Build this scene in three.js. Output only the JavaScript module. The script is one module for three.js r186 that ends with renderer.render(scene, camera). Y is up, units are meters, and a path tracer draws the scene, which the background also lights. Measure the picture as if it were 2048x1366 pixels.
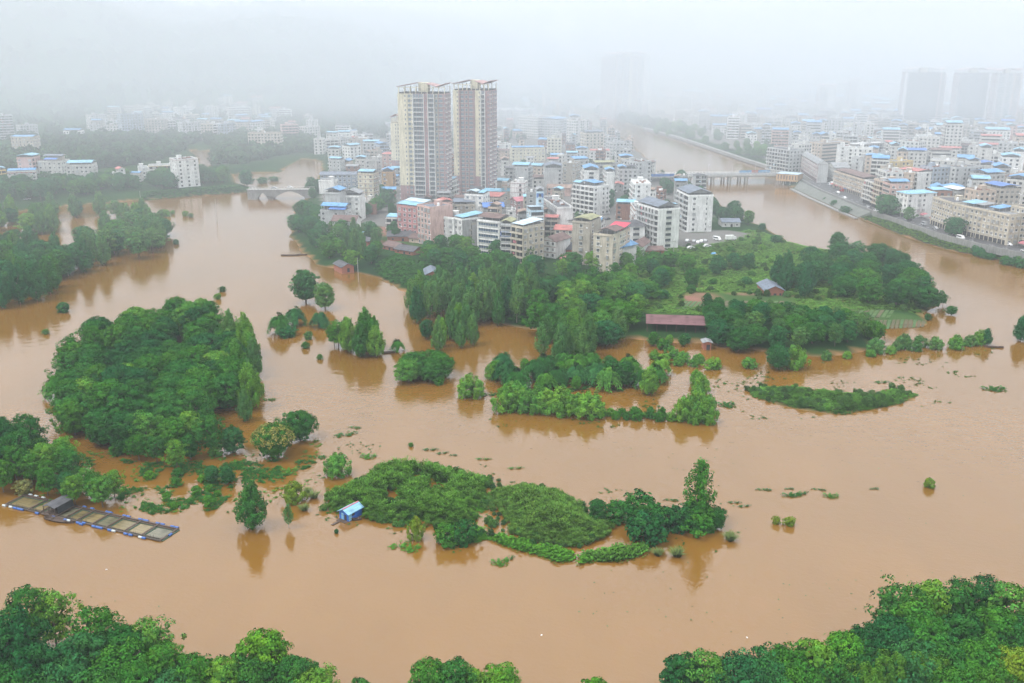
import * as THREE from 'three';
import { ImprovedNoise } from 'three/addons/math/ImprovedNoise.js';

// ------------------------------------------------------------------ camera, sky, sun, haze, exposure
const W = 2048, H = 1366, FOCAL = 1909, PITCH = Math.atan(588 / 1909), EYE = 110;
const scene = new THREE.Scene();
const camera = new THREE.PerspectiveCamera(2 * Math.atan(H / 2 / FOCAL) * 180 / Math.PI, W / H, 1, 9000);
camera.position.set(0, EYE, 0);
camera.rotation.x = -PITCH;
const renderer = new THREE.WebGLRenderer({ antialias: true });
renderer.setSize(1024, 683);
renderer.shadowMap.enabled = true;
renderer.toneMapping = THREE.LinearToneMapping;
renderer.toneMappingExposure = 1.68;
{ // overcast sky: an even cloud layer, brighter overhead than at the horizon
  const w = 128, h = 64, d = new Float32Array(w * h * 4);
  for (let r = 0; r < h; r++) {
    const up = Math.sin(((r + 0.5) / h - 0.5) * Math.PI), L = 1.4 * (1 + 0.9 * Math.max(0, up)) / 1.9;
    for (let c = 0; c < w; c++) { const o = (r * w + c) * 4; d[o] = L * 0.965; d[o + 1] = L * 1.0; d[o + 2] = L * 1.05; d[o + 3] = 1; }
  }
  const t = new THREE.DataTexture(d, w, h, THREE.RGBAFormat, THREE.FloatType);
  t.mapping = THREE.EquirectangularReflectionMapping; t.magFilter = THREE.LinearFilter; t.needsUpdate = true;
  scene.background = t; scene.environment = t;
}
const sun = new THREE.DirectionalLight(new THREE.Color(1, 0.97, 0.92), 1.5);
sun.position.set(-420, 760, -420); sun.target.position.set(0, 0, -600); sun.shadow.radius = 30; sun.castShadow = true;
sun.shadow.mapSize.set(2048, 2048);
Object.assign(sun.shadow.camera, { left: -900, right: 900, top: 900, bottom: -900, near: 10, far: 3000 });
scene.add(sun, sun.target);
scene.fog = new THREE.FogExp2(new THREE.Color(0.88, 0.95, 1.0), 0.00018);

// ------------------------------------------------------------------ helpers
const rng = (a) => () => { a = (a + 0x6d2b79f5) | 0; let t = Math.imul(a ^ (a >>> 15), 1 | a); t = (t + Math.imul(t ^ (t >>> 7), 61 | t)) ^ t; return ((t ^ (t >>> 14)) >>> 0) / 4294967296; };
const noise3 = new ImprovedNoise();
const N2 = (x, z, s, k = 0) => noise3.noise(x / s + 17.3, k + 3.7, z / s - 9.1);
const fbm = (x, z, s) => N2(x, z, s) * 0.6 + N2(x, z, s / 2.1, 5) * 0.3 + N2(x, z, s / 4.3, 9) * 0.15;
const sstep = (a, b, x) => { const t = Math.min(1, Math.max(0, (x - a) / (b - a))); return t * t * (3 - 2 * t); };
const CP = Math.cos(PITCH), SP = Math.sin(PITCH);
// the place on the level y = h that a line of sight through that point of a 2048 x 1366 map reaches
function G(px, py, h = 0) {
  const a = (px - W / 2) / FOCAL, b = -(py - H / 2) / FOCAL, y = b * CP - SP, z = -b * SP - CP, t = (h - EYE) / y;
  return new THREE.Vector3(a * t, h, z * t);
}
function seen(p) { const y = p.y - EYE, zc = -(p.z * CP + y * SP), yc = y * CP - p.z * SP; return [W / 2 + p.x / zc * FOCAL, H / 2 - yc / zc * FOCAL]; }
const used = new Map();
function numbered(name) { const n = used.get(name) ?? 0; used.set(name, n + 1); return n ? name + '_' + String(n).padStart(3, '0') : name; }
function tag(o, label, category, group, kind) {
  if (label) o.userData.label = label; if (category) o.userData.category = category; if (group) o.userData.group = group; if (kind) o.userData.kind = kind; return o;
}
function thing(name, label, category, pos, turn = 0, group) {
  const o = new THREE.Group(); o.name = numbered(name); scene.add(o); if (pos) o.position.copy(pos); o.rotation.y = turn; return tag(o, label, category, group);
}
function struct(name, geo, m) { const o = mesh(name, geo, m); o.userData.kind = 'structure'; scene.add(o); return o; }
function mesh(name, geo, m, parent) { const o = new THREE.Mesh(geo, m); o.name = parent ? name : numbered(name); o.castShadow = o.receiveShadow = true; if (parent) parent.add(o); return o; }
function stuff(o) { o.userData.kind = 'stuff'; return o; }
const ORD = ['first', 'second', 'third', 'fourth', 'fifth', 'sixth', 'seventh', 'eighth', 'ninth', 'tenth', 'eleventh', 'twelfth', 'thirteenth', 'fourteenth', 'fifteenth', 'sixteenth', 'seventeenth', 'eighteenth', 'nineteenth', 'twentieth'];
const ord = (i) => i < 20 ? ORD[i] : i % 10 === 9 ? ['thirtieth', 'fortieth', 'fiftieth'][Math.floor(i / 10) - 2] : ['twenty-', 'thirty-', 'forty-', 'fifty-'][Math.floor((i + 1) / 10) - 2] + ORD[(i + 1) % 10 - 1];
const V = (x, y, z) => new THREE.Vector3(x, y, z);

// collects faces and merges them into one geometry
class MB {
  constructor() { this.p = []; this.n = []; this.u = []; this.c = null; }
  get empty() { return !this.p.length; }
  tri(a, b, c, ua, ub, uc) {
    const x1 = b[0] - a[0], y1 = b[1] - a[1], z1 = b[2] - a[2], x2 = c[0] - a[0], y2 = c[1] - a[1], z2 = c[2] - a[2];
    let nx = y1 * z2 - z1 * y2, ny = z1 * x2 - x1 * z2, nz = x1 * y2 - y1 * x2; const l = Math.hypot(nx, ny, nz) || 1; nx /= l; ny /= l; nz /= l;
    this.p.push(...a, ...b, ...c); this.n.push(nx, ny, nz, nx, ny, nz, nx, ny, nz); this.u.push(...(ua ?? [0, 0]), ...(ub ?? [0, 0]), ...(uc ?? [0, 0]));
  }
  quad(a, b, c, d) { // uv in metres: along a-b and up
    const l = Math.hypot(b[0] - a[0], b[1] - a[1], b[2] - a[2]), m = Math.hypot(d[0] - a[0], d[1] - a[1], d[2] - a[2]), s = (a[0] + a[2]) * 0.37, t = a[1];
    this.tri(a, b, c, [s, t], [s + l, t], [s + l, t + m]); this.tri(a, c, d, [s, t], [s + l, t + m], [s, t + m]);
  }
  box(x, y, z, w, h, d) { // centre and size
    const x0 = x - w / 2, x1 = x + w / 2, y0 = y - h / 2, y1 = y + h / 2, z0 = z - d / 2, z1 = z + d / 2;
    this.quad([x0, y0, z1], [x1, y0, z1], [x1, y1, z1], [x0, y1, z1]); this.quad([x1, y0, z0], [x0, y0, z0], [x0, y1, z0], [x1, y1, z0]);
    this.quad([x1, y0, z1], [x1, y0, z0], [x1, y1, z0], [x1, y1, z1]); this.quad([x0, y0, z0], [x0, y0, z1], [x0, y1, z1], [x0, y1, z0]);
    this.quad([x0, y1, z1], [x1, y1, z1], [x1, y1, z0], [x0, y1, z0]); this.quad([x0, y0, z0], [x1, y0, z0], [x1, y0, z1], [x0, y0, z1]);
    return this;
  }
  hexa(b, t) { // any prism between two four-cornered outlines (each anticlockwise from above)
    this.quad(t[0], t[1], t[2], t[3]); this.quad(b[3], b[2], b[1], b[0]);
    for (let i = 0; i < 4; i++) { const j = (i + 1) % 4; this.quad(b[i], b[j], t[j], t[i]); }
    return this;
  }
  tube(a, b, r0, r1, k = 6) {
    const A = V(...a), B = V(...b), d = B.clone().sub(A).normalize(), s = Math.abs(d.y) > 0.9 ? V(1, 0, 0) : V(0, 1, 0), e = s.cross(d).normalize(), f = d.clone().cross(e);
    const at = (c, r, i) => { const q = i / k * Math.PI * 2, p = c.clone().addScaledVector(e, Math.cos(q) * r).addScaledVector(f, Math.sin(q) * r); return [p.x, p.y, p.z]; };
    for (let i = 0; i < k; i++) { const p = at(A, r0, i), q = at(A, r0, i + 1), r = at(B, r1, i + 1), t = at(B, r1, i); this.quad(p, q, r, t); this.tri(t, r, [b[0], b[1], b[2]]); }
    return this;
  }
  geo() {
    const g = new THREE.BufferGeometry();
    g.setAttribute('position', new THREE.BufferAttribute(new Float32Array(this.p), 3)); g.setAttribute('normal', new THREE.BufferAttribute(new Float32Array(this.n), 3));
    g.setAttribute('uv', new THREE.BufferAttribute(new Float32Array(this.u), 2)); return g;
  }
  build(name, m, parent) { return mesh(name, this.geo(), m, parent); }
}

// ------------------------------------------------------------------ textures and materials
function dataTex(n, f, srgb) {
  const d = new Uint8Array(n * n * 4);
  for (let y = 0; y < n; y++) for (let x = 0; x < n; x++) { const c = f(x / n, y / n), o = (y * n + x) * 4; for (let k = 0; k < 3; k++) d[o + k] = Math.max(0, Math.min(255, (Array.isArray(c) ? c[k] : c) * 255)); d[o + 3] = 255; }
  const t = new THREE.DataTexture(d, n, n); t.wrapS = t.wrapT = THREE.RepeatWrapping; t.magFilter = THREE.LinearFilter; t.generateMipmaps = true; if (srgb) t.colorSpace = THREE.SRGBColorSpace; t.needsUpdate = true; return t;
}
// tileable value noise
function tileNoise(seed, nx, ny) { const r = rng(seed), a = Array.from({ length: nx * ny }, r); return (u, v) => { const x = u * nx, y = v * ny, i = Math.floor(x), j = Math.floor(y), s = x - i, t = y - j, q = (k, l) => a[((l % ny + ny) % ny) * nx + (k % nx + nx) % nx], S = s * s * (3 - 2 * s), T = t * t * (3 - 2 * t); return (q(i, j) * (1 - S) + q(i + 1, j) * S) * (1 - T) + (q(i, j + 1) * (1 - S) + q(i + 1, j + 1) * S) * T; }; }
const gA = tileNoise(3, 9, 7), gB = tileNoise(4, 64, 6), gC = tileNoise(5, 30, 30), gD = tileNoise(6, 120, 120);
const grime = dataTex(512, (u, v) => { const streak = gB(u, v), blot = gA(u, v), f = gC(u, v); return 0.97 - 0.26 * Math.max(0, streak - 0.45) * 1.8 - 0.16 * Math.max(0, blot - 0.4) * 1.6 - 0.1 * f + 0.04 * gD(u, v); });
grime.repeat.set(1 / 26, 1 / 22);
const rust = dataTex(512, (u, v) => { const streak = gB(v, u), blot = gA(u, v), f = gD(u, v); return 1.04 - 0.5 * Math.max(0, streak - 0.4) - 0.75 * Math.max(0, blot - 0.5) - 0.2 * f; });
rust.repeat.set(1 / 14, 1 / 14);
const mats = new Map();
function M(r, g, b, o = {}) {
  const key = [r, g, b, JSON.stringify(o)].join();
  if (!mats.has(key)) {
    const { tex, ...rest } = o, m = new THREE.MeshStandardMaterial({ roughness: 0.85, metalness: 0, ...rest }); m.color.setRGB(r, g, b);
    if (tex === 'grime') m.map = grime; if (tex === 'rust') m.map = rust;
    mats.set(key, m);
  }
  return mats.get(key);
}
const wallM = (r, g, b) => M(r, g, b, { tex: 'grime' });
const PAL = {
  white: wallM(0.79, 0.79, 0.77), offwhite: wallM(0.62, 0.61, 0.58), cream: wallM(0.57, 0.51, 0.41), paleyellow: wallM(0.70, 0.65, 0.49), beige: wallM(0.55, 0.44, 0.35), grey: wallM(0.36, 0.36, 0.35), darkgrey: wallM(0.22, 0.22, 0.22),
  lightgrey: wallM(0.50, 0.51, 0.51), pink: wallM(0.50, 0.22, 0.23), palepink: wallM(0.60, 0.40, 0.35), brick: wallM(0.27, 0.13, 0.09), orange: wallM(0.52, 0.33, 0.17), lightblue: wallM(0.48, 0.63, 0.72), mint: wallM(0.45, 0.62, 0.57), yellow: wallM(0.66, 0.48, 0.20), bluegrey: wallM(0.33, 0.39, 0.46), darkslate: wallM(0.15, 0.18, 0.21), maroon: wallM(0.36, 0.235, 0.235), concrete: wallM(0.42, 0.38, 0.32),
};
const roofM = (r, g, b, k = 0.6) => M(r, g, b, { tex: 'rust', roughness: k });
const ROOF = {
  blue: roofM(0.12, 0.33, 0.60, 0.5), deepblue: roofM(0.07, 0.19, 0.52, 0.5), sky: roofM(0.24, 0.50, 0.66, 0.5), pale: roofM(0.55, 0.70, 0.80, 0.45), red: roofM(0.48, 0.16, 0.14), hotred: roofM(0.72, 0.05, 0.10), pink: roofM(0.50, 0.17, 0.20), rose: roofM(0.46, 0.28, 0.27, 0.8), oxide: roofM(0.17, 0.085, 0.09, 0.9), brown: roofM(0.17, 0.11, 0.10, 0.9), dark: roofM(0.10, 0.10, 0.11, 0.9), slate: roofM(0.16, 0.19, 0.24, 0.7), grey: roofM(0.28, 0.29, 0.30, 0.8), olive: roofM(0.30, 0.30, 0.17, 0.9), white: roofM(0.70, 0.70, 0.70), tan: roofM(0.34, 0.24, 0.19, 0.9), green: roofM(0.30, 0.60, 0.50, 0.5),
};
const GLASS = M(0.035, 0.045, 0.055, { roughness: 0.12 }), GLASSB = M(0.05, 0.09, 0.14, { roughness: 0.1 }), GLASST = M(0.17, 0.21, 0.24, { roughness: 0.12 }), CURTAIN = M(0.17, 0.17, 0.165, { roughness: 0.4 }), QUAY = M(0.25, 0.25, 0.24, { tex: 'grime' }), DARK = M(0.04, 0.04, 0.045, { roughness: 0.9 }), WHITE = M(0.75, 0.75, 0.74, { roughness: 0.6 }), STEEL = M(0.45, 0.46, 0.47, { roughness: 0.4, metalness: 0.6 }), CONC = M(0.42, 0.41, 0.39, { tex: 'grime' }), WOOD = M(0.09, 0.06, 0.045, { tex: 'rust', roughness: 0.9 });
// ------------------------------------------------------------------ the lie of the land
// shorelines, as map points on the water level
const poly = (s) => s.trim().split(/\s+/).map((q) => { const [x, y] = q.split(',').map(Number), p = G(x, y); return [p.x, p.z]; });
function area(pts) {
  let x0 = 1e9, x1 = -1e9, z0 = 1e9, z1 = -1e9; for (const [x, z] of pts) { x0 = Math.min(x0, x); x1 = Math.max(x1, x); z0 = Math.min(z0, z); z1 = Math.max(z1, z); }
  return { pts, x0, x1, z0, z1 };
}
function signed(A, x, z) { // metres inside the outline (negative outside)
  const P = A.pts; let best = 1e18, inside = false;
  for (let i = 0, j = P.length - 1; i < P.length; j = i++) {
    const [ax, az] = P[i], [bx, bz] = P[j], dx = bx - ax, dz = bz - az, t = Math.min(1, Math.max(0, ((x - ax) * dx + (z - az) * dz) / (dx * dx + dz * dz || 1))), ex = x - ax - dx * t, ez = z - az - dz * t, q = ex * ex + ez * ez;
    if (q < best) best = q;
    if ((az > z) !== (bz > z) && x < (bx - ax) * (z - az) / (bz - az) + ax) inside = !inside;
  }
  return inside ? Math.sqrt(best) : -Math.sqrt(best);
}
const within = (A, x, z) => x >= A.x0 && x <= A.x1 && z >= A.z0 && z <= A.z1 && signed(A, x, z) > 0;
const LAND = {
  town: area(poly(`640,345 628,380 600,405 585,440 582,470 600,500 640,532 690,540 745,552 775,566 800,580 850,590 900,600 960,630 1010,650 1060,660 1130,670 1200,672 1260,678 1330,684 1400,686 1450,692 1550,705 1640,712 1700,708 1745,700 1765,690 1750,672 1735,660 1790,655 1850,652 1862,640 1850,628 1880,612 1868,590 1866,565 1850,548 1800,530 1720,510 1660,503 1625,497 1585,487 1552,470 1530,455 1505,445 1480,432 1450,420 1425,395 1400,375 1370,362 1330,352 1312,345 1296,318 1272,296 1245,276 1205,258 1172,246 1140,236 1105,226 1070,218 1035,214 1005,208 1010,190 1060,176 1095,172 1100,150 500,140 -200,140 -420,470 0,428 110,414 280,400 420,390 500,384 560,372 600,340`)),
  city: area(poly(`1555,342 1565,365 1587,376 1640,400 1704,429 1760,453 1852,487 1920,505 2045,530 2500,640 2700,300 2400,140 1700,135 1200,155 1085,185 1088,205 1140,216 1190,228 1240,242 1290,258 1350,275 1400,291 1480,318 1540,335`)),
  near: area(poly(`-500,1180 -60,1225 60,1290 200,1330 330,1352 500,1395 700,1420 1000,1430 1300,1420 1500,1385 1700,1335 1850,1300 2048,1265 2500,1200 2500,3200 1000,4200 -600,3200`)),
  isle: area(poly(`1488,778 1500,772 1590,772 1680,785 1740,790 1785,775 1838,790 1835,800 1800,810 1740,822 1680,832 1620,824 1570,815 1520,800`)),
  strip: area(poly(`1000,800 1060,815 1180,826 1290,836 1380,846 1415,850 1418,838 1330,828 1230,820 1130,812 1040,795`)),
};
const WET = [area(poly(`382,300 430,304 425,320 410,347 398,347 400,320`)), area(poly(`465,350 500,345 560,345 590,324 602,318 640,322 645,335 628,362 618,385 590,410 505,388 500,374 475,366`)), area(poly(`1352,700 1400,694 1440,698 1400,706`))];
const RISE = { town: [3.2, 16], city: [5.2, 13], near: [3, 14], isle: [0.5, 5], strip: [0.5, 4] };
function hillH(x, z) {
  let h = 0;
  const add = (cx, cz, H0, rx, rz) => { const q = ((x - cx) / rx) ** 2 + ((z - cz) / rz) ** 2; if (q < 9) h += H0 * Math.exp(-q); };
  add(-330, -1950, 135, 300, 330); add(-900, -2050, 165, 420, 380); add(-1500, -2100, 190, 480, 420); add(-550, -2600, 220, 520, 420); add(-2300, -2500, 230, 700, 600); add(200, -3300, 230, 600, 450); add(1000, -3800, 240, 700, 500); add(2000, -4000, 250, 900, 600); add(3200, -3600, 240, 900, 800); add(-80, -2450, 90, 260, 280); add(-1200, -3300, 240, 800, 500);
  return h * (0.85 + 0.3 * fbm(x, z, 420)) - 6;
}
function landAt(x, z) { // [height above the water, metres from the shore, which land]
  let d = -1e9, id = null;
  for (const k in LAND) { const A = LAND[k], m = 60; if (x < A.x0 - m || x > A.x1 + m || z < A.z0 - m || z > A.z1 + m) continue; const s = signed(A, x, z); if (s > d) { d = s; id = k; } }
  if (id === 'town') for (const A of WET) { if (x < A.x0 - 40 || x > A.x1 + 40 || z < A.z0 - 40 || z > A.z1 + 40) continue; d = Math.min(d, -signed(A, x, z)); }
  if (!id) return [Math.max(-4, z < -2200 ? hillH(x, z) : -4), -99, null];
  d += fbm(x, z, 24) * (id === 'isle' || id === 'strip' ? 1.5 : 3.5);
  let h = d <= 0 ? Math.max(-4, d * 0.35) : RISE[id][0] * sstep(-0.2, 1, d / RISE[id][1]) + (id === 'near' ? Math.max(0, d - 14) * 0.20 : 0) + (id === 'city' ? 0 : 0.25 * fbm(x, z, 30) * sstep(0, 20, d));
  if (d > 0) h += Math.max(0, hillH(x, z) - 2) * (id === 'near' ? 0 : 1);
  return [h, d, id];
}
const groundY = (x, z) => Math.max(0, landAt(x, z)[0]);
const PAVED = [area(poly(`640,400 700,360 720,300 800,250 1000,215 1060,222 1160,246 1240,278 1296,322 1330,356 1400,380 1425,420 1420,450 1370,480 1365,505 1330,520 1200,530 1080,520 1000,500 900,480 760,462 650,440`)), LAND.city, area(poly(`1355,490 1370,478 1440,470 1500,478 1470,492 1420,500 1360,505`))];
const BARE = [area(poly(`1365,600 1470,597 1590,606 1590,630 1500,640 1370,628`)), area(poly(`1735,640 1850,636 1850,655 1735,660`)), area(poly(`760,450 900,470 900,500 790,510 745,490`))];
const LUSH = area(poly(`1260,500 1380,505 1500,470 1560,480 1700,515 1800,540 1850,580 1840,630 1500,650 1300,640 1250,580`));
{
  const xs = [], zs = [];
  for (let x = -6200; x < -620; x += Math.max(14, (-620 - x) * 0.16)) xs.push(x); for (let x = -620; x <= 700; x += 4.5) xs.push(x); for (let x = 714, s = 14; x < 6400; x += s, s *= 1.17) xs.push(x);
  for (let z = 60, s = 20; z > -120; z -= s) zs.push(z); for (let z = -120; z > -900; z -= 4) zs.push(z); for (let z = -900, s = 5; z > -6200; z -= s, s *= 1.03) zs.push(z);
  const nx = xs.length, nz = zs.length, p = new Float32Array(nx * nz * 3), c = new Float32Array(nx * nz * 3), uv = new Float32Array(nx * nz * 2), idx = [];
  for (let j = 0; j < nz; j++) for (let i = 0; i < nx; i++) {
    const x = xs[i], z = zs[j], k = j * nx + i, [h, d, id] = landAt(x, z);
    p[k * 3] = x; p[k * 3 + 1] = h; p[k * 3 + 2] = z; uv[k * 2] = x / 9; uv[k * 2 + 1] = z / 9;
    const n = fbm(x, z, 40), q = fbm(x + 900, z, 11);
    let col = [0.022 + 0.012 * n, 0.056 + 0.02 * n + 0.012 * q, 0.018];
    if (id && id !== 'near') {
      if (within(LUSH, x, z)) { const m = sstep(0.12, 0.4, fbm(x - 300, z + 200, 22)); col = [0.070 + 0.03 * n + 0.06 * m, 0.150 + 0.04 * n + 0.03 * q - 0.015 * m, 0.024 + 0.02 * m]; };
      const paved = PAVED.some((A) => within(A, x, z)) && !(id === 'city' && d < 9.5), bare = BARE.some((A) => within(A, x, z));
      if (paved) col = [0.17 + 0.04 * n, 0.165 + 0.04 * n, 0.155 + 0.04 * n];
      else if (bare) { const m = sstep(-0.1, 0.25, n + q * 0.5); col = [0.20 * m + 0.05, 0.13 * m + 0.10 * (1 - m), 0.07 * m + 0.03]; }
      if (d < 1.5 && !(id === 'city')) { const m = sstep(1.6, 0.2, d); col = col.map((v, t) => v * (1 - m) + [0.26, 0.15, 0.07][t] * m); }
      if (hillH(x, z) > 6) col = [0.022, 0.058, 0.02];
    }
    if (d <= 0) col = [0.26, 0.15, 0.07];
    c.set(col, k * 3);
  }
  for (let j = 0; j < nz - 1; j++) for (let i = 0; i < nx - 1; i++) { const a = j * nx + i; idx.push(a, a + 1, a + nx, a + 1, a + nx + 1, a + nx); }
  const g = new THREE.BufferGeometry(); g.setAttribute('position', new THREE.BufferAttribute(p, 3)); g.setAttribute('color', new THREE.BufferAttribute(c, 3)); g.setAttribute('uv', new THREE.BufferAttribute(uv, 2)); g.setIndex(idx); g.computeVertexNormals();
  const m = new THREE.MeshLambertMaterial({ vertexColors: true });
  m.map = dataTex(256, (u, v) => 0.62 + 0.5 * gD(u, v) * 0.6 + 0.25 * gC(u, v)); m.map.repeat.set(1, 1);
  struct('ground', g, m);
}
{ // muddy flood water: opaque silt under a smooth, slightly rippled surface
  const g = new THREE.PlaneGeometry(12800, 6700, 1, 1); g.rotateX(-Math.PI / 2); g.translate(100, 0, -3150);
  const uv = g.attributes.uv; for (let i = 0; i < uv.count; i++) uv.setXY(i, g.attributes.position.getX(i), g.attributes.position.getZ(i));
  const sA = tileNoise(21, 5, 3), sB = tileNoise(22, 19, 8), sC = tileNoise(23, 60, 22);
  const map = dataTex(512, (u, v) => { const s = 0.55 * sA(u, v) + 0.3 * sB(u, v) + 0.15 * sC(u, v), k = 0.97 + 0.15 * (s - 0.5); return [0.470 * k, 0.332 * k, 0.122 * k]; }, true); map.repeat.set(1 / 310, 1 / 240);
  const rA = tileNoise(31, 11, 9), rB = tileNoise(32, 37, 31), rC = tileNoise(33, 90, 70);
  const bump = dataTex(512, (u, v) => 0.5 * rA(u, v) + 0.32 * rB(u, v) + 0.18 * rC(u, v)); bump.repeat.set(1 / 34, 1 / 22);
  const qA = tileNoise(41, 7, 4), qB = tileNoise(42, 29, 9), qC = tileNoise(43, 80, 16), rough = dataTex(512, (u, v) => 0.06 + 0.09 * sstep(0.2, 0.85, 0.55 * qA(u, v) + 0.3 * qB(u, v) + 0.15 * qC(u, v))); rough.repeat.set(1 / 260, 1 / 150);
  const m = new THREE.MeshPhysicalMaterial({ roughness: 1, roughnessMap: rough, ior: 1.78, map, bumpMap: bump, bumpScale: 0.06 });
  struct('river_water', g, m);
}
// ------------------------------------------------------------------ buildings
const TOP = [];      // what stands, for spacing: [x, z, radius, short name]
const hits = (x, z, q) => TOP.some(([a, b2, rad, turn, w, d]) => { const dx = x - a, dz = z - b2; if (dx * dx + dz * dz > (rad + q) ** 2) return false; const cs = Math.cos(turn), sn = Math.sin(turn), lx = dx * cs - dz * sn, lz = dx * sn + dz * cs; return Math.abs(lx) < w / 2 + q && Math.abs(lz) < d / 2 + q; });
const winUnit = new Map();
function windowGeo(w, h) { // frame, sill, and pane set back in the frame; the wall face is z = 0
  const key = w.toFixed(1) + h.toFixed(1);
  if (!winUnit.has(key)) {
    const f = new MB(); f.box(-w / 2 + 0.05, 0, 0.03, 0.1, h, 0.14); f.box(w / 2 - 0.05, 0, 0.03, 0.1, h, 0.14); f.box(0, h / 2 - 0.05, 0.03, w - 0.2, 0.1, 0.14); f.box(0, -h / 2 - 0.03, 0.08, w + 0.3, 0.14, 0.34); f.box(0, 0, 0.02, 0.07, h - 0.2, 0.08);
    const g = new MB(); g.box(0, 0, -0.01, w - 0.2, h - 0.1, 0.06);
    winUnit.set(key, [f.geo(), g.geo()]);
  }
  return winUnit.get(key);
}
// faces of a block: f front, r right, l left, b back
const faceTurn = { f: 0, r: Math.PI / 2, l: -Math.PI / 2, b: Math.PI };
function onFace(b, face, W0, D0, u, v, w, h, depth, out) { // a box on a face: u along it from its left end, v up, out = how far its outer side stands proud
  const q = out - depth / 2;
  if (face === 'f') b.box(u - W0 / 2, v, D0 / 2 + q, w, h, depth); else if (face === 'r') b.box(W0 / 2 + q, v, D0 / 2 - u, depth, h, w);
  else if (face === 'l') b.box(-W0 / 2 - q, v, -D0 / 2 + u, depth, h, w); else b.box(W0 / 2 - u, v, -D0 / 2 - q, w, h, depth);
}
function gableRoof(b, x, y, z, w, d, rise, over, along, under) { // pitched sheets 0.12 m thick; along: 'x' or 'z' ridge; under: builder for the gable ends
  const t = 0.14, W2 = w / 2 + over, D2 = d / 2 + over;
  if (along === 'x') {
    const e = rise * over / (d / 2);
    b.hexa([[x - W2, y - e, z + D2], [x + W2, y - e, z + D2], [x + W2, y + rise, z], [x - W2, y + rise, z]], [[x - W2, y - e + t, z + D2], [x + W2, y - e + t, z + D2], [x + W2, y + rise + t, z], [x - W2, y + rise + t, z]]);
    b.hexa([[x + W2, y - e, z - D2], [x - W2, y - e, z - D2], [x - W2, y + rise, z], [x + W2, y + rise, z]], [[x + W2, y - e + t, z - D2], [x - W2, y - e + t, z - D2], [x - W2, y + rise + t, z], [x + W2, y + rise + t, z]]);
    if (under) for (const s of [-1, 1]) { const X = x + s * w / 2, A = [X, y, z + d / 2], B = [X, y, z - d / 2], C = [X, y + rise - 0.02, z]; if (s > 0) under.tri(A, B, C, [0, 0], [d, 0], [d / 2, rise]); else under.tri(B, A, C, [0, 0], [d, 0], [d / 2, rise]); }
  } else {
    const e = rise * over / (w / 2);
    b.hexa([[x + W2, y - e, z + D2], [x + W2, y - e, z - D2], [x, y + rise, z - D2], [x, y + rise, z + D2]], [[x + W2, y - e + t, z + D2], [x + W2, y - e + t, z - D2], [x, y + rise + t, z - D2], [x, y + rise + t, z + D2]]);
    b.hexa([[x - W2, y - e, z - D2], [x - W2, y - e, z + D2], [x, y + rise, z + D2], [x, y + rise, z - D2]], [[x - W2, y - e + t, z - D2], [x - W2, y - e + t, z + D2], [x, y + rise + t, z + D2], [x, y + rise + t, z - D2]]);
    if (under) for (const s of [-1, 1]) { const Z = z + s * d / 2, A = [x - w / 2, y, Z], B = [x + w / 2, y, Z], C = [x, y + rise - 0.02, Z]; if (s > 0) under.tri(A, B, C, [0, 0], [w, 0], [w / 2, rise]); else under.tri(B, A, C, [0, 0], [w, 0], [w / 2, rise]); }
  }
}
function hipRoof(b, x, y, z, w, d, rise, over) {
  const W2 = w / 2 + over, D2 = d / 2 + over, k = Math.min(W2, D2) * 0.95, rx = W2 - k, rz = D2 - k;
  b.hexa([[x - W2, y, z + D2], [x + W2, y, z + D2], [x + W2, y, z - D2], [x - W2, y, z - D2]], [[x - rx - 0.1, y + rise, z + rz + 0.1], [x + rx + 0.1, y + rise, z + rz + 0.1], [x + rx + 0.1, y + rise, z - rz - 0.1], [x - rx - 0.1, y + rise, z - rz - 0.1]]);
}
function canopy(b, posts, dark, r, x, y, z, w, d, o) { // a sheet metal roof on posts over a flat roof
  const hgt = o.lift ?? 2.3, rise = o.rise ?? 0.9, along = o.along ?? (w > d ? 'x' : 'z'), over = 0.5;
  if (o.flat) { const s = rise * (o.flat === 'back' ? -1 : 1), t = 0.14, X = w / 2 + over, Z = d / 2 + over; b.hexa([[x - X, y + hgt - s * 0.5, z + Z], [x + X, y + hgt - s * 0.5, z + Z], [x + X, y + hgt + s * 0.5, z - Z], [x - X, y + hgt + s * 0.5, z - Z]], [[x - X, y + hgt - s * 0.5 + t, z + Z], [x + X, y + hgt - s * 0.5 + t, z + Z], [x + X, y + hgt + s * 0.5 + t, z - Z], [x - X, y + hgt + s * 0.5 + t, z - Z]]); }
  else gableRoof(b, x, y + hgt, z, w, d, rise, over, along, dark);
  const px = Math.max(1, Math.round(w / 4)), pz = Math.max(1, Math.round(d / 4));
  for (let i = 0; i <= px; i++) for (let j = 0; j <= pz; j++) if (i === 0 || j === 0 || i === px || j === pz) posts.box(x - w / 2 + w * i / px, y + hgt / 2, z - d / 2 + d * j / pz, 0.14, hgt, 0.14);
  if (o.walls ?? true) { dark.box(x, y + hgt * 0.36, z - d * 0.1, w * 0.86, hgt * 0.72, d * 0.66); }
}
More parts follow.
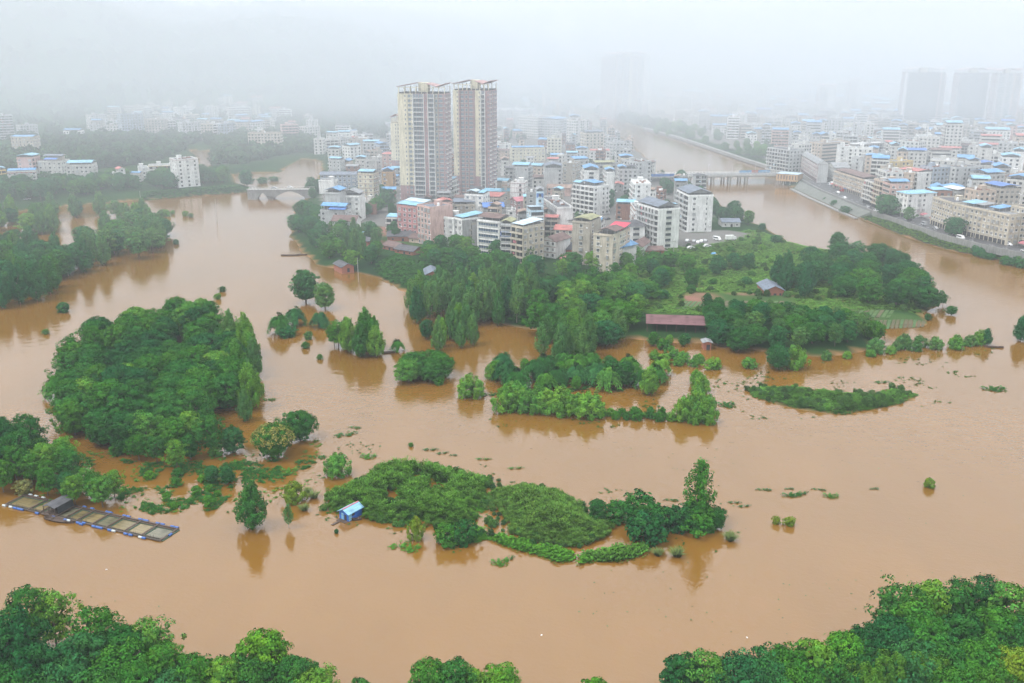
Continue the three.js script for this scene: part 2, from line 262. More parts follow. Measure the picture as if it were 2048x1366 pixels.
// o: label, p [x1, y1, x2, y2] the top corners of the front as map points, f floors, d depth, wall, and styles of the faces
function building(o) {
  const fh = o.fh ?? 3.1, base = o.base ?? 3.1, H0 = base + o.f * fh;
  let A, B; if (o.at) { A = V(o.at[0], H0, o.at[1]); B = V(o.at[2], H0, o.at[3]); } else { A = G(o.p[0], o.p[1], H0); B = G(o.p[2], o.p[3], H0); }
  if (o.min && A.distanceTo(B) < o.min) B.copy(A).addScaledVector(B.clone().sub(A).normalize(), o.min);
  const w = A.distanceTo(B), u = B.clone().sub(A).normalize(), n = V(-u.z, 0, u.x); n.multiplyScalar(n.dot(V(0, 0, 0).sub(A)) > 0 ? 1 : -1);
  const turn = Math.atan2(-u.z, u.x), d = o.d, c = A.clone().add(B).multiplyScalar(0.5).addScaledVector(n, -d / 2), r = rng(Math.round(c.x * 13 + c.z * 7) | 0);
  const g = thing(o.name ?? 'apartment_building', o.label, o.category ?? 'building', V(c.x, base, c.z), turn, o.group), h = o.f * fh, wall = PAL[o.wall ?? 'offwhite'], trim = o.trim ? PAL[o.trim] : wall, lod = o.lod ?? 1;
  TOP.push([c.x, c.z, Math.hypot(w, d) / 2, turn, w, d]);
  const wb = new MB(), sb = new MB(), tb = new MB(), gl = new MB(), cu = new MB(), fr = new MB(), dk = new MB(), rf = new MB(), ps = new MB(), bal = [], ac = new MB(), cg = new MB(), cl = new MB();
  wb.box(0, h / 2 - 1.5, 0, w, h + 3, d);
  const faces = { f: o.front ?? 'win', r: o.right ?? 'win', l: o.left ?? 'win', b: 'blank' };
  const pitch = o.pitch ?? 3.3, wh = o.wh ?? 1.55, ww = o.ww ?? 1.7;
  for (const face of ['f', 'r', 'l']) {
    const L = face === 'f' ? w : d, style = faces[face]; if (style === 'blank' || L < 2.6) continue;
    const n0 = Math.max(1, Math.floor((L - 0.8) / pitch)), step = L / n0;
    for (let k = 0; k < o.f; k++) {
      const v = k * fh + fh * 0.54;
      if (k === 0 && o.shops && face === 'f') { onFace(dk, face, w, d, L / 2, 1.5, L * 0.94, 2.5, 0.1, 0.05); continue; }
      if (style === 'bal') {
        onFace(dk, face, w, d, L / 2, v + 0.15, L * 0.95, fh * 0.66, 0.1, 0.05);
        for (let i = 0; i < n0; i++) { onFace(r() < 0.35 ? cu : gl, face, w, d, (i + 0.5) * step, v + 0.12, step * (0.3 + 0.2 * r()), fh * 0.52, 0.06, 0.11); if (i) onFace(tb, face, w, d, i * step, v + 0.1, 0.35, fh * 0.8, 1.1, 1.1); }
        const m = new MB(); onFace(m, face, w, d, L / 2, k * fh + 0.06, L * 0.98, 0.2, 1.25, 1.25); onFace(m, face, w, d, L / 2, k * fh + 0.6, L * 0.98, 0.95, 0.12, 1.25); bal.push(m); if (r() < 0.6) { const q = (0.15 + 0.6 * r()) * L; onFace(r() < 0.4 ? cl : cg, face, w, d, q, v + 0.35, 0.9 + 2 * r(), 0.9 + 0.5 * r(), 0.1, 1.15); }
      } else if (style === 'band') {
        onFace(gl, face, w, d, L / 2, v, L * 0.86, wh * 0.95, 0.1, 0.05); onFace(fr, face, w, d, L / 2, v - wh * 0.55, L * 0.9, 0.16, 0.4, 0.35); onFace(fr, face, w, d, L / 2, v + wh * 0.55, L * 0.9, 0.16, 0.4, 0.35);
        for (let i = 1; i < n0 * 2; i++) onFace(fr, face, w, d, L * 0.07 + L * 0.86 * i / (n0 * 2), v, 0.1, wh, 0.12, 0.09);
      } else if (style === 'one' || style === 'stair') { // a single column of openings
        const W1 = style === 'one' ? Math.min(3.4, L * 0.4) : 1.5; onFace(gl, face, w, d, L * (o.oneAt ?? 0.5), v, W1, wh * 1.05, 0.1, 0.05); onFace(fr, face, w, d, L * (o.oneAt ?? 0.5), v - wh * 0.62, W1 + 0.7, 0.22, 0.7, 0.66); onFace(fr, face, w, d, L * (o.oneAt ?? 0.5), v - wh * 0.3, W1 + 0.6, 0.08, 0.08, 0.66);
      } else {
        for (let i = 0; i < n0; i++) {
          if (style === 'few' && (i % 3 === 1)) continue;
          const wi = ww * (style === 'mix' && i % 2 ? 0.55 : 1), x = (i + 0.5) * step;
          if (lod === 0) {
            const [fg, pg] = windowGeo(wi, wh), wm = mesh('window', fg, WHITE, g);
            const q = { f: [x - w / 2, d / 2], r: [w / 2, d / 2 - x], l: [-w / 2, -d / 2 + x] }[face]; wm.position.set(q[0], v, q[1]); wm.rotation.y = faceTurn[face];
            mesh('pane', pg, o.glass === 'blue' ? GLASSB : r() < 0.28 ? CURTAIN : GLASS, wm); if (r() < 0.22) onFace(cg, face, w, d, x, v, wi + 0.2, wh + 0.1, 0.5, 0.55);
          } else { onFace(r() < 0.3 ? cu : gl, face, w, d, x, v, wi, wh, 0.1, 0.05); onFace(fr, face, w, d, x, v - wh / 2 - 0.06, wi + 0.25, 0.14, 0.3, 0.25); }
          if (r() < 0.3) { onFace(fr, face, w, d, x, v + wh / 2 + 0.25, wi + 0.5, 0.07, 0.55, 0.58); }
          if (r() < 0.25) onFace(ac, face, w, d, x + step * 0.34, v - 0.9, 0.8, 0.55, 0.35, 0.42);
        }
      }
    }
    if (o.bands) for (let k = 1; k <= o.f; k++) onFace(tb, face, w, d, L / 2, k * fh - 0.1, L + (face === 'f' ? 0.1 : 0), 0.26, 0.1, 0.1);
    if (o.ribs) for (let i = 0; i <= n0; i++) onFace(tb, face, w, d, Math.min(L - 0.2, Math.max(0.2, i * step)), h / 2, 0.4, h - 0.3, 0.26, 0.24);
  }
  if (o.painted) for (const [face, colour, y0, y1] of o.painted) { const m = new MB(); onFace(m, face, w, d, (face === 'f' ? w : d) / 2, (y0 + y1) / 2 * fh, (face === 'f' ? w : d) - 0.04, (y1 - y0) * fh, 0.03, 0.02); m.build('painted_wall', PAL[colour] ?? ROOF[colour], g); }
  if (o.sideWall) { const m = new MB(); onFace(m, 'r', w, d, d / 2, h / 2, d - 0.02, h - 0.04, 0.04, 0.03); m.build('side_wall', PAL[o.sideWall], g); }
  // roofs
  const kind = o.roof ?? 'flat', colour = ROOF[o.rc ?? 'dark'], deck = ROOF[o.deck ?? (r() < 0.5 ? 'dark' : 'grey')];
  if (kind === 'gable') { gableRoof(rf, 0, h, 0, w, d, o.rise ?? Math.min(w, d) * 0.24, 0.7, o.along ?? (w > d ? 'x' : 'z'), wb); rf.build('roof', colour, g); }
  else if (kind === 'hip') { hipRoof(rf, 0, h + 0.05, 0, w, d, o.rise ?? 2.2, 0.6); rf.build('roof', colour, g); }
  else {
    const P = 0.9; // parapet
    wb.box(0, h + P / 2, d / 2 - 0.1, w, P, 0.2); wb.box(0, h + P / 2, -d / 2 + 0.1, w, P, 0.2); wb.box(w / 2 - 0.1, h + P / 2, 0, 0.2, P, d - 0.4); wb.box(-w / 2 + 0.1, h + P / 2, 0, 0.2, P, d - 0.4);
    tb.box(0, h - 0.02, d / 2 + 0.16, w + 0.6, 0.22, 0.34); if (o.cornice) { tb.box(w / 2 + 0.16, h - 0.02, -0.02, 0.32, 0.22, d); tb.box(-w / 2 - 0.16, h - 0.02, -0.02, 0.32, 0.22, d); }
    const dkb = new MB(); dkb.box(0, h + 0.05, 0, w - 0.42, 0.1, d - 0.42); dkb.build('roof_deck', deck, g);
    if (kind === 'shed' || kind === 'sheds') {
      const list = o.sheds ?? [{ x: 0, z: 0, w: 0.94, d: 0.9, c: o.rc ?? 'blue', rise: o.rise, flat: o.tilt, lift: o.lift, along: o.along }];
      for (const s of list) { const b = new MB(), dark2 = new MB(); canopy(b, ps, dark2, r, s.x * w, h, s.z * d, s.w * w, s.d * d, s); b.build('roof_canopy', ROOF[s.c], g); if (!dark2.empty) dark2.build('roof_room', s.room ? PAL[s.room] : PAL.darkgrey, g); }
    } else {
      if (w > 6 && d > 6) { const sx = (r() - 0.5) * w * 0.4, sz = -d * 0.18; const st = new MB(); st.box(sx, h + 1.45, sz, 3.2, 2.7, 3.4); st.box(sx, h + 2.88, sz, 3.7, 0.16, 3.9); st.box(sx, h + 1.2, sz + 1.72, 0.9, 2, 0.06); st.build('stair_hut', wall, g); }
      if (r() < 0.75) { const tk = new MB(), tx = (r() - 0.5) * w * 0.6, tz = (r() - 0.2) * d * 0.3; tk.tube([tx, h + 0.5, tz], [tx, h + 1.9, tz], 0.7, 0.7, 8); tk.tube([tx, h + 1.9, tz], [tx, h + 2.1, tz], 0.7, 0.25, 8); tk.box(tx, h + 0.35, tz, 1.3, 0.3, 1.3); tk.build('water_tank', r() < 0.5 ? STEEL : WHITE, g); }
      if (r() < 0.4) { const so = new MB(), tx = (r() - 0.5) * w * 0.5, tz = d * 0.22; so.hexa([[tx - 1, h + 0.4, tz + 0.7], [tx + 1, h + 0.4, tz + 0.7], [tx + 1, h + 1.5, tz - 0.7], [tx - 1, h + 1.5, tz - 0.7]], [[tx - 1, h + 0.5, tz + 0.7], [tx + 1, h + 0.5, tz + 0.7], [tx + 1, h + 1.6, tz - 0.7], [tx - 1, h + 1.6, tz - 0.7]]); so.tube([tx - 1.1, h + 1.75, tz - 0.8], [tx + 1.1, h + 1.75, tz - 0.8], 0.22, 0.22, 6); so.build('solar_heater', STEEL, g); }
      if (r() < 0.5) { const gr = new MB(); for (let i = 0; i < 4; i++) gr.box((r() - 0.5) * w * 0.7, h + 0.55, (r() - 0.5) * d * 0.6, 1.2 + r() * 2, 0.5 + r() * 0.9, 0.8 + r()); gr.build('roof_clutter', r() < 0.5 ? PAL.brick : PAL.concrete, g); }
    }
  }
  wb.build('wall', wall, g);
  if (!tb.empty) stuff(tb.build('trim', trim, g));
  if (!ps.empty) ps.build('posts', STEEL, g).userData.kind = 'stuff';
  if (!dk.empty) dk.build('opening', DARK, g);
  if (!gl.empty) stuff(gl.build('panes', o.glass === 'blue' ? GLASSB : GLASS, g));
  if (!fr.empty) stuff(fr.build('sills', trim === wall ? (PAL[o.sill ?? 'offwhite']) : trim, g));
  if (!ac.empty) stuff(ac.build('air_conditioners', WHITE, g));
  if (!cu.empty) stuff(cu.build('curtained_panes', CURTAIN, g)); if (!cg.empty) stuff(cg.build('window_cages', STEEL, g)); if (!cl.empty) stuff(cl.build('laundry', r() < 0.5 ? ROOF.pink : PAL.lightblue, g));
  const bm = PAL[o.balcony ?? o.wall ?? 'offwhite'];
  if (bal.length) { if (lod === 0) bal.forEach((m) => m.build('balcony', bm, g)); else { const all = new MB(); for (const m of bal) { for (const v of m.p) all.p.push(v); for (const v of m.n) all.n.push(v); for (const v of m.u) all.u.push(v); } stuff(all.build('balconies', bm, g)); } }
  o.node = g; o.size = [w, h, d]; return g;
}
const b = (label, p, f, d, wall, opt = {}) => building({ label, p, f, d, wall, lod: 0, ...opt });
// --- the front of the town, from the channel on the left
b('grey riverside block with a wide blue shed roof, leftmost of the town', [649, 387, 679, 388], 6, 12, 'lightgrey', { front: 'blank', left: 'bal', right: 'blank', roof: 'shed', rc: 'blue', rise: 1.6, balcony: 'offwhite' });
b('white block with a dark grey pitched roof beside the leftmost blue roof', [680, 393, 719, 394], 5, 11, 'white', { roof: 'shed', rc: 'grey', rise: 2.2, along: 'z', right: 'blank' });
b('riverside block under two stacked bright blue roofs', [640, 422, 690, 424], 4, 10, 'lightgrey', { front: 'few', left: 'bal', roof: 'sheds', sheds: [{ x: 0, z: -0.05, w: 0.95, d: 0.8, c: 'blue', rise: 1.3, lift: 3.2 }, { x: 0.2, z: 0.44, w: 0.6, d: 0.25, c: 'deepblue', flat: 'front', rise: 1.0, lift: 2.0, walls: false }] });
b('white two window house with a brown roof, lowest of the riverside blocks', [664, 441, 711, 442], 3, 11, 'white', { roof: 'gable', rc: 'brown', along: 'x', rise: 2.4, right: 'blank', front: 'few', pitch: 5.5 });
b('long grey blue office block behind the leftmost blue roof', [640, 349, 711, 349], 4, 11, 'bluegrey', { roof: 'gable', rc: 'slate', along: 'x', rise: 1.6, bands: true });
b('small white block with a dark flat roof at the channel', [637, 362, 667, 363], 3, 9, 'white', { front: 'blank' });
b('cream stepped building with brown bands and a faded blue canopy', [715, 349, 746, 350], 7, 11, 'paleyellow', { front: 'mix', left: 'blank', roof: 'shed', rc: 'sky', trim: 'maroon', bands: true, painted: [['f', 'paleyellow', 0, 2.4]] });
b('low white building below the cream stepped building', [718, 401, 745, 403], 2, 8, 'offwhite', { front: 'few', deck: 'tan' });
b('brick terrace wall building below the cream stepped building', [718, 411, 752, 411], 2, 6, 'brick', { front: 'blank', left: 'blank', right: 'blank' });
b('orange block with a blue pitched roof left of the towers', [763, 346, 786, 346], 5, 9, 'orange', { front: 'few', roof: 'shed', rc: 'blue', rise: 1.6, along: 'z', right: 'bal' });
b('white block with a sky blue shed, behind the cream stepped building', [711, 320, 730, 320], 5, 10, 'offwhite', { roof: 'shed', rc: 'sky' });
b('white block with a terrace, left neighbour of the square white stair block', [729, 322, 753, 322], 4, 10, 'offwhite', { front: 'mix' });
b('square white stair block left of the pinkish block', [753, 314, 764, 314], 5, 9, 'white', {});
b('pinkish block with a red edged roof left of the towers', [764, 308, 785, 308], 6, 10, 'palepink', { roof: 'hip', rc: 'red', rise: 1.5 });
b('small house with an aqua roof on the channel shore', [657, 321, 680, 322], 3, 9, 'lightgrey', { roof: 'shed', rc: 'sky', left: 'bal' });
b('hut with a sky blue roof and white posts left of the pink block', [772, 437, 797, 438], 2, 8, 'offwhite', { roof: 'shed', rc: 'sky', tilt: 'front', lift: 1.6, front: 'bal' });
b('pink six storey block under twin pale blue roofs', [794, 412, 834, 417], 6, 12, 'pink', { trim: 'palepink', bands: true, left: 'blank', right: 'blank', roof: 'sheds', sheds: [{ x: 0, z: 0.26, w: 1.0, d: 0.36, c: 'sky', flat: 'front', rise: 1.0, lift: 2.0 }, { x: 0.06, z: -0.2, w: 0.95, d: 0.4, c: 'pale', flat: 'front', rise: 0.9, lift: 3.2 }] });
b('tall beige block with a bare side wall right of the pink block', [834, 411, 861, 417], 7, 15, 'palepink', { right: 'blank', left: 'blank', roof: 'flat', deck: 'slate', wh: 2.0, pitch: 3.0 });
b('white corner block with a dark flat roof right of the beige block', [880, 435, 908, 438], 5, 13, 'white', { left: 'blank', right: 'blank', deck: 'brown' });
b('white narrow block with a bright sky blue tilted roof', [908, 437, 924, 441], 5, 15, 'white', { right: 'blank', sideWall: 'grey', left: 'blank', roof: 'shed', rc: 'sky', tilt: 'front', rise: 1.4, lift: 2.2 });
b('weathered cream house with a grey side wall and dark shed roof', [927, 447, 944, 450], 4, 13, 'concrete', { front: 'bal', right: 'blank', sideWall: 'grey', roof: 'shed', rc: 'dark', rise: 1.3 });
b('white block with blue glass strips and a brown roof', [954, 441, 999, 446], 6, 13, 'white', { front: 'band', right: 'bal', glass: 'blue', roof: 'shed', rc: 'brown', rise: 1.2, left: 'blank' });
b('small pink three storey house with a bare grey side', [972, 472, 992, 475], 3, 15, 'pink', { front: 'band', right: 'blank', sideWall: 'grey', left: 'blank', roof: 'gable', rc: 'brown', along: 'z', rise: 1.8 });
b('grey block with deep blue awnings behind the pink house', [1001, 450, 1022, 451], 6, 11, 'lightgrey', { front: 'band', roof: 'shed', rc: 'olive', lift: 1.8, painted: [['f', 'deepblue', 4.1, 4.9]] });
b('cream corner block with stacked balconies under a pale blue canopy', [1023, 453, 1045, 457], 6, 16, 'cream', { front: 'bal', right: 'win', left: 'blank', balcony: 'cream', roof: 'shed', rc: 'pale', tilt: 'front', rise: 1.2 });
b('tall light blue block with a deep blue band at its top', [1073, 386, 1087, 386], 9, 11, 'lightblue', { front: 'stair', right: 'win', left: 'blank', painted: [['f', 'deepblue', 8.15, 9]], roof: 'shed', rc: 'grey', lift: 1.8 });
b('bare grey slab attached left of the tall light blue block', [1053, 387, 1072, 387], 8, 10, 'grey', { front: 'few', left: 'blank', roof: 'flat' });
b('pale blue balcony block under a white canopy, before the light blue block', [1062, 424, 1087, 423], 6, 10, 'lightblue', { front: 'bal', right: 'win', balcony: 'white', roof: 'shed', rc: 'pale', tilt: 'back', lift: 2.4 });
b('bright white block with red floor lines and a stair window column', [1021, 366, 1047, 367], 6, 11, 'white', { front: 'stair', oneAt: 0.75, trim: 'maroon', bands: true, right: 'few', left: 'blank' });
b('low house with a maroon sloping roof beside the bright white block', [1033, 402, 1054, 400], 3, 8, 'maroon', { front: 'few', roof: 'gable', rc: 'pink', along: 'x' });
b('grey house with a rust red roof in the middle of the town', [965, 397, 998, 399], 3, 12, 'concrete', { front: 'bal', right: 'few', roof: 'shed', rc: 'red', tilt: 'front', rise: 1.4 });
b('white block with blue tint windows and a small sky blue shed', [929, 390, 966, 392], 5, 12, 'white', { front: 'mix', right: 'win', glass: 'blue', roof: 'sheds', sheds: [{ x: -0.2, z: 0, w: 0.5, d: 0.6, c: 'pale', rise: 0.7 }, { x: 0.36, z: 0.1, w: 0.25, d: 0.6, c: 'sky', flat: 'front' }] });
b('brown house with a grey slate roof in front of the towers', [906, 411, 950, 411], 3, 12, 'concrete', { front: 'mix', roof: 'shed', rc: 'slate', rise: 1.5 });
b('pinkish house with a red tile strip behind the beige block', [880, 407, 905, 406], 4, 10, 'palepink', { front: 'bal', roof: 'shed', rc: 'red', lift: 1.5 });
b('grey house under a vivid blue hipped shed roof', [966, 422, 1010, 421], 3, 13, 'grey', { front: 'few', roof: 'shed', rc: 'deepblue', rise: 2.0, along: 'x' });
b('small white house between the vivid blue roof and the balcony block', [1013, 422, 1031, 422], 3, 9, 'white', { front: 'mix' });
b('grey house with a rusty tile roof in front of the balcony block', [1036, 432, 1062, 432], 4, 9, 'grey', { roof: 'shed', rc: 'tan' });
b('pale narrow block at the foot of the right tower, pale blue roof', [881, 364, 902, 365], 6, 12, 'palepink', { front: 'mix', right: 'bal', wall: 'offwhite', roof: 'sheds', sheds: [{ x: 0, z: 0, w: 0.9, d: 0.8, c: 'sky', flat: 'front', rise: 0.8, lift: 2.2 }], left: 'blank' });
b('white block with thin red lines right of the tower foot', [965, 365, 994, 364], 4, 11, 'white', { front: 'stair', oneAt: 0.8, trim: 'maroon', bands: true });
b('low brown roofed row at the foot of the right tower', [938, 373, 963, 373], 3, 9, 'maroon', { roof: 'shed', rc: 'brown', rise: 0.7 });
b('brownish block with a light blue band near the bright white block', [1003, 374, 1020, 374], 4, 9, 'concrete', { painted: [['f', 'sky', 3, 3.8]], front: 'few' });
// --- right of the alley
b('long grey slab with a white end wall and a blue painted foot', [1114, 417, 1146, 416], 6, 44, 'white', { front: 'blank', left: 'bal', right: 'win', balcony: 'grey', deck: 'dark', painted: [['f', 'sky', 1.2, 2.2]] });
b('cream row with a long red tile roof below the grey slab', [1109, 458, 1147, 460], 3, 9, 'cream', { front: 'win', roof: 'gable', rc: 'red', along: 'x', rise: 1.8, painted: [['r', 'blue', 2, 3]] });
b('white three storey villa with a brown roof and a bare right side', [1080, 479, 1111, 483], 3, 15, 'white', { right: 'blank', left: 'blank', trim: 'brick', bands: true, roof: 'gable', rc: 'brown', along: 'z', rise: 2.2, pitch: 2.5, ww: 1.5, wh: 1.7 });
b('raw concrete tower block with an olive roof', [1145, 444, 1180, 447], 7, 15, 'concrete', { front: 'mix', pitch: 5, right: 'few', left: 'blank', roof: 'shed', rc: 'olive', lift: 1.8 });
b('cream stair block with a brown roof and rusty clutter', [1187, 469, 1226, 473], 6, 15, 'cream', { front: 'mix', right: 'few', left: 'blank', roof: 'sheds', sheds: [{ x: 0.1, z: 0, w: 0.8, d: 0.7, c: 'brown', rise: 1.2 }] });
b('block under a hot red sheet roof behind the cream stair block', [1210, 464, 1240, 467], 6, 13, 'beige', { front: 'few', roof: 'shed', rc: 'hotred', tilt: 'front', rise: 2.0 });
b('three storey house under a broad bright blue roof with a pink stripe', [1201, 498, 1233, 504], 3, 16, 'lightgrey', { front: 'bal', right: 'blank', sideWall: 'offwhite', left: 'blank', roof: 'sheds', sheds: [{ x: 0.02, z: 0, w: 1.06, d: 1.0, c: 'blue', rise: 1.5, along: 'z', lift: 2.0, room: 'lightgrey' }] });
b('white house with a brown roof right of the broad blue roof', [1258, 491, 1283, 493], 2, 17, 'white', { right: 'few', sideWall: 'lightgrey', roof: 'gable', rc: 'brown', along: 'z', rise: 2.0, left: 'blank' });
b('white block with a dark hipped roof and a lone window column', [1256, 453, 1290, 453], 4, 14, 'white', { front: 'one', left: 'bal', right: 'blank', roof: 'hip', rc: 'dark', rise: 2.2 });
b('white hall with red trimmed eaves and a dark flat roof', [1271, 421, 1301, 421], 4, 26, 'white', { front: 'blank', left: 'win', right: 'blank', trim: 'brick', bands: true, deck: 'dark', cornice: true });
b('seven storey white slab under a dark blue pitched roof', [1317, 421, 1360, 418], 7, 24, 'white', { front: 'one', left: 'bal', right: 'win', balcony: 'lightgrey', roof: 'shed', rc: 'slate', rise: 2.2, along: 'z', lift: 2.0, room: 'darkgrey' });
b('seven storey white slab nearest the river bend, arched dark roof', [1377, 393, 1427, 392], 7, 24, 'white', { front: 'mix', pitch: 6, left: 'bal', right: 'win', balcony: 'lightgrey', roof: 'shed', rc: 'slate', rise: 2.4, along: 'z', lift: 1.8 });
b('white slab with five balcony rows and two sky blue sheds', [1188, 376, 1219, 372], 6, 20, 'white', { front: 'few', left: 'bal', right: 'bal', roof: 'sheds', sheds: [{ x: 0.3, z: -0.1, w: 0.6, d: 0.5, c: 'blue', flat: 'front' }, { x: -0.3, z: -0.3, w: 0.4, d: 0.3, c: 'sky' }] });
b('white slab with a bright white roof deck and red roof rooms', [1270, 369, 1302, 369], 7, 22, 'white', { front: 'mix', left: 'bal', right: 'blank', deck: 'white', cornice: true });
b('white gable end block with a two tone blue roof', [1168, 343, 1198, 343], 6, 20, 'white', { front: 'one', left: 'bal', right: 'win', roof: 'shed', rc: 'blue', rise: 1.6, along: 'z' });
b('white end wall block with blue sheds right of the two tone roof', [1213, 346, 1228, 346], 6, 24, 'white', { front: 'blank', left: 'bal', right: 'bal', roof: 'sheds', sheds: [{ x: 0, z: 0.2, w: 1.1, d: 0.4, c: 'blue' }, { x: 0, z: -0.25, w: 1.1, d: 0.45, c: 'olive' }] });
b('pale grey gable block with stair windows on its right', [1089, 338, 1125, 338], 6, 18, 'lightgrey', { front: 'stair', oneAt: 0.85, roof: 'shed', rc: 'slate', rise: 1.6, along: 'z' });
b('weathered grey block behind the pale gable block', [1126, 327, 1152, 328], 5, 14, 'concrete', { front: 'few' });
b('grey green house under an aqua roof in mid town', [1024, 335, 1057, 336], 5, 14, 'lightgrey', { front: 'few', right: 'bal', roof: 'shed', rc: 'sky', rise: 1.4, along: 'x' });
b('low pink brick house with a wide brown roof', [1094, 375, 1141, 376], 2, 13, 'palepink', { front: 'few', roof: 'gable', rc: 'tan', along: 'x', rise: 1.8 });
b('long cream four storey block with a blue roof strip', [1023, 298, 1090, 297], 4, 12, 'paleyellow', { front: 'mix', roof: 'shed', rc: 'blue', rise: 0.7, lift: 1.6, ribs: true });
b('white building with tall arched windows right of the towers', [989, 290, 1022, 289], 4, 14, 'white', { front: 'win', pitch: 6, wh: 2.6 });
b('pale slab tower under a blue roof, tallest in the far town', [1139, 236, 1160, 236], 9, 14, 'offwhite', { front: 'stair', roof: 'shed', rc: 'blue', rise: 1.5, lod: 1 });
b('pale slab tower attached right of the tallest far block', [1152, 242, 1178, 240], 9, 14, 'offwhite', { front: 'few', roof: 'flat', lod: 1 });
b('cream river block with a grey curved roof', [1172, 268, 1208, 267], 7, 16, 'cream', { front: 'mix', roof: 'shed', rc: 'slate', lod: 1 });
b('pale square block with a flat roof in the far town', [1095, 278, 1123, 278], 5, 14, 'paleyellow', { lod: 1 });
b('small white block with a blue cap in the far town', [1046, 249, 1066, 249], 5, 10, 'offwhite', { roof: 'shed', rc: 'blue', lod: 1 });
const far = (label, p, f, d, wall, opt) => building({ label, p, f, d, wall, lod: 1, ...opt });
far('leftmost pale slab of the far town beyond the towers', [1012, 221, 1040, 219], 7, 40, 'offwhite', { left: 'bal', right: 'bal' }); far('second pale slab of the far town beyond the towers', [1043, 221, 1076, 218], 7, 40, 'lightgrey', { right: 'bal' });
far('long ribbed slab before the tallest far block', [1076, 236, 1116, 233], 8, 34, 'offwhite', { right: 'bal', front: 'bal' }); far('slab with blue roof hugging the tallest far block', [1117, 242, 1138, 239], 7, 30, 'lightgrey', { right: 'bal', roof: 'shed', rc: 'blue' });
far('grey block with a flat roof near the bridge end', [1226, 287, 1254, 286], 5, 16, 'lightgrey', {}); far('tall weathered block at the bridge end', [1277, 326, 1303, 324], 6, 22, 'lightgrey', { front: 'few', right: 'bal' }); far('cream block with a blue roof near the bridge end', [1240, 318, 1267, 318], 5, 14, 'cream', { roof: 'shed', rc: 'blue' });
far('white low block with red brown eaves in mid town', [1180, 304, 1220, 304], 3, 12, 'offwhite', { roof: 'shed', rc: 'red', lift: 1.4 }); far('blue roofed house left of the red brown eaves', [1153, 301, 1176, 301], 3, 12, 'offwhite', { roof: 'shed', rc: 'blue' }); far('house with a bright aqua shed behind the gable blocks', [1133, 310, 1156, 310], 3, 11, 'lightgrey', { roof: 'shed', rc: 'sky' }); far('house with a broad blue shed left of the aqua shed', [1101, 315, 1127, 315], 4, 12, 'lightgrey', { roof: 'shed', rc: 'blue' });
far('block with a tilted blue shed above the two tone roof', [1149, 322, 1178, 321], 4, 12, 'lightgrey', { roof: 'shed', rc: 'blue', tilt: 'front' }); far('grey block behind the blue sheds by the bridge', [1190, 331, 1232, 330], 5, 14, 'grey', { roof: 'shed', rc: 'olive' }); far('dark roofed block by the bridge with a blue corner shed', [1238, 340, 1275, 340], 5, 14, 'lightgrey', { roof: 'sheds', sheds: [{ x: -0.3, z: 0, w: 0.4, d: 0.7, c: 'blue' }, { x: 0.2, z: 0, w: 0.5, d: 0.6, c: 'dark' }] });
far('white flat topped block left of the tall river pair', [1110, 270, 1124, 270], 6, 12, 'offwhite', {}); far('pale block on the far river edge with a stepped top', [1215, 276, 1236, 275], 5, 14, 'lightgrey', {}); far('low pale block on the river edge below the stepped top', [1232, 300, 1262, 300], 4, 14, 'lightgrey', {});
// fillers between the named blocks, told by the block they stand next to
const fillRand = rng(77);
[['old', 'pink six storey block', 828, 455], ['low', 'orange block', 775, 395], ['old', 'brown slate roofed house', 925, 430], ['small', 'blue glass block', 990, 435], ['low', 'vivid blue roof', 945, 425], ['old', 'rust red roof', 985, 408], ['narrow', 'tall light blue block', 1095, 470], ['low', 'olive roofed concrete block', 1180, 470], ['old', 'red eaved white hall', 1250, 440], ['low', 'long cream block', 1060, 322], ['old', 'arched window building', 1005, 320], ['narrow', 'aqua roof in mid town', 1010, 352], ['old', 'wide brown roof', 1080, 385], ['low', 'pale grey gable block', 1070, 350], ['small', 'two sky blue sheds', 1165, 385], ['small', 'white roof deck slab', 1235, 385], ['old', 'square far block', 1085, 300], ['low', 'small blue capped block', 1035, 275], ['old', 'curved roof river block', 1205, 290], ['narrow', 'flat grey block by the bridge', 1255, 305], ['old', 'red lined white block', 1000, 392], ['low', 'cream stepped building', 735, 372], ['small', 'grey blue office block', 690, 340], ['low', 'pinkish block by the towers', 800, 330], ['old', 'raw concrete tower block', 1130, 480], ['low', 'tallest far block', 1120, 262], ['old', 'long ribbed slab', 1080, 262], ['small', 'leftmost pale far slab', 1005, 245]].forEach(([size, near, x, y]) => {
  const r = fillRand, f = size === 'low' ? 2 : size === 'small' ? 2 : size === 'narrow' ? 4 : 3, w = size === 'narrow' ? 7 : size === 'small' ? 8 : 12, c = G(x, y, 3.1), t = (r() - 0.5) * 0.7 - 0.2, walls = ['concrete', 'grey', 'beige', 'offwhite', 'brick', 'lightgrey'], wall = walls[Math.floor(r() * 6)], roofs = ['blue', 'sky', 'brown', 'tan', 'red', 'dark'], rc = roofs[Math.floor(r() * 6)], u = V(Math.cos(t), 0, -Math.sin(t)).multiplyScalar(w / 2);
  building({ name: 'town_house', category: 'house', label: `${size} ${{ offwhite: 'white', lightgrey: 'light grey', concrete: 'stained grey' }[wall] ?? wall} house with a ${rc === 'sky' ? 'light blue' : rc} roof, beside the ${near}`, at: [c.x - u.x, c.z - u.z, c.x + u.x, c.z + u.z], f, d: 9 + r() * 3, wall, roof: r() < 0.5 ? 'shed' : 'gable', rc, rise: 1.2, front: r() < 0.5 ? 'mix' : 'few' });
});
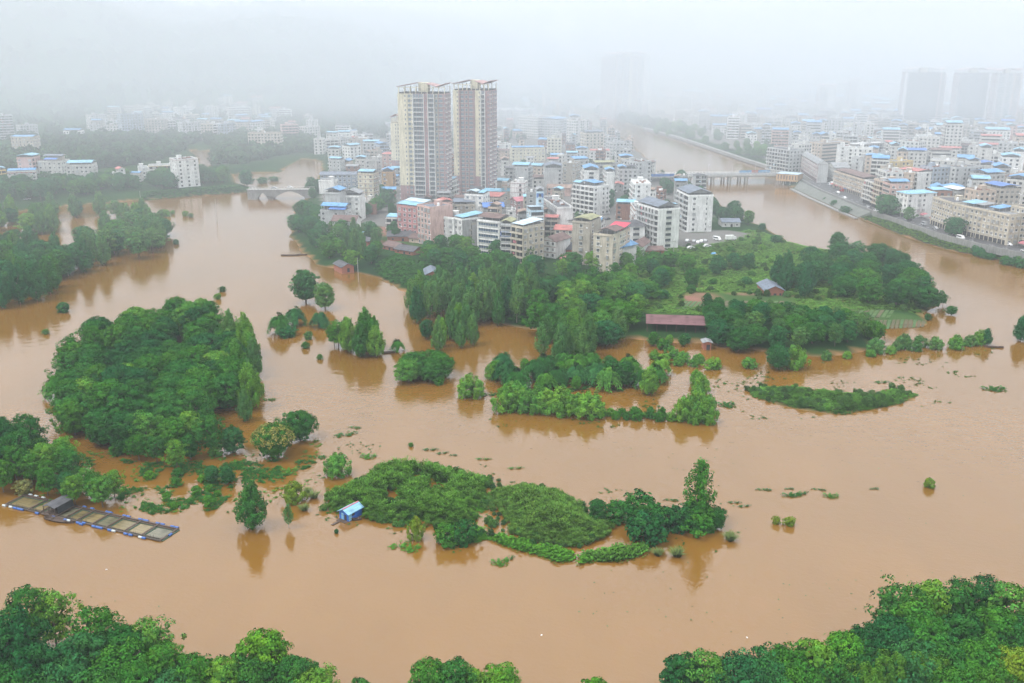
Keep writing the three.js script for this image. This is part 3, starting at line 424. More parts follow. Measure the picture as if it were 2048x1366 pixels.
{ // small old houses packed between them, counted in rows from the front
  const r = rng(404), list = [], A = PAVED[0], walls = ['concrete', 'grey', 'beige', 'offwhite', 'brick', 'lightgrey', 'white'], names = { concrete: 'stained', grey: 'grey', beige: 'beige', offwhite: 'pale', brick: 'brick', lightgrey: 'light grey', white: 'white' };
  for (let i = 0; i < 5200 && list.length < 170; i++) {
    const x = A.x0 + r() * (A.x1 - A.x0), z = A.z0 + r() * (A.z1 - A.z0), w = 5 + r() * 5, d = 6 + r() * 4; if (!within(A, x, z) || landAt(x, z)[1] < 12 || hits(x, z, Math.min(w, d) * 0.5) || list.some((o) => Math.hypot(o.x - x, o.z - z) < (w + o.w) * 0.55)) continue;
    const [sx, sy] = seen(V(x, 3, z)); if (Math.abs(sx - 1210) < 70 && Math.abs(sy - 430) < 24) continue; if (within(PAVED[2], x, z) || (sx > 1085 && sx < 1100 && sy > 425)) continue;
    list.push({ x, z, w, d, f: 2 + Math.floor(r() * 3.9), t: -0.15 + (r() - 0.5) * 0.6, wall: walls[Math.floor(r() * 7)], rc: ['blue', 'sky', 'brown', 'tan', 'red', 'dark', 'dark', 'grey'][Math.floor(r() * 8)], k: r() });
  }
  list.forEach((o) => { o.at2 = seen(V(o.x, 3, o.z)); }); list.sort((a, b2) => b2.at2[1] - a.at2[1]);
  for (let i = 0; i < list.length; i += 12) list.slice(i, i + 12).sort((a, b2) => a.at2[0] - b2.at2[0]).forEach((o, j) => { const ux = Math.cos(o.t) * o.w / 2, uz = -Math.sin(o.t) * o.w / 2, roof = o.k < 0.5 ? 'shed' : o.k < 0.75 ? 'gable' : 'flat'; building({ name: 'town_house', category: 'house', label: `small ${names[o.wall]} house, ${roof === 'flat' ? 'flat' : o.rc === 'sky' ? 'light blue' : o.rc} roof, ${ord(j)} from left, ${ord(i / 12)} row among the blocks`, at: [o.x - ux, o.z - uz + o.d / 2, o.x + ux, o.z + uz + o.d / 2], f: o.f, d: o.d, wall: o.wall, roof, rc: o.rc, rise: 0.9, front: ['mix', 'win', 'bal'][j % 3], right: 'few', left: 'blank', pitch: 2.8 }); });
}
// ------------------------------------------------------------------ the two towers of the town
function tower(label, p, f, d, strips, foot, opt = {}) { // strips across the front: [share, kind, colour]
  const fh = opt.fh ?? 3.0, base = 3.1, h = f * fh, A = G(p[0], p[1], base + h), B = G(p[2], p[3], base + h), w = A.distanceTo(B), u = B.clone().sub(A).normalize(), n = V(-u.z, 0, u.x); if (n.dot(A) > 0) n.negate();
  const c = A.clone().add(B).multiplyScalar(0.5).addScaledVector(n, -d / 2), g = thing('residential_tower', label, 'tower block', V(c.x, base, c.z), Math.atan2(-u.z, u.x), opt.group), col = {}, footH = foot * fh;
  const get = (k) => (col[k] ??= new MB()), gl = new MB(), slabs = new MB(), frames = new MB(), dark = new MB();
  TOP.push([c.x, c.z, Math.hypot(w, d) / 2, Math.atan2(-u.z, u.x), w, d]);
  get('maroon').box(0, h / 2 - 2, -0.3, w - 0.8, h + 4, d - 0.6);
  const total = strips.reduce((s, q) => s + q[0], 0); let x = -w / 2;
  for (const [share, kind, colour] of strips) {
    const sw = w * share / total, cx = x + sw / 2, z = d / 2; x += sw;
    const proud = kind === 'wall' ? 0.55 : kind === 'pillar' ? 0.95 : 0.15;
    if (kind !== 'balcony') { get(colour).box(cx, footH + (h - footH) / 2, z - 0.6 + proud / 2, sw - 0.02, h - footH, 1.2 + proud); get('maroon').box(cx, footH / 2 - 2, z - 0.6 + proud / 2, sw - 0.02, footH + 4, 1.2 + proud); }
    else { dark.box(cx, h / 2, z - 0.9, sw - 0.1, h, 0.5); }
    for (let k = 0; k < f; k++) {
      const y = k * fh + fh * 0.52, zf = z + proud;
      if (kind === 'wall') { gl.box(cx + sw * 0.28, y, zf, 0.7, 1.3, 0.1); frames.box(cx + sw * 0.28, y - 0.7, zf + 0.05, 0.95, 0.1, 0.2); }
      else if (kind === 'strip') { gl.box(cx, y, zf, sw * 0.72, 1.7, 0.1); frames.box(cx, y - 0.95, zf + 0.1, sw * 0.86, 0.22, 0.5); frames.box(cx, y + 0.9, zf + 0.06, sw * 0.8, 0.1, 0.2); }
      else if (kind === 'balcony') { slabs.box(cx, k * fh + 0.12, z + 0.35, sw - 0.06, 0.34, 2.1); slabs.box(cx, k * fh + 0.62, z + 1.34, sw - 0.1, 0.14, 0.1); gl.box(cx, k * fh + 0.5, z + 1.28, sw - 0.3, 0.7, 0.05); for (let i = 0; i < 4; i++) gl.box(cx + sw * (i - 1.5) * 0.24, y + 0.15, z - 0.6, sw * 0.2, 2.1, 0.08); frames.box(cx - sw * 0.24, y + 0.1, z - 0.55, 0.12, 2.3, 0.12); frames.box(cx + sw * 0.24, y + 0.1, z - 0.55, 0.12, 2.3, 0.12); }
      else if (kind === 'cage') { gl.box(cx, y, zf + 0.1, sw * 0.55, 1.6, 0.3); frames.box(cx, y - 0.9, zf + 0.2, sw * 0.66, 0.12, 0.7); frames.box(cx, y + 0.9, zf + 0.2, sw * 0.66, 0.12, 0.7); frames.box(cx - sw * 0.3, y, zf + 0.2, 0.1, 1.7, 0.66); frames.box(cx + sw * 0.3, y, zf + 0.2, 0.1, 1.7, 0.66); }
      else if (kind === 'pillar' && k % 1 === 0) gl.box(cx, y, zf, 0.5, 0.9, 0.08);
    }
    if (kind === 'balcony') { for (const s of [-1, 1]) get('white').box(cx + s * (sw / 2 - 0.2), h / 2, z + 0.45, 0.34, h, 2.1); }
  }
  for (const s of [-1, 1]) for (let k = 0; k < f; k++) for (let i = 0; i < 4; i++) { // the sides
    const z = -d / 2 + d * (i + 0.5) / 4, y = k * fh + fh * 0.52; gl.box(s * (w / 2 - 0.38), y, z, 0.1, 1.5, d * 0.12); frames.box(s * (w / 2 - 0.2), y - 0.85, z, 0.5, 0.12, d * 0.17); if (i % 2) slabs.box(s * (w / 2 + 0.1), k * fh + 0.1, z, 1.4, 0.3, d * 0.2);
  }
  // crown: parapet frames and tilted tile roofs
  const crown = new MB(), tiles = new MB(); dark.box(0, h + 0.4, 0, w - 1.6, 0.8, d - 1.6);
  for (let i = 0; i < 9; i++) { const px = -w / 2 + 0.6 + (w - 1.2) * i / 8; crown.box(px, h + 2, d / 2 - 0.8, 0.45, 4, 0.45); crown.box(px, h + 2.2, -d / 2 + 0.8, 0.45, 4.4, 0.45); }
  crown.box(-w * 0.02, h + 3.4, -d * 0.12, w * 0.2, 6.8, d * 0.36); crown.box(0, h + 4.0, d / 2 - 0.8, w - 1, 0.4, 0.5);
  const slope = (x0, x1, y0, y1) => tiles.hexa([[x0, y0, d / 2], [x1, y1, d / 2], [x1, y1, -d / 2], [x0, y0, -d / 2]], [[x0, y0 + 0.4, d / 2], [x1, y1 + 0.4, d / 2], [x1, y1 + 0.4, -d / 2], [x0, y0 + 0.4, -d / 2]]);
  slope(-w / 2 - 0.8, -w * 0.12, h + 4.2, h + 6.6); slope(w * 0.1, w * 0.34, h + 6.2, h + 4.3); slope(w * 0.3, w / 2 + 0.6, h + 4.2, h + 6.4);
  for (const k in col) col[k].build('wall', PAL[k], g);
  stuff(gl.build('panes', opt.glass ?? GLASST, g)); stuff(frames.build('sills', PAL.offwhite, g)); stuff(slabs.build('balconies', PAL.white, g)); dark.build('recess', DARK, g); crown.build('roof_frame', PAL.paleyellow, g); tiles.build('roof', ROOF.rose, g);
  return g;
}
tower('cream and maroon high rise with white balcony bands, left of the pair', [795, 187, 890, 187.8], 26, 17, [[1.6, 'wall', 'paleyellow'], [0.65, 'strip', 'paleyellow'], [0.25, 'pillar', 'paleyellow'], [1.9, 'balcony', 'white'], [0.6, 'pillar', 'maroon'], [1.15, 'balcony', 'white'], [0.6, 'cage', 'concrete'], [0.85, 'strip', 'maroon'], [0.3, 'wall', 'maroon']], 6);
tower('maroon high rise with cream strips, right of the pair', [906, 180.3, 978, 181.2], 26, 20, [[1.1, 'wall', 'paleyellow'], [0.3, 'pillar', 'maroon'], [0.8, 'strip', 'maroon'], [0.8, 'cage', 'maroon'], [0.9, 'strip', 'maroon'], [0.35, 'pillar', 'maroon'], [1.1, 'wall', 'paleyellow'], [0.9, 'balcony', 'white'], [0.7, 'wall', 'maroon']], 6);
tower('lower cream wing half hidden behind the left high rise', [781, 246, 802, 246.3], 16, 14, [[1, 'wall', 'paleyellow'], [0.6, 'strip', 'paleyellow']], 6);
// far towers in the haze
tower('pale pink tower slab in the haze beside the far river', [1232, 114, 1300, 112.5], 30, 24, [[1, 'strip', 'palepink'], [1, 'balcony', 'white'], [0.5, 'wall', 'paleyellow'], [1, 'strip', 'palepink'], [0.8, 'balcony', 'white'], [1.1, 'wall', 'white']], 5, { fh: 3.1 });
tower('dark tower with a white edge, left of the hazy pair', [1812, 146, 1894, 146], 25, 14, [[0.4, 'wall', 'white'], [1.2, 'strip', 'darkslate'], [1.2, 'strip', 'darkslate'], [1.2, 'strip', 'darkslate'], [1.2, 'strip', 'darkslate'], [0.9, 'cage', 'palepink']], 0, { glass: GLASS });
tower('dark tower with a thick white edge, right of the hazy pair', [1922, 147, 1990, 146.5], 25, 14, [[1.2, 'strip', 'darkslate'], [1.2, 'strip', 'darkslate'], [1.2, 'strip', 'darkslate'], [0.7, 'wall', 'white']], 0, { glass: GLASS });
tower('hazy grey tower beyond the dark pair, at the picture edge', [1998, 148, 2046, 148], 25, 18, [[1, 'strip', 'lightgrey'], [1, 'cage', 'lightgrey'], [1, 'strip', 'palepink']], 2);
tower('mid height hazy tower with dark sides in the right city', [1640, 178, 1672, 178], 15, 18, [[1, 'strip', 'lightgrey'], [1, 'wall', 'white']], 2); tower('mid height hazy pale tower left of the dark sided one', [1700, 165, 1725, 165], 17, 16, [[1, 'strip', 'palepink'], [0.6, 'wall', 'white']], 2);
// ------------------------------------------------------------------ the market street across the river
const m = (label, p, f, d, wall, opt = {}) => building({ label, p, f, d, wall, base: 5.3, lod: opt.lod ?? 0, shops: opt.shops, ...opt });
m('white row with arched gables at the head of the market street', [1604, 308, 1637, 327], 5, 8, 'white', { ribs: true, trim: 'maroon', pitch: 3, roof: 'gable', along: 'x', rc: 'grey', rise: 2.4, right: 'blank', sideWall: 'lightgrey', shops: true });
m('white gabled house right of the arched white row', [1655, 329, 1669, 335], 4, 12, 'offwhite', { roof: 'gable', rc: 'grey', along: 'z', ribs: true, shops: true });
m('long beige market block with a brown roof', [1669, 343, 1727, 361], 4, 14, 'beige', { ribs: true, trim: 'cream', pitch: 3.2, shops: true, roof: 'shed', rc: 'brown', lift: 1.8, rise: 0.8 });
m('white balcony block right of the long beige market block', [1729, 361, 1748, 367], 5, 14, 'offwhite', { front: 'bal', shops: true }); m('beige balcony block in the middle of the market row', [1748, 359, 1766, 365], 6, 14, 'beige', { front: 'bal', shops: true, balcony: 'cream' }); m('pinkish block with a blue shed in the market row', [1766, 365, 1781, 370], 6, 13, 'palepink', { front: 'band', shops: true, roof: 'shed', rc: 'blue' }); m('low brown block before the blue rimmed white hotel', [1781, 385, 1793, 389], 4, 12, 'beige', { front: 'band', shops: true, roof: 'shed', rc: 'slate' });
m('white hotel with a flaring blue rimmed roof on the market street', [1793, 383, 1817, 388], 5, 22, 'white', { right: 'few', left: 'blank', shops: true, roof: 'hip', rc: 'sky', rise: 1.4 });
m('cream corner wing of the long market block', [1867, 395, 1907, 408], 5, 15, 'cream', { pitch: 2.9, shops: true, ribs: true, trim: 'cream', deck: 'dark', fh: 3.3, cornice: true }); m('long cream five storey block, largest on the market street', [1908, 409, 2021, 432], 5, 15, 'cream', { pitch: 3.0, shops: true, ribs: true, trim: 'cream', fh: 3.3, roof: 'sheds', sheds: [{ x: -0.33, z: -0.05, w: 0.2, d: 0.6, c: 'sky', flat: 'front' }, { x: -0.15, z: -0.1, w: 0.14, d: 0.5, c: 'grey', flat: 'front' }, { x: 0.12, z: -0.1, w: 0.16, d: 0.6, c: 'blue', flat: 'front' }] }); m('taller cream block with arched windows at the right edge', [2023, 412, 2090, 426], 6, 15, 'cream', { pitch: 3.2, shops: true, ribs: true, trim: 'cream', fh: 3.3 });
const m2 = (label, p, f, d, wall, opt = {}) => m(label, p, f, d, wall, { lod: 1, ...opt });
m2('stained grey block behind the brown market roof', [1704, 315, 1727, 318], 6, 13, 'lightgrey', { front: 'stair' }); m2('tall stained block with a blue roof edge behind the market', [1731, 314, 1756, 315], 7, 13, 'beige', { front: 'few', roof: 'shed', rc: 'blue', lift: 1.5, rise: 0.6 }); m2('mint green block with white bays behind the market', [1761, 318, 1777, 318], 6, 13, 'mint', { front: 'mix', roof: 'shed', rc: 'sky' }); m2('yellow block with a stepped top behind the market', [1789, 325, 1827, 323], 5, 13, 'yellow', { front: 'few' }); m2('white gable block with a red roof and left balconies behind the market', [1836, 347, 1869, 345], 6, 20, 'white', { front: 'stair', oneAt: 0.6, left: 'bal', roof: 'shed', rc: 'red', lift: 1.4 }); m2('narrow white terrace block behind the beige balcony block', [1755, 340, 1772, 346], 7, 12, 'offwhite', { front: 'bal' }); m2('stained block between terrace and white gable block', [1774, 338, 1796, 338], 7, 13, 'concrete', { front: 'few' }); m2('dark stained block left of the white gable block', [1799, 346, 1828, 348], 6, 14, 'beige', { front: 'mix' });
m2('blue grey block behind the white hotel', [1868, 337, 1906, 335], 7, 14, 'bluegrey', { front: 'win' }); m2('pale bare sided block above the cream corner wing', [1912, 337, 1966, 334], 7, 16, 'lightgrey', { front: 'few', roof: 'flat' }); m2('brick red block behind the cream corner wing', [1853, 378, 1866, 384], 5, 12, 'brick', { front: 'few', roof: 'shed', rc: 'sky', lift: 1.2, rise: 0.4 }); m2('stained block with a deep blue awning behind the long cream block', [1966, 372, 2000, 380], 6, 14, 'concrete', { roof: 'shed', rc: 'deepblue' }); m2('pale block with a broad blue roof near the right edge', [1975, 352, 2010, 350], 6, 16, 'lightgrey', { roof: 'shed', rc: 'blue', rise: 1.4 }); m2('block with a two level blue roof at the right edge', [2012, 360, 2060, 364], 7, 16, 'offwhite', { roof: 'shed', rc: 'blue', rise: 1.5 }); m2('cluttered beige block behind the long cream block', [1930, 378, 1960, 384], 6, 12, 'beige', { front: 'mix' }); m2('grey block with a white canopy behind the corner wing', [1885, 380, 1915, 386], 5, 12, 'grey', { roof: 'shed', rc: 'white', lift: 2 });
m2('long white flat block above the arched row', [1535, 296, 1580, 302], 6, 16, 'lightgrey', { front: 'bal' }); m2('pale block with a blank tower end above the promenade trees', [1583, 288, 1604, 290], 7, 14, 'offwhite', { front: 'few' }); m2('grey long block behind the arched row', [1605, 284, 1640, 282], 6, 14, 'lightgrey', {}); m2('flat long beige block behind the arched row', [1642, 288, 1700, 284], 6, 14, 'beige', { front: 'band' }); m2('market hall with a cream band and wide grey roof in the right city', [1625, 249, 1690, 252], 4, 40, 'paleyellow', { front: 'few', pitch: 9, deck: 'grey' }); m2('broad low hall with a grey roof right of the market hall', [1700, 262, 1770, 258], 3, 40, 'brick', { front: 'few', roof: 'gable', rc: 'grey', rise: 2 }); m2('white crenellated block in the right city', [1795, 282, 1838, 285], 7, 16, 'offwhite', {}); m2('long grey block with a white roof edge in the right city', [1710, 290, 1780, 286], 5, 16, 'grey', { front: 'bal', deck: 'white' });
// ------------------------------------------------------------------ the rest of the right city, row behind row
{
  const r = rng(1234), walls = ['offwhite', 'lightgrey', 'white', 'concrete', 'beige', 'grey', 'cream', 'palepink', 'paleyellow', 'bluegrey'], wname = { offwhite: 'pale', lightgrey: 'light grey', white: 'white', concrete: 'stained', beige: 'beige', grey: 'grey', cream: 'cream', palepink: 'pinkish', paleyellow: 'pale yellow', bluegrey: 'blue grey' }, rows = [[420, 1800], [400, 1760], [380, 1720], [364, 1700], [350, 1690], [336, 1680], [323, 1640], [311, 1600], [299, 1550], [288, 1500], [278, 1460], [269, 1430], [260, 1405], [252, 1380], [244, 1360], [236, 1345], [229, 1330], [221, 1315], [213, 1305], [206, 1300]];
  rows.forEach(([y, x0], k) => {
    const made = []; let x = x0 + r() * 10;
    while (x < 2090) {
      const c = G(x, y, 5), s = (y - 95) * CP / 110, w = (8 + r() * r() * 20) * (k > 9 ? 1.3 : 1), d = 10 + r() * 8, f = Math.max(2, Math.round(3 + r() * 4 + (r() < 0.08 ? 4 : 0))), t = -0.28 + (r() - 0.5) * 0.35 + (x - 1700) * -0.0003, ux = Math.cos(t) * w / 2, uz = -Math.sin(t) * w / 2; x += (w + 1.5 + r() * 4) * s;
      if (landAt(c.x, c.z)[1] < 22 || hits(c.x, c.z - d / 2, Math.min(w, d) * 0.55)) continue;
      const wall = walls[Math.floor(r() * r() * 10)], roll = r(), rc = roll < 0.26 ? 'blue' : roll < 0.38 ? 'sky' : roll < 0.43 ? 'deepblue' : roll < 0.49 ? 'brown' : roll < 0.53 ? 'red' : null;
      made.push({ name: 'city_building', category: 'building', at: [c.x - ux, c.z - uz, c.x + ux, c.z + uz], f, d, wall, base: 5.3, lod: 1, roof: rc ? 'shed' : 'flat', rc: rc ?? 'dark', rise: 0.8 + r(), front: ['win', 'mix', 'bal', 'few', 'band'][Math.floor(r() * 5)], left: ['bal', 'blank', 'few'][Math.floor(r() * 3)], right: ['blank', 'few', 'stair'][Math.floor(r() * 3)], cx: c.x });
    }
    made.forEach((o, i) => { o.label = `${wname[o.wall]} block with ${o.roof === 'flat' ? 'flat' : o.rc === 'sky' ? 'light blue' : o.rc === 'deepblue' ? 'deep blue' : o.rc} roof, ${ord(i)} from left in ${ord(k)} row behind the market`; building(o); });
  });
}
// ------------------------------------------------------------------ the left bank
const L = (label, p, f, d, wall, opt = {}) => building({ label, p, f, d, wall, lod: 0, ...opt }), L1 = (label, p, f, d, wall, opt = {}) => building({ label, p, f, d, wall, lod: 1, ...opt });
L('white three storey wing with a lookout, left part of the riverside hotel', [278, 336, 297, 335], 3, 10, 'white', { pitch: 5 }); L('long white hotel wing with a yellow roof line', [297, 333, 352, 331], 4, 12, 'white', { front: 'bal', trim: 'yellow', cornice: true }); L('tall white hotel end with a maroon roof edge', [352, 321, 396, 318], 7, 16, 'white', { trim: 'maroon', cornice: true, pitch: 4.2 });
L('low white shed with a blue roof left of the riverside hotel', [257, 349, 279, 349], 2, 9, 'offwhite', { roof: 'shed', rc: 'blue', lift: 1.5, rise: 0.5 }); L('small white gabled house, lower of two left of the hotel', [222, 347, 236, 346], 3, 8, 'white', { roof: 'gable', rc: 'white', along: 'z' }); L('small white gabled house, upper of two left of the hotel', [237, 338, 250, 337], 4, 8, 'white', { roof: 'gable', rc: 'red', along: 'z' });
L('white five storey block with a broad aqua roof on the left bank', [132, 332, 184, 331], 6, 16, 'offwhite', { pitch: 3, roof: 'shed', rc: 'sky', rise: 1.2, ribs: true }); L('white balcony block left of the broad aqua roof', [75, 324, 122, 324], 6, 16, 'offwhite', { front: 'mix', left: 'bal', roof: 'sheds', sheds: [{ x: 0, z: -0.2, w: 0.8, d: 0.5, c: 'slate', lift: 4.2, room: 'cream' }, { x: 0, z: 0.3, w: 0.5, d: 0.2, c: 'deepblue', flat: 'front', walls: false }] }); L('pinkish white block with an aqua roof on the left bank', [33, 317, 64, 317], 7, 14, 'palepink', { front: 'few', right: 'bal', roof: 'shed', rc: 'sky' }); L('white shop block with a red fascia at the left edge', [14, 345, 72, 343], 4, 12, 'offwhite', { painted: [['f', 'red', 3.7, 4]], roof: 'shed', rc: 'blue', lift: 1.4 }); L('cream block on a maroon base, back left of the left bank', [21, 275, 65, 275], 6, 16, 'cream', { painted: [['f', 'maroon', 0, 1]], pitch: 3.6, roof: 'shed', rc: 'blue', lift: 1 }); L('cluster shed with aqua roofs cut by the left edge', [-18, 343, 12, 341], 3, 12, 'yellow', { roof: 'shed', rc: 'sky', front: 'bal' });
// the village under the hill
function slopeBase(px, py, h) { for (let b2 = 3; b2 < 90; b2 += 1) { const p = G(px, py, b2 + h); if (groundY(p.x, p.z - 5) <= b2 + 1) return b2; } return 3; }
[['long cream block far up the slope', 244, 213, 296, 4, 'cream'], ['cream block right of the long cream block on the slope', 299, 213, 324, 5, 'cream'], ['tall grey block with ribs, biggest of the village', 241, 230, 286, 9, 'bluegrey'], ['wide grey block right of the biggest village block', 289, 240, 327, 7, 'concrete'], ['white stepped block in the village centre', 328, 243, 351, 6, 'offwhite'], ['white block alone on the upper slope', 358, 216, 389, 4, 'white'], ['white block with bays on the upper slope', 408, 214, 433, 5, 'offwhite'], ['paired white slabs on the upper slope right', 456, 216, 502, 6, 'white'], ['grey slab in the village middle row', 364, 247, 400, 6, 'lightgrey'], ['cream slab in the village middle row', 401, 249, 425, 6, 'cream'], ['bright white narrow slab in the village', 426, 249, 440, 6, 'white'], ['grey slab right of the bright white narrow one', 441, 249, 470, 6, 'bluegrey'], ['long cream slab at the wood edge', 495, 267, 560, 6, 'cream'], ['pink block with a dark neighbour at the wood edge', 564, 251, 596, 6, 'palepink'], ['white block by the stream above the arched bridge', 609, 255, 640, 5, 'offwhite'], ['white house with balconies by the stream', 627, 279, 645, 5, 'offwhite'], ['yellow block between upper and middle rows', 372, 231, 399, 4, 'paleyellow'], ['white block at the village left', 182, 231, 214, 6, 'offwhite'], ['white stepped house low at the village left', 207, 252, 238, 4, 'offwhite'], ['tall pale block cut by the left edge in the haze', -6, 232, 24, 9, 'lightgrey'], ['pale low block in the haze left', 40, 252, 75, 4, 'lightgrey'], ['white hall with a blue roof in the haze left', 126, 263, 160, 2, 'white'], ['grey block with blue roof right of the paired slabs', 472, 234, 498, 5, 'lightgrey'], ['pale block with blue roof behind the long cream slab', 505, 247, 530, 5, 'offwhite'], ['white house on the hill foot left of the towers', 689, 264, 712, 4, 'white'], ['pale house right of the stream mouth', 652, 281, 676, 4, 'offwhite'], ['grey house above the stream mouth', 681, 279, 700, 4, 'lightgrey'], ['aqua roofed block left of the tower wing', 725, 287, 757, 5, 'lightgrey'], ['blue roofed block touching the tower wing', 759, 292, 778, 5, 'bluegrey'], ['small white block behind the aqua roofed block', 700, 295, 722, 4, 'white'], ['pale block between stream and aqua roofed block', 655, 300, 678, 3, 'offwhite']].forEach(([label, x1, y, x2, f, wall], i) => L1(label, [x1, y, x2, y - (i % 3)], f, 13, wall, { name: 'village_building', front: ['win', 'bal', 'mix'][i % 3], roof: /blue roof|aqua/.test(label) ? 'shed' : 'flat', rc: /aqua/.test(label) ? 'sky' : 'blue', base: slopeBase((x1 + x2) / 2, y, f * 3.1) }));
{ // low houses of the village, counted in rows from the front
  const r = rng(505), list = [], A = area(poly('150,272 240,242 520,240 650,262 775,300 705,322 650,302 560,287 480,277 380,266 300,270')), walls = ['offwhite', 'white', 'lightgrey', 'cream', 'concrete'], names = { offwhite: 'pale', white: 'white', lightgrey: 'light grey', cream: 'cream', concrete: 'stained' };
  for (let i = 0; i < 3000 && list.length < 60; i++) { const x = A.x0 + r() * (A.x1 - A.x0), z = A.z0 + r() * (A.z1 - A.z0), w = 9 + r() * 9; if (!within(A, x, z) || landAt(x, z)[1] < 8 || hits(x, z, 7) || list.some((o) => Math.hypot(o.x - x, o.z - z) < 17)) continue; list.push({ x, z, w, d: 9, f: 2 + Math.floor(r() * 4), t: (r() - 0.5) * 0.6, wall: walls[Math.floor(r() * 5)], rc: ['blue', 'sky', 'dark', 'red'][Math.floor(r() * 4)], k: r(), s: seen(V(x, 3, z)) }); }
  list.sort((a, b) => b.s[1] - a.s[1]);
  for (let i = 0; i < list.length; i += 12) list.slice(i, i + 12).sort((a, b) => a.s[0] - b.s[0]).forEach((o, j) => { const ux = Math.cos(o.t) * o.w / 2, uz = -Math.sin(o.t) * o.w / 2, flat = o.k < 0.6; building({ name: 'village_house', category: 'house', label: `${names[o.wall]} village house, ${flat ? 'flat' : o.rc === 'sky' ? 'light blue' : o.rc} roof, ${ord(j)} from left, ${ord(i / 12)} row under the hill`, at: [o.x - ux, o.z - uz, o.x + ux, o.z + uz], f: o.f, d: o.d, wall: o.wall, roof: flat ? 'flat' : 'shed', rc: o.rc, rise: 0.9, front: ['mix', 'win', 'bal'][j % 3], base: Math.max(3, groundY(o.x, o.z)) }); });
}
// ------------------------------------------------------------------ bridges, banks, road
{ // added cloud shells imitating haze that thickens with distance: soft edged, see-through
  const c = new THREE.BufferGeometry(), P = [], C = [], I = [];
  const banks = [[370, 450], [520, 640], [745, 860], [940, 1005], [1070, 1130], [1185, 1225], [1262, 1310], [1390, 1470], [1620, 1800], [2050, 2400], [2800, 3300]];
  banks.forEach(([a, b2], k) => {
    const nu = 120, nv = 26, at = P.length / 3;
    for (let j = 0; j <= nv; j++) for (let i = 0; i <= nu; i++) {
      const th = i / nu * Math.PI * 2, ph = (j / nv - 0.5) * Math.PI, mid = (a + b2) / 2, dz = (b2 - a) / 2, q = Math.cos(ph), sx = Math.sign(Math.cos(th)) * Math.pow(Math.abs(Math.cos(th)), 0.6);
      const x = sx * (2600 + k * 500) * q, z = -mid + Math.sin(th) * dz * q - Math.abs(x) * 0.0, y = 70 + Math.sin(ph) * 230;
      const n = 1 + 0.6 * fbm(x + k * 333, y * 2.2 + z, 300) + 0.3 * fbm(x, y * 3 + k * 777, 90);
      P.push(x, y, z); C.push(1, 1, 1, Math.max(0, Math.min(1, [0.05, 0.065, 0.085, 0.11, 0.12, 0.13, 0.13, 0.16, 0.22, 0.28, 0.28][k] / 0.29 * n * sstep(2, 45, y) * (k > 1 && k < 9 ? 0.5 + 0.58 * sstep(-420, 60, x + (z + 1000) * 0.1) : 1))));
    }
    for (let j = 0; j < nv; j++) for (let i = 0; i < nu; i++) { const p = at + j * (nu + 1) + i; I.push(p, p + nu + 1, p + 1, p + 1, p + nu + 1, p + nu + 2); }
  });
  c.setAttribute('position', new THREE.BufferAttribute(new Float32Array(P), 3)); c.setAttribute('color', new THREE.BufferAttribute(new Float32Array(C), 4)); c.setIndex(I); c.computeVertexNormals();
  const m = new THREE.MeshStandardMaterial({ roughness: 1, vertexColors: true, transparent: true, opacity: 0.29, side: THREE.DoubleSide, depthWrite: false }); m.color.setRGB(0.84, 0.90, 0.96);
  const o = mesh('cloud_haze_shells', c, m); o.castShadow = false; stuff(o); tag(o, 'translucent shells imitating haze and low cloud over the flooded valley', 'cloud'); scene.add(o);
}
const line = (s, h) => s.trim().split(/\s+/).map((q) => { const [x, y] = q.split(',').map(Number); return G(x, y, h); });
function ribbon(pts, left, right, y0 = 0, y1 = 0) { // a strip beside a line, thick enough to be solid
  const b2 = new MB(), L0 = [], R0 = [];
  pts.forEach((p, i) => { const a = pts[Math.max(0, i - 1)], c = pts[Math.min(pts.length - 1, i + 1)], d = c.clone().sub(a).setY(0).normalize(), n = V(d.z, 0, -d.x); L0.push(p.clone().addScaledVector(n, left)); R0.push(p.clone().addScaledVector(n, right)); });
  for (let i = 0; i < pts.length - 1; i++) { const q = (v, y) => [v.x, v.y + y, v.z]; b2.hexa([q(L0[i], y0), q(L0[i + 1], y0), q(R0[i + 1], y0), q(R0[i], y0)], [q(L0[i], y1), q(L0[i + 1], y1), q(R0[i + 1], y1), q(R0[i], y1)]); }
  return b2;
}
const ASPHALT = M(0.085, 0.085, 0.09, { tex: 'rust', roughness: 0.6 }), PAVE = M(0.26, 0.25, 0.24, { tex: 'grime', roughness: 0.8 });
const quay = line('1603,361 1640,381 1748,425 1874,469 1960,491 2045,510 2200,545', 5.4);
struct('road', ribbon(quay, 1.2, 22, -0.6, 0.05).geo(), ASPHALT); struct('pavement', ribbon(quay, 22, 27, -0.6, 0.2).geo(), PAVE); 
{ const b2 = ribbon(quay, 0.4, 1.2, -3, 0.95); struct('parapet_wall', b2.geo(), QUAY); }
{ const mk = new MB(); for (let i = 0; i < quay.length - 1; i++) { const a = quay[i], c = quay[i + 1], n = Math.floor(a.distanceTo(c) / 9), d = c.clone().sub(a).normalize(), s = V(d.z, 0, -d.x); for (let j = 0; j < n; j++) { const p = a.clone().addScaledVector(d, j * 9).addScaledVector(s, 6.8), q = p.clone().addScaledVector(d, 3.5), e = (v, k) => [v.x + s.x * k, v.y + 0.065, v.z + s.z * k]; mk.hexa([e(p, -0.1), e(q, -0.1), e(q, 0.1), e(p, 0.1)].map((v) => [v[0], v[1] - 0.03, v[2]]), [e(p, -0.1), e(q, -0.1), e(q, 0.1), e(p, 0.1)]); } } struct('road_markings', mk.geo(), WHITE); }
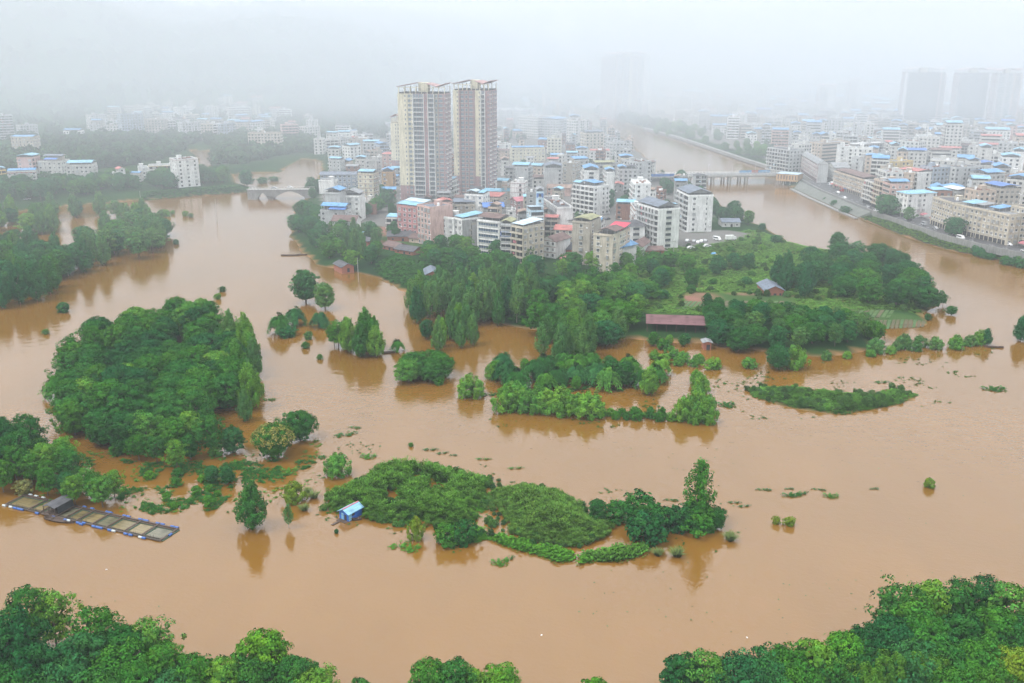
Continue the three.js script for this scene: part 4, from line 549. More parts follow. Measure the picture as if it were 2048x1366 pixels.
{ // the concrete slope below the road at its left end
  const top = line('1600,362 1640,382 1700,407 1742,424', 5.0), low = line('1588,377 1622,393 1680,419 1716,434', 0.3), b2 = new MB();
  for (let i = 0; i < 3; i++) { const q = (v, y) => [v.x, v.y + y, v.z]; b2.hexa([q(low[i], -2), q(low[i + 1], -2), q(top[i + 1], -2), q(top[i], -2)], [q(low[i], 0.1), q(low[i + 1], 0.1), q(top[i + 1], 0.1), q(top[i], 0.1)]); }
  const o = b2.build('embankment', M(0.17, 0.18, 0.16, { tex: 'grime' })); scene.add(o); o.userData.kind = 'structure';
  const st = ribbon(line('1586,378 1620,395 1678,421 1716,437', 0.35), -2.4, 0.2, -1.5, 0.35); const o2 = st.build('ledge', QUAY); scene.add(o2); o2.userData.kind = 'structure';
}
struct('promenade', ribbon(line('1284,255 1350,273 1400,289 1480,316 1545,336', 3.0), 0.5, 5, -2.5, 0.25).geo(), PAVE);
{ // the street bridge over the right hand river: two decks side by side on rows of piers
  const A = G(1288, 352, 7.5), B = G(1560, 347, 7.5), w = A.distanceTo(B), u = B.clone().sub(A).normalize(), turn = Math.atan2(-u.z, u.x), c = A.clone().add(B).multiplyScalar(0.5);
  for (const [off, label, name2] of [[0, 'grey concrete road bridge with blue hoardings, front of the twin bridges', 'a'], [-16, 'pale older bridge close behind the front bridge', 'b']]) {
    const g = thing('road_bridge', label, 'bridge', V(c.x + Math.sin(turn) * off, 0, c.z + Math.cos(turn) * off), turn), y = off ? 6.6 : 7.5, dk = new MB(), rl = new MB();
    dk.box(0, y - 0.6, 0, w, 1.1, 11); dk.box(0, y - 1.5, 0, w, 0.8, 7.5); dk.build('deck', off ? PAL.offwhite : CONC, g);
    const rd = new MB(); rd.box(0, y - 0.01, 0, w, 0.1, 8); rd.build('roadway', ASPHALT, g);
    for (const s of [-1, 1]) { rl.box(0, y + 0.95, s * 5.3, w, 0.12, 0.14); rl.box(0, y + 0.55, s * 5.3, w, 0.1, 0.1); for (let x = -w / 2 + 1; x < w / 2; x += 3) rl.box(x, y + 0.5, s * 5.3, 0.16, 1, 0.16); } rl.build('railing', WHITE, g);
    const nP = 8; for (let i = 1; i < nP; i++) { const x = -w / 2 + w * i / nP; if (i === 7) continue; const p = new MB(); for (const z of [-3, 3]) p.tube([x, -3, z], [x, y - 1.9, z], 0.75, 0.75, 8); p.box(x, y - 2.2, 0, 1.5, 0.8, 8.4); p.build('pier', off ? PAL.offwhite : CONC, g); }
    if (!off) { const f = new MB(); f.box(-w * 0.39, y + 1.2, 5.6, w * 0.19, 2.2, 0.12); f.build('blue_hoarding', ROOF.deepblue, g); const f2 = new MB(); f2.box(w * 0.26, y + 1.3, -5.6, w * 0.09, 2.3, 0.12); f2.box(w * 0.40, y + 1.3, -5.6, w * 0.09, 2.3, 0.12); f2.build('blue_hoarding', ROOF.blue, g); const f3 = new MB(); f3.box(w * 0.33, y + 1.3, -5.6, w * 0.05, 2.3, 0.12); f3.build('red_hoarding', ROOF.red, g);
      for (const t of [-0.2, -0.02, 0.16, 0.33, 0.46]) { const l = new MB(); l.tube([w * t, y, -5], [w * t, y + 8, -5], 0.12, 0.08, 5); l.tube([w * t, y + 8, -5], [w * t, y + 8.4, -2.6], 0.07, 0.05, 5); l.box(w * t, y + 8.4, -2.3, 0.3, 0.14, 0.8); l.build('lamp_post', STEEL, g); } }
  }
}
{ // pump house on stilts
  const A = G(1553, 347, 9.5), B = G(1596, 350, 9.5), u = B.clone().sub(A).normalize(), w = A.distanceTo(B), n = V(-u.z, 0, u.x), c = A.clone().add(B).multiplyScalar(0.5).addScaledVector(n, n.z > 0 ? -7 : 7), g = thing('pump_house', 'orange tan box building on stilts at the end of the road bridge', 'building', V(c.x, 0, c.z), Math.atan2(-u.z, u.x));
  new MB().box(0, 6.6, 0, w, 5.8, 14).build('wall', PAL.orange, g); new MB().box(0, 9.65, 0, w + 0.6, 0.3, 14.6).build('roof', ROOF.pale, g); for (let i = 0; i < 7; i++) new MB().box(-w / 2 + w * (i + 0.7) / 7.4, 6.8, 7.02, 0.7, 3.2, 0.12).build('window', GLASS, g); for (let i = 0; i < 5; i++) new MB().box(-w / 2 - 0.02, 6.8, -5.4 + i * 2.7, 0.12, 3.2, 0.7).build('window', GLASS, g); for (let i = 0; i < 4; i++) for (const z of [-6, 0, 6]) new MB().tube([-w / 2 + 0.8 + (w - 1.6) * i / 3, -3, z], [-w / 2 + 0.8 + (w - 1.6) * i / 3, 3.7, z], 0.4, 0.4, 8).build('stilt', CONC, g);
}
{ // arched stone bridge on the left branch
  const A = G(496, 378, 7.6), B = G(628, 377, 7.6), w = A.distanceTo(B), u = B.clone().sub(A).normalize(), c = A.clone().add(B).multiplyScalar(0.5), g = thing('arched_bridge', 'old stone bridge with one wide and one small arch over the left stream', 'bridge', V(c.x, 0, c.z), Math.atan2(-u.z, u.x));
  const arches = new MB(), under = (x) => { const t = (x / w + 0.12) / 0.52, q = (x / w + 0.36) / 0.17; return t > 0 && t < 1 ? 0.2 + 5.8 * Math.sin(Math.PI * t) : q > 0 && q < 1 ? 0.2 + 4.6 * Math.sin(Math.PI * q) : -3; };
  for (let i = 0; i < 100; i++) { const x0 = -w / 2 + w * i / 100, x1 = x0 + w / 100, y0 = under(x0 + 0.001), y1 = under(x1 - 0.001); arches.hexa([[x0, y0, 4], [x1, y1, 4], [x1, y1, -4], [x0, y0, -4]], [[x0, 7.2, 4], [x1, 7.2, 4], [x1, 7.2, -4], [x0, 7.2, -4]]); }
  arches.build('arches', QUAY, g); new MB().box(0, 7.3, 0, w, 0.22, 8.8).build('deck', PAVE, g); const rl = new MB(); for (const z of [-4.1, 4.1]) { rl.box(0, 8.3, z, w, 0.18, 0.2); for (let x = -w / 2; x <= w / 2; x += 2.4) rl.box(x, 7.8, z, 0.22, 0.9, 0.22); } rl.build('railing', PAL.offwhite, g); const dr = new MB(), r = rng(5); for (let i = 0; i < 30; i++) { const a = [-w * 0.16 + (r() - 0.5) * 6, 0.2 + r() * 2.6, 4.6 + r() * 2]; dr.tube(a, [a[0] + (r() - 0.2) * 4, a[1] + r() * 1.5, a[2] + r()], 0.14, 0.06, 4); } stuff(dr.build('driftwood', WOOD, g));
}
{ // market awnings, one after another along the pavement
  const r = rng(9), cols = ['red', 'pink', 'red', 'deepblue', 'pink', 'sky', 'red', 'tan', 'pink'], words = { red: 'red', pink: 'pinkish red', deepblue: 'deep blue', sky: 'light blue', tan: 'brown' }; let n = 0; const list = [];
  const front = line('1668,373 1730,393 1790,413 1868,442 1960,469 2045,493 2090,504', 5.3); for (let i = 0; i < front.length - 1; i++) { const a = front[i], c = front[i + 1], d = c.clone().sub(a).normalize(), s = V(d.z, 0, -d.x), len = a.distanceTo(c); for (let t = 4; t < len - 3; t += 6.4 + r() * 2.2) { list.push([a.clone().addScaledVector(d, t).addScaledVector(s, -2.6), d, cols[n++ % 9], 4.5 + r() * 3.4]); } }
  list.forEach(([p, d, colour, len], i) => { const g = thing('market_awning', `${words[colour]} market awning, ${ord(i)} from left along the street`, 'awning', V(p.x, p.y + 0.1, p.z), Math.atan2(-d.z, d.x), 'market awnings'), b2 = new MB(); b2.hexa([[-len / 2, 2.5, 1.6], [len / 2, 2.5, 1.6], [len / 2, 3.3, -1.6], [-len / 2, 3.3, -1.6]], [[-len / 2, 2.56, 1.6], [len / 2, 2.56, 1.6], [len / 2, 3.36, -1.6], [-len / 2, 3.36, -1.6]]); b2.box(0, 2.35, 1.62, len, 0.4, 0.05); b2.build('cloth', ROOF[colour], g); const ps = new MB(); for (const s of [-1, 1]) ps.tube([s * len * 0.48, 0, 1.5], [s * len * 0.48, 2.5, 1.5], 0.05, 0.05, 5); ps.build('post', STEEL, g); });
}
// ------------------------------------------------------------------ cars
const carPaint = [M(0.74, 0.74, 0.74, { roughness: 0.25 }), M(0.40, 0.41, 0.42, { roughness: 0.25 }), M(0.05, 0.05, 0.06, { roughness: 0.2 }), M(0.35, 0.03, 0.03, { roughness: 0.25 }), M(0.05, 0.10, 0.24, { roughness: 0.25 })];
const carName = ['white', 'silver', 'black', 'red', 'dark blue'];
const TYRE = M(0.02, 0.02, 0.02);
function profile(pts, width) { const s = new THREE.Shape(); s.moveTo(...pts[0]); for (const p of pts.slice(1)) s.lineTo(...p); s.closePath(); const g = new THREE.ExtrudeGeometry(s, { depth: width - 0.16, bevelEnabled: true, bevelThickness: 0.08, bevelSize: 0.06, bevelSegments: 1 }); g.translate(0, 0, -(width - 0.16) / 2); return g; }
const CARGEO = { car: [profile([[-2.15, 0.3], [2.15, 0.3], [2.2, 0.7], [1.2, 0.92], [0.55, 1.4], [-1.0, 1.42], [-1.7, 1.0], [-2.2, 0.9]], 1.75), profile([[-1.5, 0.98], [1.05, 0.98], [0.5, 1.34], [-0.95, 1.36]], 1.86)], van: [profile([[-2.4, 0.35], [2.3, 0.35], [2.45, 0.9], [1.9, 1.25], [1.3, 2.1], [-2.35, 2.15]], 1.85), profile([[-2.1, 1.3], [1.65, 1.3], [1.2, 1.9], [-2.1, 1.92]], 1.96)] };
const wheelGeo = new THREE.CylinderGeometry(0.33, 0.33, 0.24, 12).rotateX(Math.PI / 2);
const protoCars = {};
function car(kind2, paint, pos, turn, label, group) {
  const g = thing(kind2 === 'van' ? 'parked_van' : 'parked_car', label, kind2, pos, turn, group);
  mesh('body', CARGEO[kind2][0], carPaint[paint], g); mesh('windows', CARGEO[kind2][1], GLASS, g);
  for (const x of [-1.35, 1.35]) for (const z of [-0.82, 0.82]) { const wm = mesh('wheel', wheelGeo, TYRE, g); wm.position.set(x, 0.33, z); } return g;
}
const spot = (x, y) => { const p = G(x, y, 3); p.y = groundY(p.x, p.z) + 0.02; return p; };
[[1375, 484, 0, 1.1, 'white car, leftmost of the row parked by the meadow'], [1388, 485, 1, 1.3, 'silver car, second in the row parked by the meadow'], [1396, 487, 0, 1.2, 'white car, third in the row parked by the meadow'], [1403, 485, 0, 1.2, 'white car, fourth in the row parked by the meadow'], [1411, 484, 1, 1.2, 'silver car, right end of the row parked by the meadow'], [1378, 492, 2, 1.4, 'dark car parked just below the meadow row'], [1382, 498, 0, 0.1, 'white car parked lowest, beside the dark one'], [1414, 494, 0, 0.3, 'white car parked alone in the meadow grass'], [1332, 496, 2, 1.3, 'dark car at the foot of the white slab with dark blue roof']].forEach(([x, y, c, t, l]) => car('car', c, spot(x, y), t, l));
car('van', 0, spot(1434, 481), -0.9, 'white minibus parked at the meadow'); 
{ const g = thing('box_truck', 'cream white box truck parked right of the minibus', 'truck', spot(1461, 481), 0.15); new MB().box(-0.7, 1.75, 0, 4.6, 2.3, 2.1).build('cargo_box', PAL.white, g); mesh('cab', profile([[1.75, 0.5], [3.2, 0.5], [3.3, 1.2], [2.9, 2.0], [1.75, 2.05]], 1.9), carPaint[0], g); new MB().box(2.95, 1.55, 0, 0.5, 0.5, 1.7).build('windscreen', GLASS, g); for (const x of [-2.1, 2.5]) for (const z of [-0.85, 0.85]) mesh('wheel', wheelGeo, TYRE, g).position.set(x, 0.33, z); }
{ const r = rng(31); let n = 0; for (let i = 0; i < quay.length - 2; i++) { const a = quay[i], c = quay[i + 1], d = c.clone().sub(a).normalize(), s = V(d.z, 0, -d.x), len = a.distanceTo(c); for (let t = 6; t < len - 4; t += 7 + r() * 9) { const k = Math.floor(r() * r() * 5), o = [3.2, 8.4, 14.6, 19.8][Math.floor(r() * 4)], p = a.clone().addScaledVector(d, t).addScaledVector(s, o); p.y += 0.08; car(r() < 0.12 ? 'van' : 'car', k, p, Math.atan2(-d.z, d.x) + (r() < 0.5 ? Math.PI : 0), `${carName[k]} vehicle on the market road, ${ord(n)} from left, ${o < 11 ? 'river' : 'market'} side`, 'vehicles on the market road'); n++; } } }
[[1092, 445], [1095, 452], [1097, 460], [1089, 436]].forEach(([x, y], i) => car('car', i % 2 ? 1 : 0, spot(x, y), 1.35, `${i % 2 ? 'silver' : 'white'} car in the alley right of the light blue block, ${ORD[i]} down`, 'cars in the alley'));
[[1168, 436], [1177, 435], [1186, 436], [1203, 437], [1215, 440]].forEach(([x, y], i) => car('car', [0, 0, 1, 0, 2][i], spot(x, y), 0.9, `${carName[[0, 0, 1, 0, 2][i]]} car under the town park trees, ${ORD[i]} from left`, 'cars at the town park'));
[[548, 379, 'small silver'], [580, 378, 'small white']].forEach(([x, y, l], i) => { const p = G(x, y - 2, 7.45); car('car', 1 - i, p, 0.02, `${l} car on the old arched bridge`); });
car('car', 0, spot(55, 400), 0.1, 'white car on the left bank road under the trees');
// ------------------------------------------------------------------ houses and sheds among the fields
const brickTex = dataTex(256, (u, v) => { const row = Math.floor(v * 32), x = (u * 12 + (row % 2) * 0.5) % 1, m2 = (v * 32) % 1 < 0.14 || x < 0.05; return m2 ? [0.62, 0.56, 0.5] : [0.66 + 0.12 * gD(u, v), 0.36 + 0.1 * gC(u, v), 0.27 + 0.06 * gD(u, v)]; }, true); brickTex.repeat.set(1 / 3, 1 / 2.6);
const BRICK = new THREE.MeshStandardMaterial({ map: brickTex, roughness: 0.9 }); BRICK.color.setRGB(0.75, 0.72, 0.72);
function barn(label, p, h, d, rise, roofC, opt = {}) { // p: base corners of the front gable or long wall
  const y = opt.y ?? 2.0, A = G(p[0], p[1], y), B = G(p[2], p[3], y), w = A.distanceTo(B), u = B.clone().sub(A).normalize(), n = V(-u.z, 0, u.x); if (n.dot(A) > 0) n.negate();
  const c = A.clone().add(B).multiplyScalar(0.5).addScaledVector(n, -d / 2), g = thing(opt.name ?? 'brick_house', label, opt.category ?? 'house', c, Math.atan2(-u.z, u.x)), wb = new MB(), rf = new MB();
  if (opt.open) { for (let i = 0; i <= 6; i++) for (const z of [-1, 1]) { const q = new MB(); q.box(-w / 2 + w * i / 6, h / 2 - 1, z * d * 0.45, 0.3, h + 2, 0.3); q.build('post', WOOD, g); } } else wb.box(0, h / 2 - 0.8, 0, w, h + 1.6, d);
  gableRoof(rf, 0, h, 0, w, d, rise, 0.6, opt.along ?? 'z', opt.open ? null : wb); if (!wb.empty) wb.build('wall', opt.wall ?? BRICK, g); rf.build('roof', ROOF[roofC], g);
  if (!opt.open) { new MB().box(opt.doorAt ?? 0.3, 1.05, d / 2 + 0.02, 1.3, 2.1, 0.1).build('door', DARK, g); if (w > 7) for (const s of [-1, 1]) new MB().box(s * w * 0.32, 1.7, d / 2 + 0.02, 0.9, 0.9, 0.1).build('window', DARK, g); } return g;
}
barn('brick barn with a dark gable roof in the eastern meadow', [1529, 596, 1567, 596], 3.6, 14, 1.9, 'slate'); barn('brick house with a dark tile roof standing at the flood edge below the grove', [684, 546, 708, 543], 3, 11, 1.4, 'dark', { y: 0.6 }); barn('brick house with a dark roof behind the central poplars', [852, 561, 880, 560], 3, 13, 1.6, 'slate', { y: 1 });
barn('long open shed with a rusty maroon roof behind the middle wood', [1294, 668, 1410, 672], 4.6, 11, 2.0, 'oxide', { open: true, along: 'x', name: 'open_shed', category: 'shed', y: 0.8 }); barn('small brick hut standing in water right of the long open shed', [1407, 700, 1422, 700], 3, 4, 0.4, 'grey', { y: 0 });
barn('long dark tiled farmhouse among the trees, front of the old row', [790, 508, 826, 514], 3, 9, 1.8, 'dark', { along: 'x', y: 2.4 }); barn('dark tiled farmhouse, second of the old row', [765, 500, 792, 506], 3, 9, 1.8, 'brown', { along: 'x', y: 2.4 }); barn('brick farmhouse with a blue sheet roof corner', [738, 497, 758, 494], 4, 12, 1.2, 'dark', { along: 'z', y: 2.4 }); barn('old farmhouse with sagging dark roofs below the pink block', [775, 484, 835, 484], 3.4, 12, 2, 'dark', { along: 'x', y: 2.8 }); barn('old tiled house right of the sagging dark roofs', [818, 486, 858, 490], 3.2, 9, 1.8, 'brown', { along: 'x', y: 2.8, wall: PAL.beige });
barn('small shed with a sky blue roof among the riverside trees', [708, 478, 724, 478], 3, 7, 0.6, 'sky', { along: 'x', y: 3 }); barn('dark tiled house below the white villa', [1118, 512, 1144, 513], 4, 10, 2.4, 'dark', { along: 'x', y: 2.6 }); barn('house with a steep sky blue sheet roof below the concrete tower block', [1142, 512, 1158, 513], 4.4, 9, 2, 'sky', { along: 'x', y: 2.6 }); barn('dark tiled cottage right of the steep sky blue roof', [1156, 517, 1184, 519], 4, 9, 2.2, 'dark', { along: 'z', y: 2.6 }); barn('long brick house with a pinkish red roof at the wood edge', [1121, 528, 1163, 531], 3, 7, 1.3, 'pink', { along: 'x', y: 2.4 }); barn('low brown roofed shed right of the white house', [1288, 512, 1328, 511], 3, 10, 1.4, 'brown', { along: 'x', y: 2.6 }); barn('grey roofed garden house behind the round trees on the bend', [1444, 455, 1480, 455], 3.4, 12, 1.4, 'slate', { along: 'x', y: 2.8, wall: PAL.offwhite });
// the blue hut on the reed islet
{
  const A = G(683, 1035, 0.4), B = G(697, 1041, 0.4), u = B.clone().sub(A).normalize(), w = 4.0, d = 6.2, turn = Math.atan2(-u.z, u.x) , g = thing('blue_hut', 'bright blue sheet metal hut at the water edge of the reeds', 'hut', G(702, 1033, 0), -0.62), wb = new MB(), rf = new MB();
  const BLUEW = M(0.03, 0.16, 0.58, { tex: 'rust', roughness: 0.5 }); wb.box(0, 1.4, 0, w, 2.9, d); gableRoof(rf, 0, 2.85, 0, w, d, 1.0, 0.55, 'z', wb); wb.build('wall', BLUEW, g); rf.build('roof', ROOF.sky, g); const rg = new MB(); rg.box(0, 4.02, 0, 0.55, 0.06, d + 1.16); rg.build('ridge_strip', ROOF.pink, g);
  new MB().box(0.75, 1.1, d / 2 + 0.03, 0.95, 2.1, 0.1).build('door', DARK, g); new MB().box(-0.6, 1.3, d / 2 + 0.03, 0.9, 2.2, 0.07).build('door_leaf', ROOF.sky, g); new MB().box(w / 2 + 0.03, 1.8, 0.9, 0.1, 0.9, 1.1).build('window', DARK, g); new MB().box(w / 2 + 0.03, 1.4, 2.3, 0.06, 2.5, 1.3).build('panel', ROOF.sky, g); new MB().box(0, 0.1, d / 2 + 0.8, w, 0.16, 1.5).build('porch', WOOD, g);
  const pl = new MB(); pl.box(-0.6, 0.16, d / 2 + 3, 0.9, 0.12, 3.4); pl.build('gangplank', WOOD, g); g.scale.setScalar(0.76);
}
function boat(label, x, y, turn, len, wide) { const g = thing('wooden_boat', label, 'boat', G(x, y, 0), turn), b2 = new MB(), n = 10, sec = (i) => { const t = i / n * 2 - 1, k = Math.pow(1 - Math.pow(Math.abs(t), 2.6), 0.8) * 0.9 + 0.1; return [t * len / 2, wide / 2 * k, 0.42 + 0.25 * t * t]; };
  for (let i = 0; i < n; i++) { const [x0, w0, h0] = sec(i), [x1, w1, h1] = sec(i + 1); for (const s of [-1, 1]) { b2.quad([x0, -0.1, s * w0 * 0.6], [x1, -0.1, s * w1 * 0.6], [x1, h1, s * w1], [x0, h0, s * w0]); b2.quad([x0, h0, s * w0], [x1, h1, s * w1], [x1, h1, s * (w1 - 0.12)], [x0, h0, s * (w0 - 0.12)]); b2.quad([x0, 0.1, s * (w0 * 0.6)], [x1, 0.1, s * (w1 * 0.6)], [x1, h1, s * (w1 - 0.12)], [x0, h0, s * (w0 - 0.12)]); } b2.quad([x0, 0.1, -w0 * 0.6], [x1, 0.1, -w1 * 0.6], [x1, 0.1, w1 * 0.6], [x0, 0.1, w0 * 0.6]); }
  b2.build('hull', WOOD, g); for (const t of [-0.25, 0.2]) new MB().box(len * t, 0.42, 0, 0.3, 0.06, wide * 0.9).build('thwart', WOOD, g); return g; }
boat('dark wooden boat moored along the fish cages', 118, 1042, -0.28, 8.6, 1.9); boat('small dark boat beside the blue hut', 713, 1040, 0.1, 2.4, 0.9); boat('long dark barge moored under the riverside wood', 582, 511, 0.05, 11, 2.6); boat('dark skiff behind the barge under the riverside wood', 604, 510, -0.1, 6, 1.8); boat('dark boat tied at the foot of the pointed poplars', 777, 706, 0.1, 5, 1.6); boat('white skiff at the tip of the drowned shore', 1988, 695, -0.15, 7, 1.6);
// the fish cage raft
{
  const A = G(10, 1011, 0), B = G(320, 1083, 0), C = G(350, 1058, 0), u = B.clone().sub(A), len = u.length(); u.normalize(); const v = C.clone().sub(B), wid = v.length(); v.normalize();
  const g = thing('fish_cage_raft', 'long floating raft of eight netted fish cages with blue barrel floats', 'fish cage', V(A.x, 0, A.z), Math.atan2(-u.z, u.x)), NET = M(0.03, 0.06, 0.035, { roughness: 0.9 }), cells = [0, 0.155, 0.235, 0.40, 0.475, 0.575, 0.665, 0.775, 0.88, 1], r = rng(41);
  for (const z of [0, -wid]) for (let i = 0; i < 9; i++) { const b2 = new MB(); b2.box((cells[i] + cells[i + 1]) / 2 * len, 0.22, z, (cells[i + 1] - cells[i]) * len - 0.04, 0.16, 0.5); b2.box((cells[i] + cells[i + 1]) / 2 * len, 0.22, z + (z ? 0.75 : -0.75), (cells[i + 1] - cells[i]) * len - 0.04, 0.14, 0.22); b2.build('walkway', WOOD, g); }
  for (const t of cells) { const b2 = new MB(); b2.box(t * len, 0.33, -wid / 2, 0.42, 0.12, wid + 0.4); b2.build('crossbeam', WOOD, g); const n = new MB(); n.box(t * len + 0.4, 0.06, -wid / 2, 0.5, 0.14, wid - 0.4); n.build('net', NET, g); }
  for (let i = 0; i < 9; i++) { const n = new MB(); n.box((cells[i] + cells[i + 1]) / 2 * len + 0.2, 0.02, -wid / 2, (cells[i + 1] - cells[i]) * len - 0.9, 0.05, wid - 1.7); n.build('net_panel', [M(0.19, 0.15, 0.07, { tex: 'rust', roughness: 0.25 }), M(0.15, 0.14, 0.09, { tex: 'rust', roughness: 0.2 }), M(0.22, 0.17, 0.08, { tex: 'rust', roughness: 0.25 })][(i * 2) % 3], g); }
  for (const z of [-0.75, -wid + 0.75]) { const n = new MB(); n.box(len / 2, 0.07, z, len, 0.16, 0.5); n.build('net', NET, g); }
  for (let i = 0; i < 9; i++) { const n = new MB(); for (let k = 0; k < 4; k++) { const x = (cells[i] + 0.02) * len + r() * (cells[i + 1] - cells[i] - 0.04) * len; n.tube([x, 0.4, -0.2], [x, 1.3, -0.2], 0.03, 0.03, 4); } n.build('rail_posts', WOOD, g).userData.kind = 'stuff'; }
  const drum = new THREE.CylinderGeometry(0.29, 0.29, 1.0, 10).rotateZ(Math.PI / 2), BL = M(0.03, 0.10, 0.32, { roughness: 0.5 }), WH = M(0.42, 0.46, 0.46, { roughness: 0.5 });
  for (const [t, z, w2] of [[0.005, 0.4, 1], [0.05, 0.35, 1], [0.08, 0.4, 0], [0.105, 0.4, 0], [0.125, 0.4, 0], [0.23, 0.4, 0], [0.34, 0.4, 0], [0.42, 0.4, 0], [0.44, 0.4, 1], [0.50, 0.4, 0], [0.525, 0.7, 0], [0.53, 0.0, 0], [0.60, 0.4, 0], [0.625, 0.4, 0], [0.645, 0.4, 0], [0.70, 0.4, 0], [0.725, 0.4, 1], [0.80, 0.4, 0], [0.83, 0.4, 0], [0.89, 0.4, 1], [0.91, 0.4, 0]]) mesh('barrel_float', drum, w2 ? WH : BL, g).position.set(t * len, 0.22, z);
  for (const [t, w2] of [[0.03, 1], [0.07, 1], [0.12, 1], [0.40, 0], [0.45, 0], [0.55, 0], [0.57, 0], [0.66, 0], [0.685, 0], [0.76, 0], [0.785, 0], [0.80, 0], [0.87, 0], [0.90, 0], [0.96, 0], [0.985, 0]]) mesh('barrel_float', drum, w2 ? WH : BL, g).position.set(t * len, 0.24, -wid - 0.35);
  { const f = mesh('barrel_float', drum, BL, g); f.position.set(len + 0.3, 0.24, -wid * 0.5); f.rotation.y = 1.57; }
  const sh = thing('raft_shed', 'black plank shed with a dark sheet roof on the fish cages', 'shed', V(A.x, 0, A.z).addScaledVector(u, len * 0.315).addScaledVector(v, wid * 0.45), Math.atan2(-u.z, u.x)), BLACK = M(0.035, 0.04, 0.045, { tex: 'rust', roughness: 0.7 });
  new MB().box(0, 0.45, 0, 5.2, 0.2, 7.6).build('floor', WOOD, sh); const wl = new MB(); wl.box(2.1, 1.6, -0.6, 0.12, 2.2, 5.6); wl.box(-2.1, 1.6, -1.4, 0.12, 2.2, 4); wl.box(0, 1.6, -3.4, 4.2, 2.2, 0.12); wl.build('wall', BLACK, sh); const rf = new MB(); gableRoof(rf, 0, 2.7, -0.2, 3.9, 6.6, 0.55, 0.25, 'z', null); rf.build('roof', ROOF.dark, sh); sh.scale.setScalar(0.88); for (const x of [-2, 0, 2]) new MB().box(x, 1.6, 3.2, 0.14, 2.2, 0.14).build('post', WOOD, sh);
}
// poles standing in the water and on land
function pole(label, x, y, h, cross, base = 0) { const p = G(x, y, base), g = thing('utility_pole', label, 'pole', p); new MB().tube([0, -2, 0], [0, h, 0], 0.17, 0.1, 6).build('shaft', CONC, g); if (cross) new MB().box(0, h - 0.6, 0, 1.8, 0.12, 0.12).build('crossarm', WOOD, g); return g; }
pole('thin pole standing in the open channel left of the town', 434, 443, 15, true); pole('dark pole on a tiny mound in the flooded inlet', 717, 564, 12, true); pole('pale pole on the left bank before the trees', 283, 415, 12, false, 1); pole('bare pole at the meadow road by the parked cars', 1347, 510, 8, true, 2.5); pole('lamp pole beside the hospital like white block garden', 1437, 452, 6, false, 2.5);
for (const [i, x, y] of [[0, 1945, 482], [1, 2013, 500], [2, 1640, 372], [3, 1720, 405], [4, 1800, 438]]) pole(`slim street lamp pole on the market road, ${['fourth', 'fifth', 'first', 'second', 'third'][i]} from left`, x, y, 7.5, false, 5.4).userData.group = 'market road poles';
{ // radio mast behind the long cream block
  const p = G(1977, 388, 5), g = thing('mast', 'slim white lattice mast behind the long cream block', 'mast', p), b2 = new MB(); for (const [x, z] of [[-0.8, -0.8], [0.8, -0.8], [0, 0.8]]) b2.tube([x, 0, z], [x * 0.25, 34, z * 0.25], 0.12, 0.06, 5); for (let i = 0; i < 14; i++) { const k = 1 - i / 14 * 0.75, y = i * 2.4; b2.tube([-0.8 * k, y, -0.8 * k], [0.8 * k, y + 1.2, -0.8 * k], 0.06, 0.06, 4); b2.tube([0.8 * k, y, -0.8 * k], [0, y + 1.2, 0.8 * k], 0.06, 0.06, 4); } b2.build('lattice', WHITE, g); new MB().box(0, 31, 0, 1.6, 2.2, 1.6).build('antenna', WHITE, g); new MB().box(0, 16, 0, 2.4, 3, 2.4).build('equipment_box', PAL.lightblue, g);
}
// garden plots: rows of earth and leaves
function plots(label, outline, n, along, c1, c2) { const P = outline.map(([x, y]) => { const p = G(x, y, 1); return p; }), g = thing('vegetable_plot', label, 'garden', P[0].clone().setY(0)); const at = (s, t) => { const a = P[0].clone().lerp(P[1], s), c = P[3].clone().lerp(P[2], s); return a.lerp(c, t); }; for (let i = 0; i < n; i++) { const s0 = (i + 0.08) / n, s1 = (i + 0.8) / n, q = [at(s0, 0), at(s1, 0), at(s1, 1), at(s0, 1)].map((v) => { const y = groundY(v.x, v.z); return [v.x - P[0].x, y, v.z - P[0].z]; }), b2 = new MB(); b2.hexa([q[0], q[1], q[2], q[3]].map((v) => [v[0], v[1] - 0.4, v[2]]), [q[0], q[1], q[2], q[3]].map((v) => [v[0], v[1] + 0.2, v[2]])); b2.build('bed', i % 3 ? c1 : c2, g); } }
const SOIL = M(0.11, 0.10, 0.05, { tex: 'rust', roughness: 1 }), CROP = M(0.07, 0.14, 0.045, { tex: 'rust', roughness: 1 }), CROP2 = M(0.075, 0.14, 0.04, { tex: 'rust', roughness: 1 });
plots('brown garden beds at the water edge of the eastern shore', [[1745, 655], [1850, 650], [1852, 640], [1750, 643]], 12, 0, SOIL, CROP); plots('green garden beds behind the brown ones on the eastern shore', [[1690, 640], [1780, 640], [1790, 630], [1700, 630]], 9, 0, CROP2, SOIL); plots('pale garden beds in front of the brick barn', [[1440, 632], [1560, 632], [1570, 612], [1450, 612]], 10, 0, CROP2, SOIL); plots('green beds left of the brick barn', [[1350, 628], [1430, 632], [1440, 616], [1370, 612]], 8, 0, CROP, CROP2);
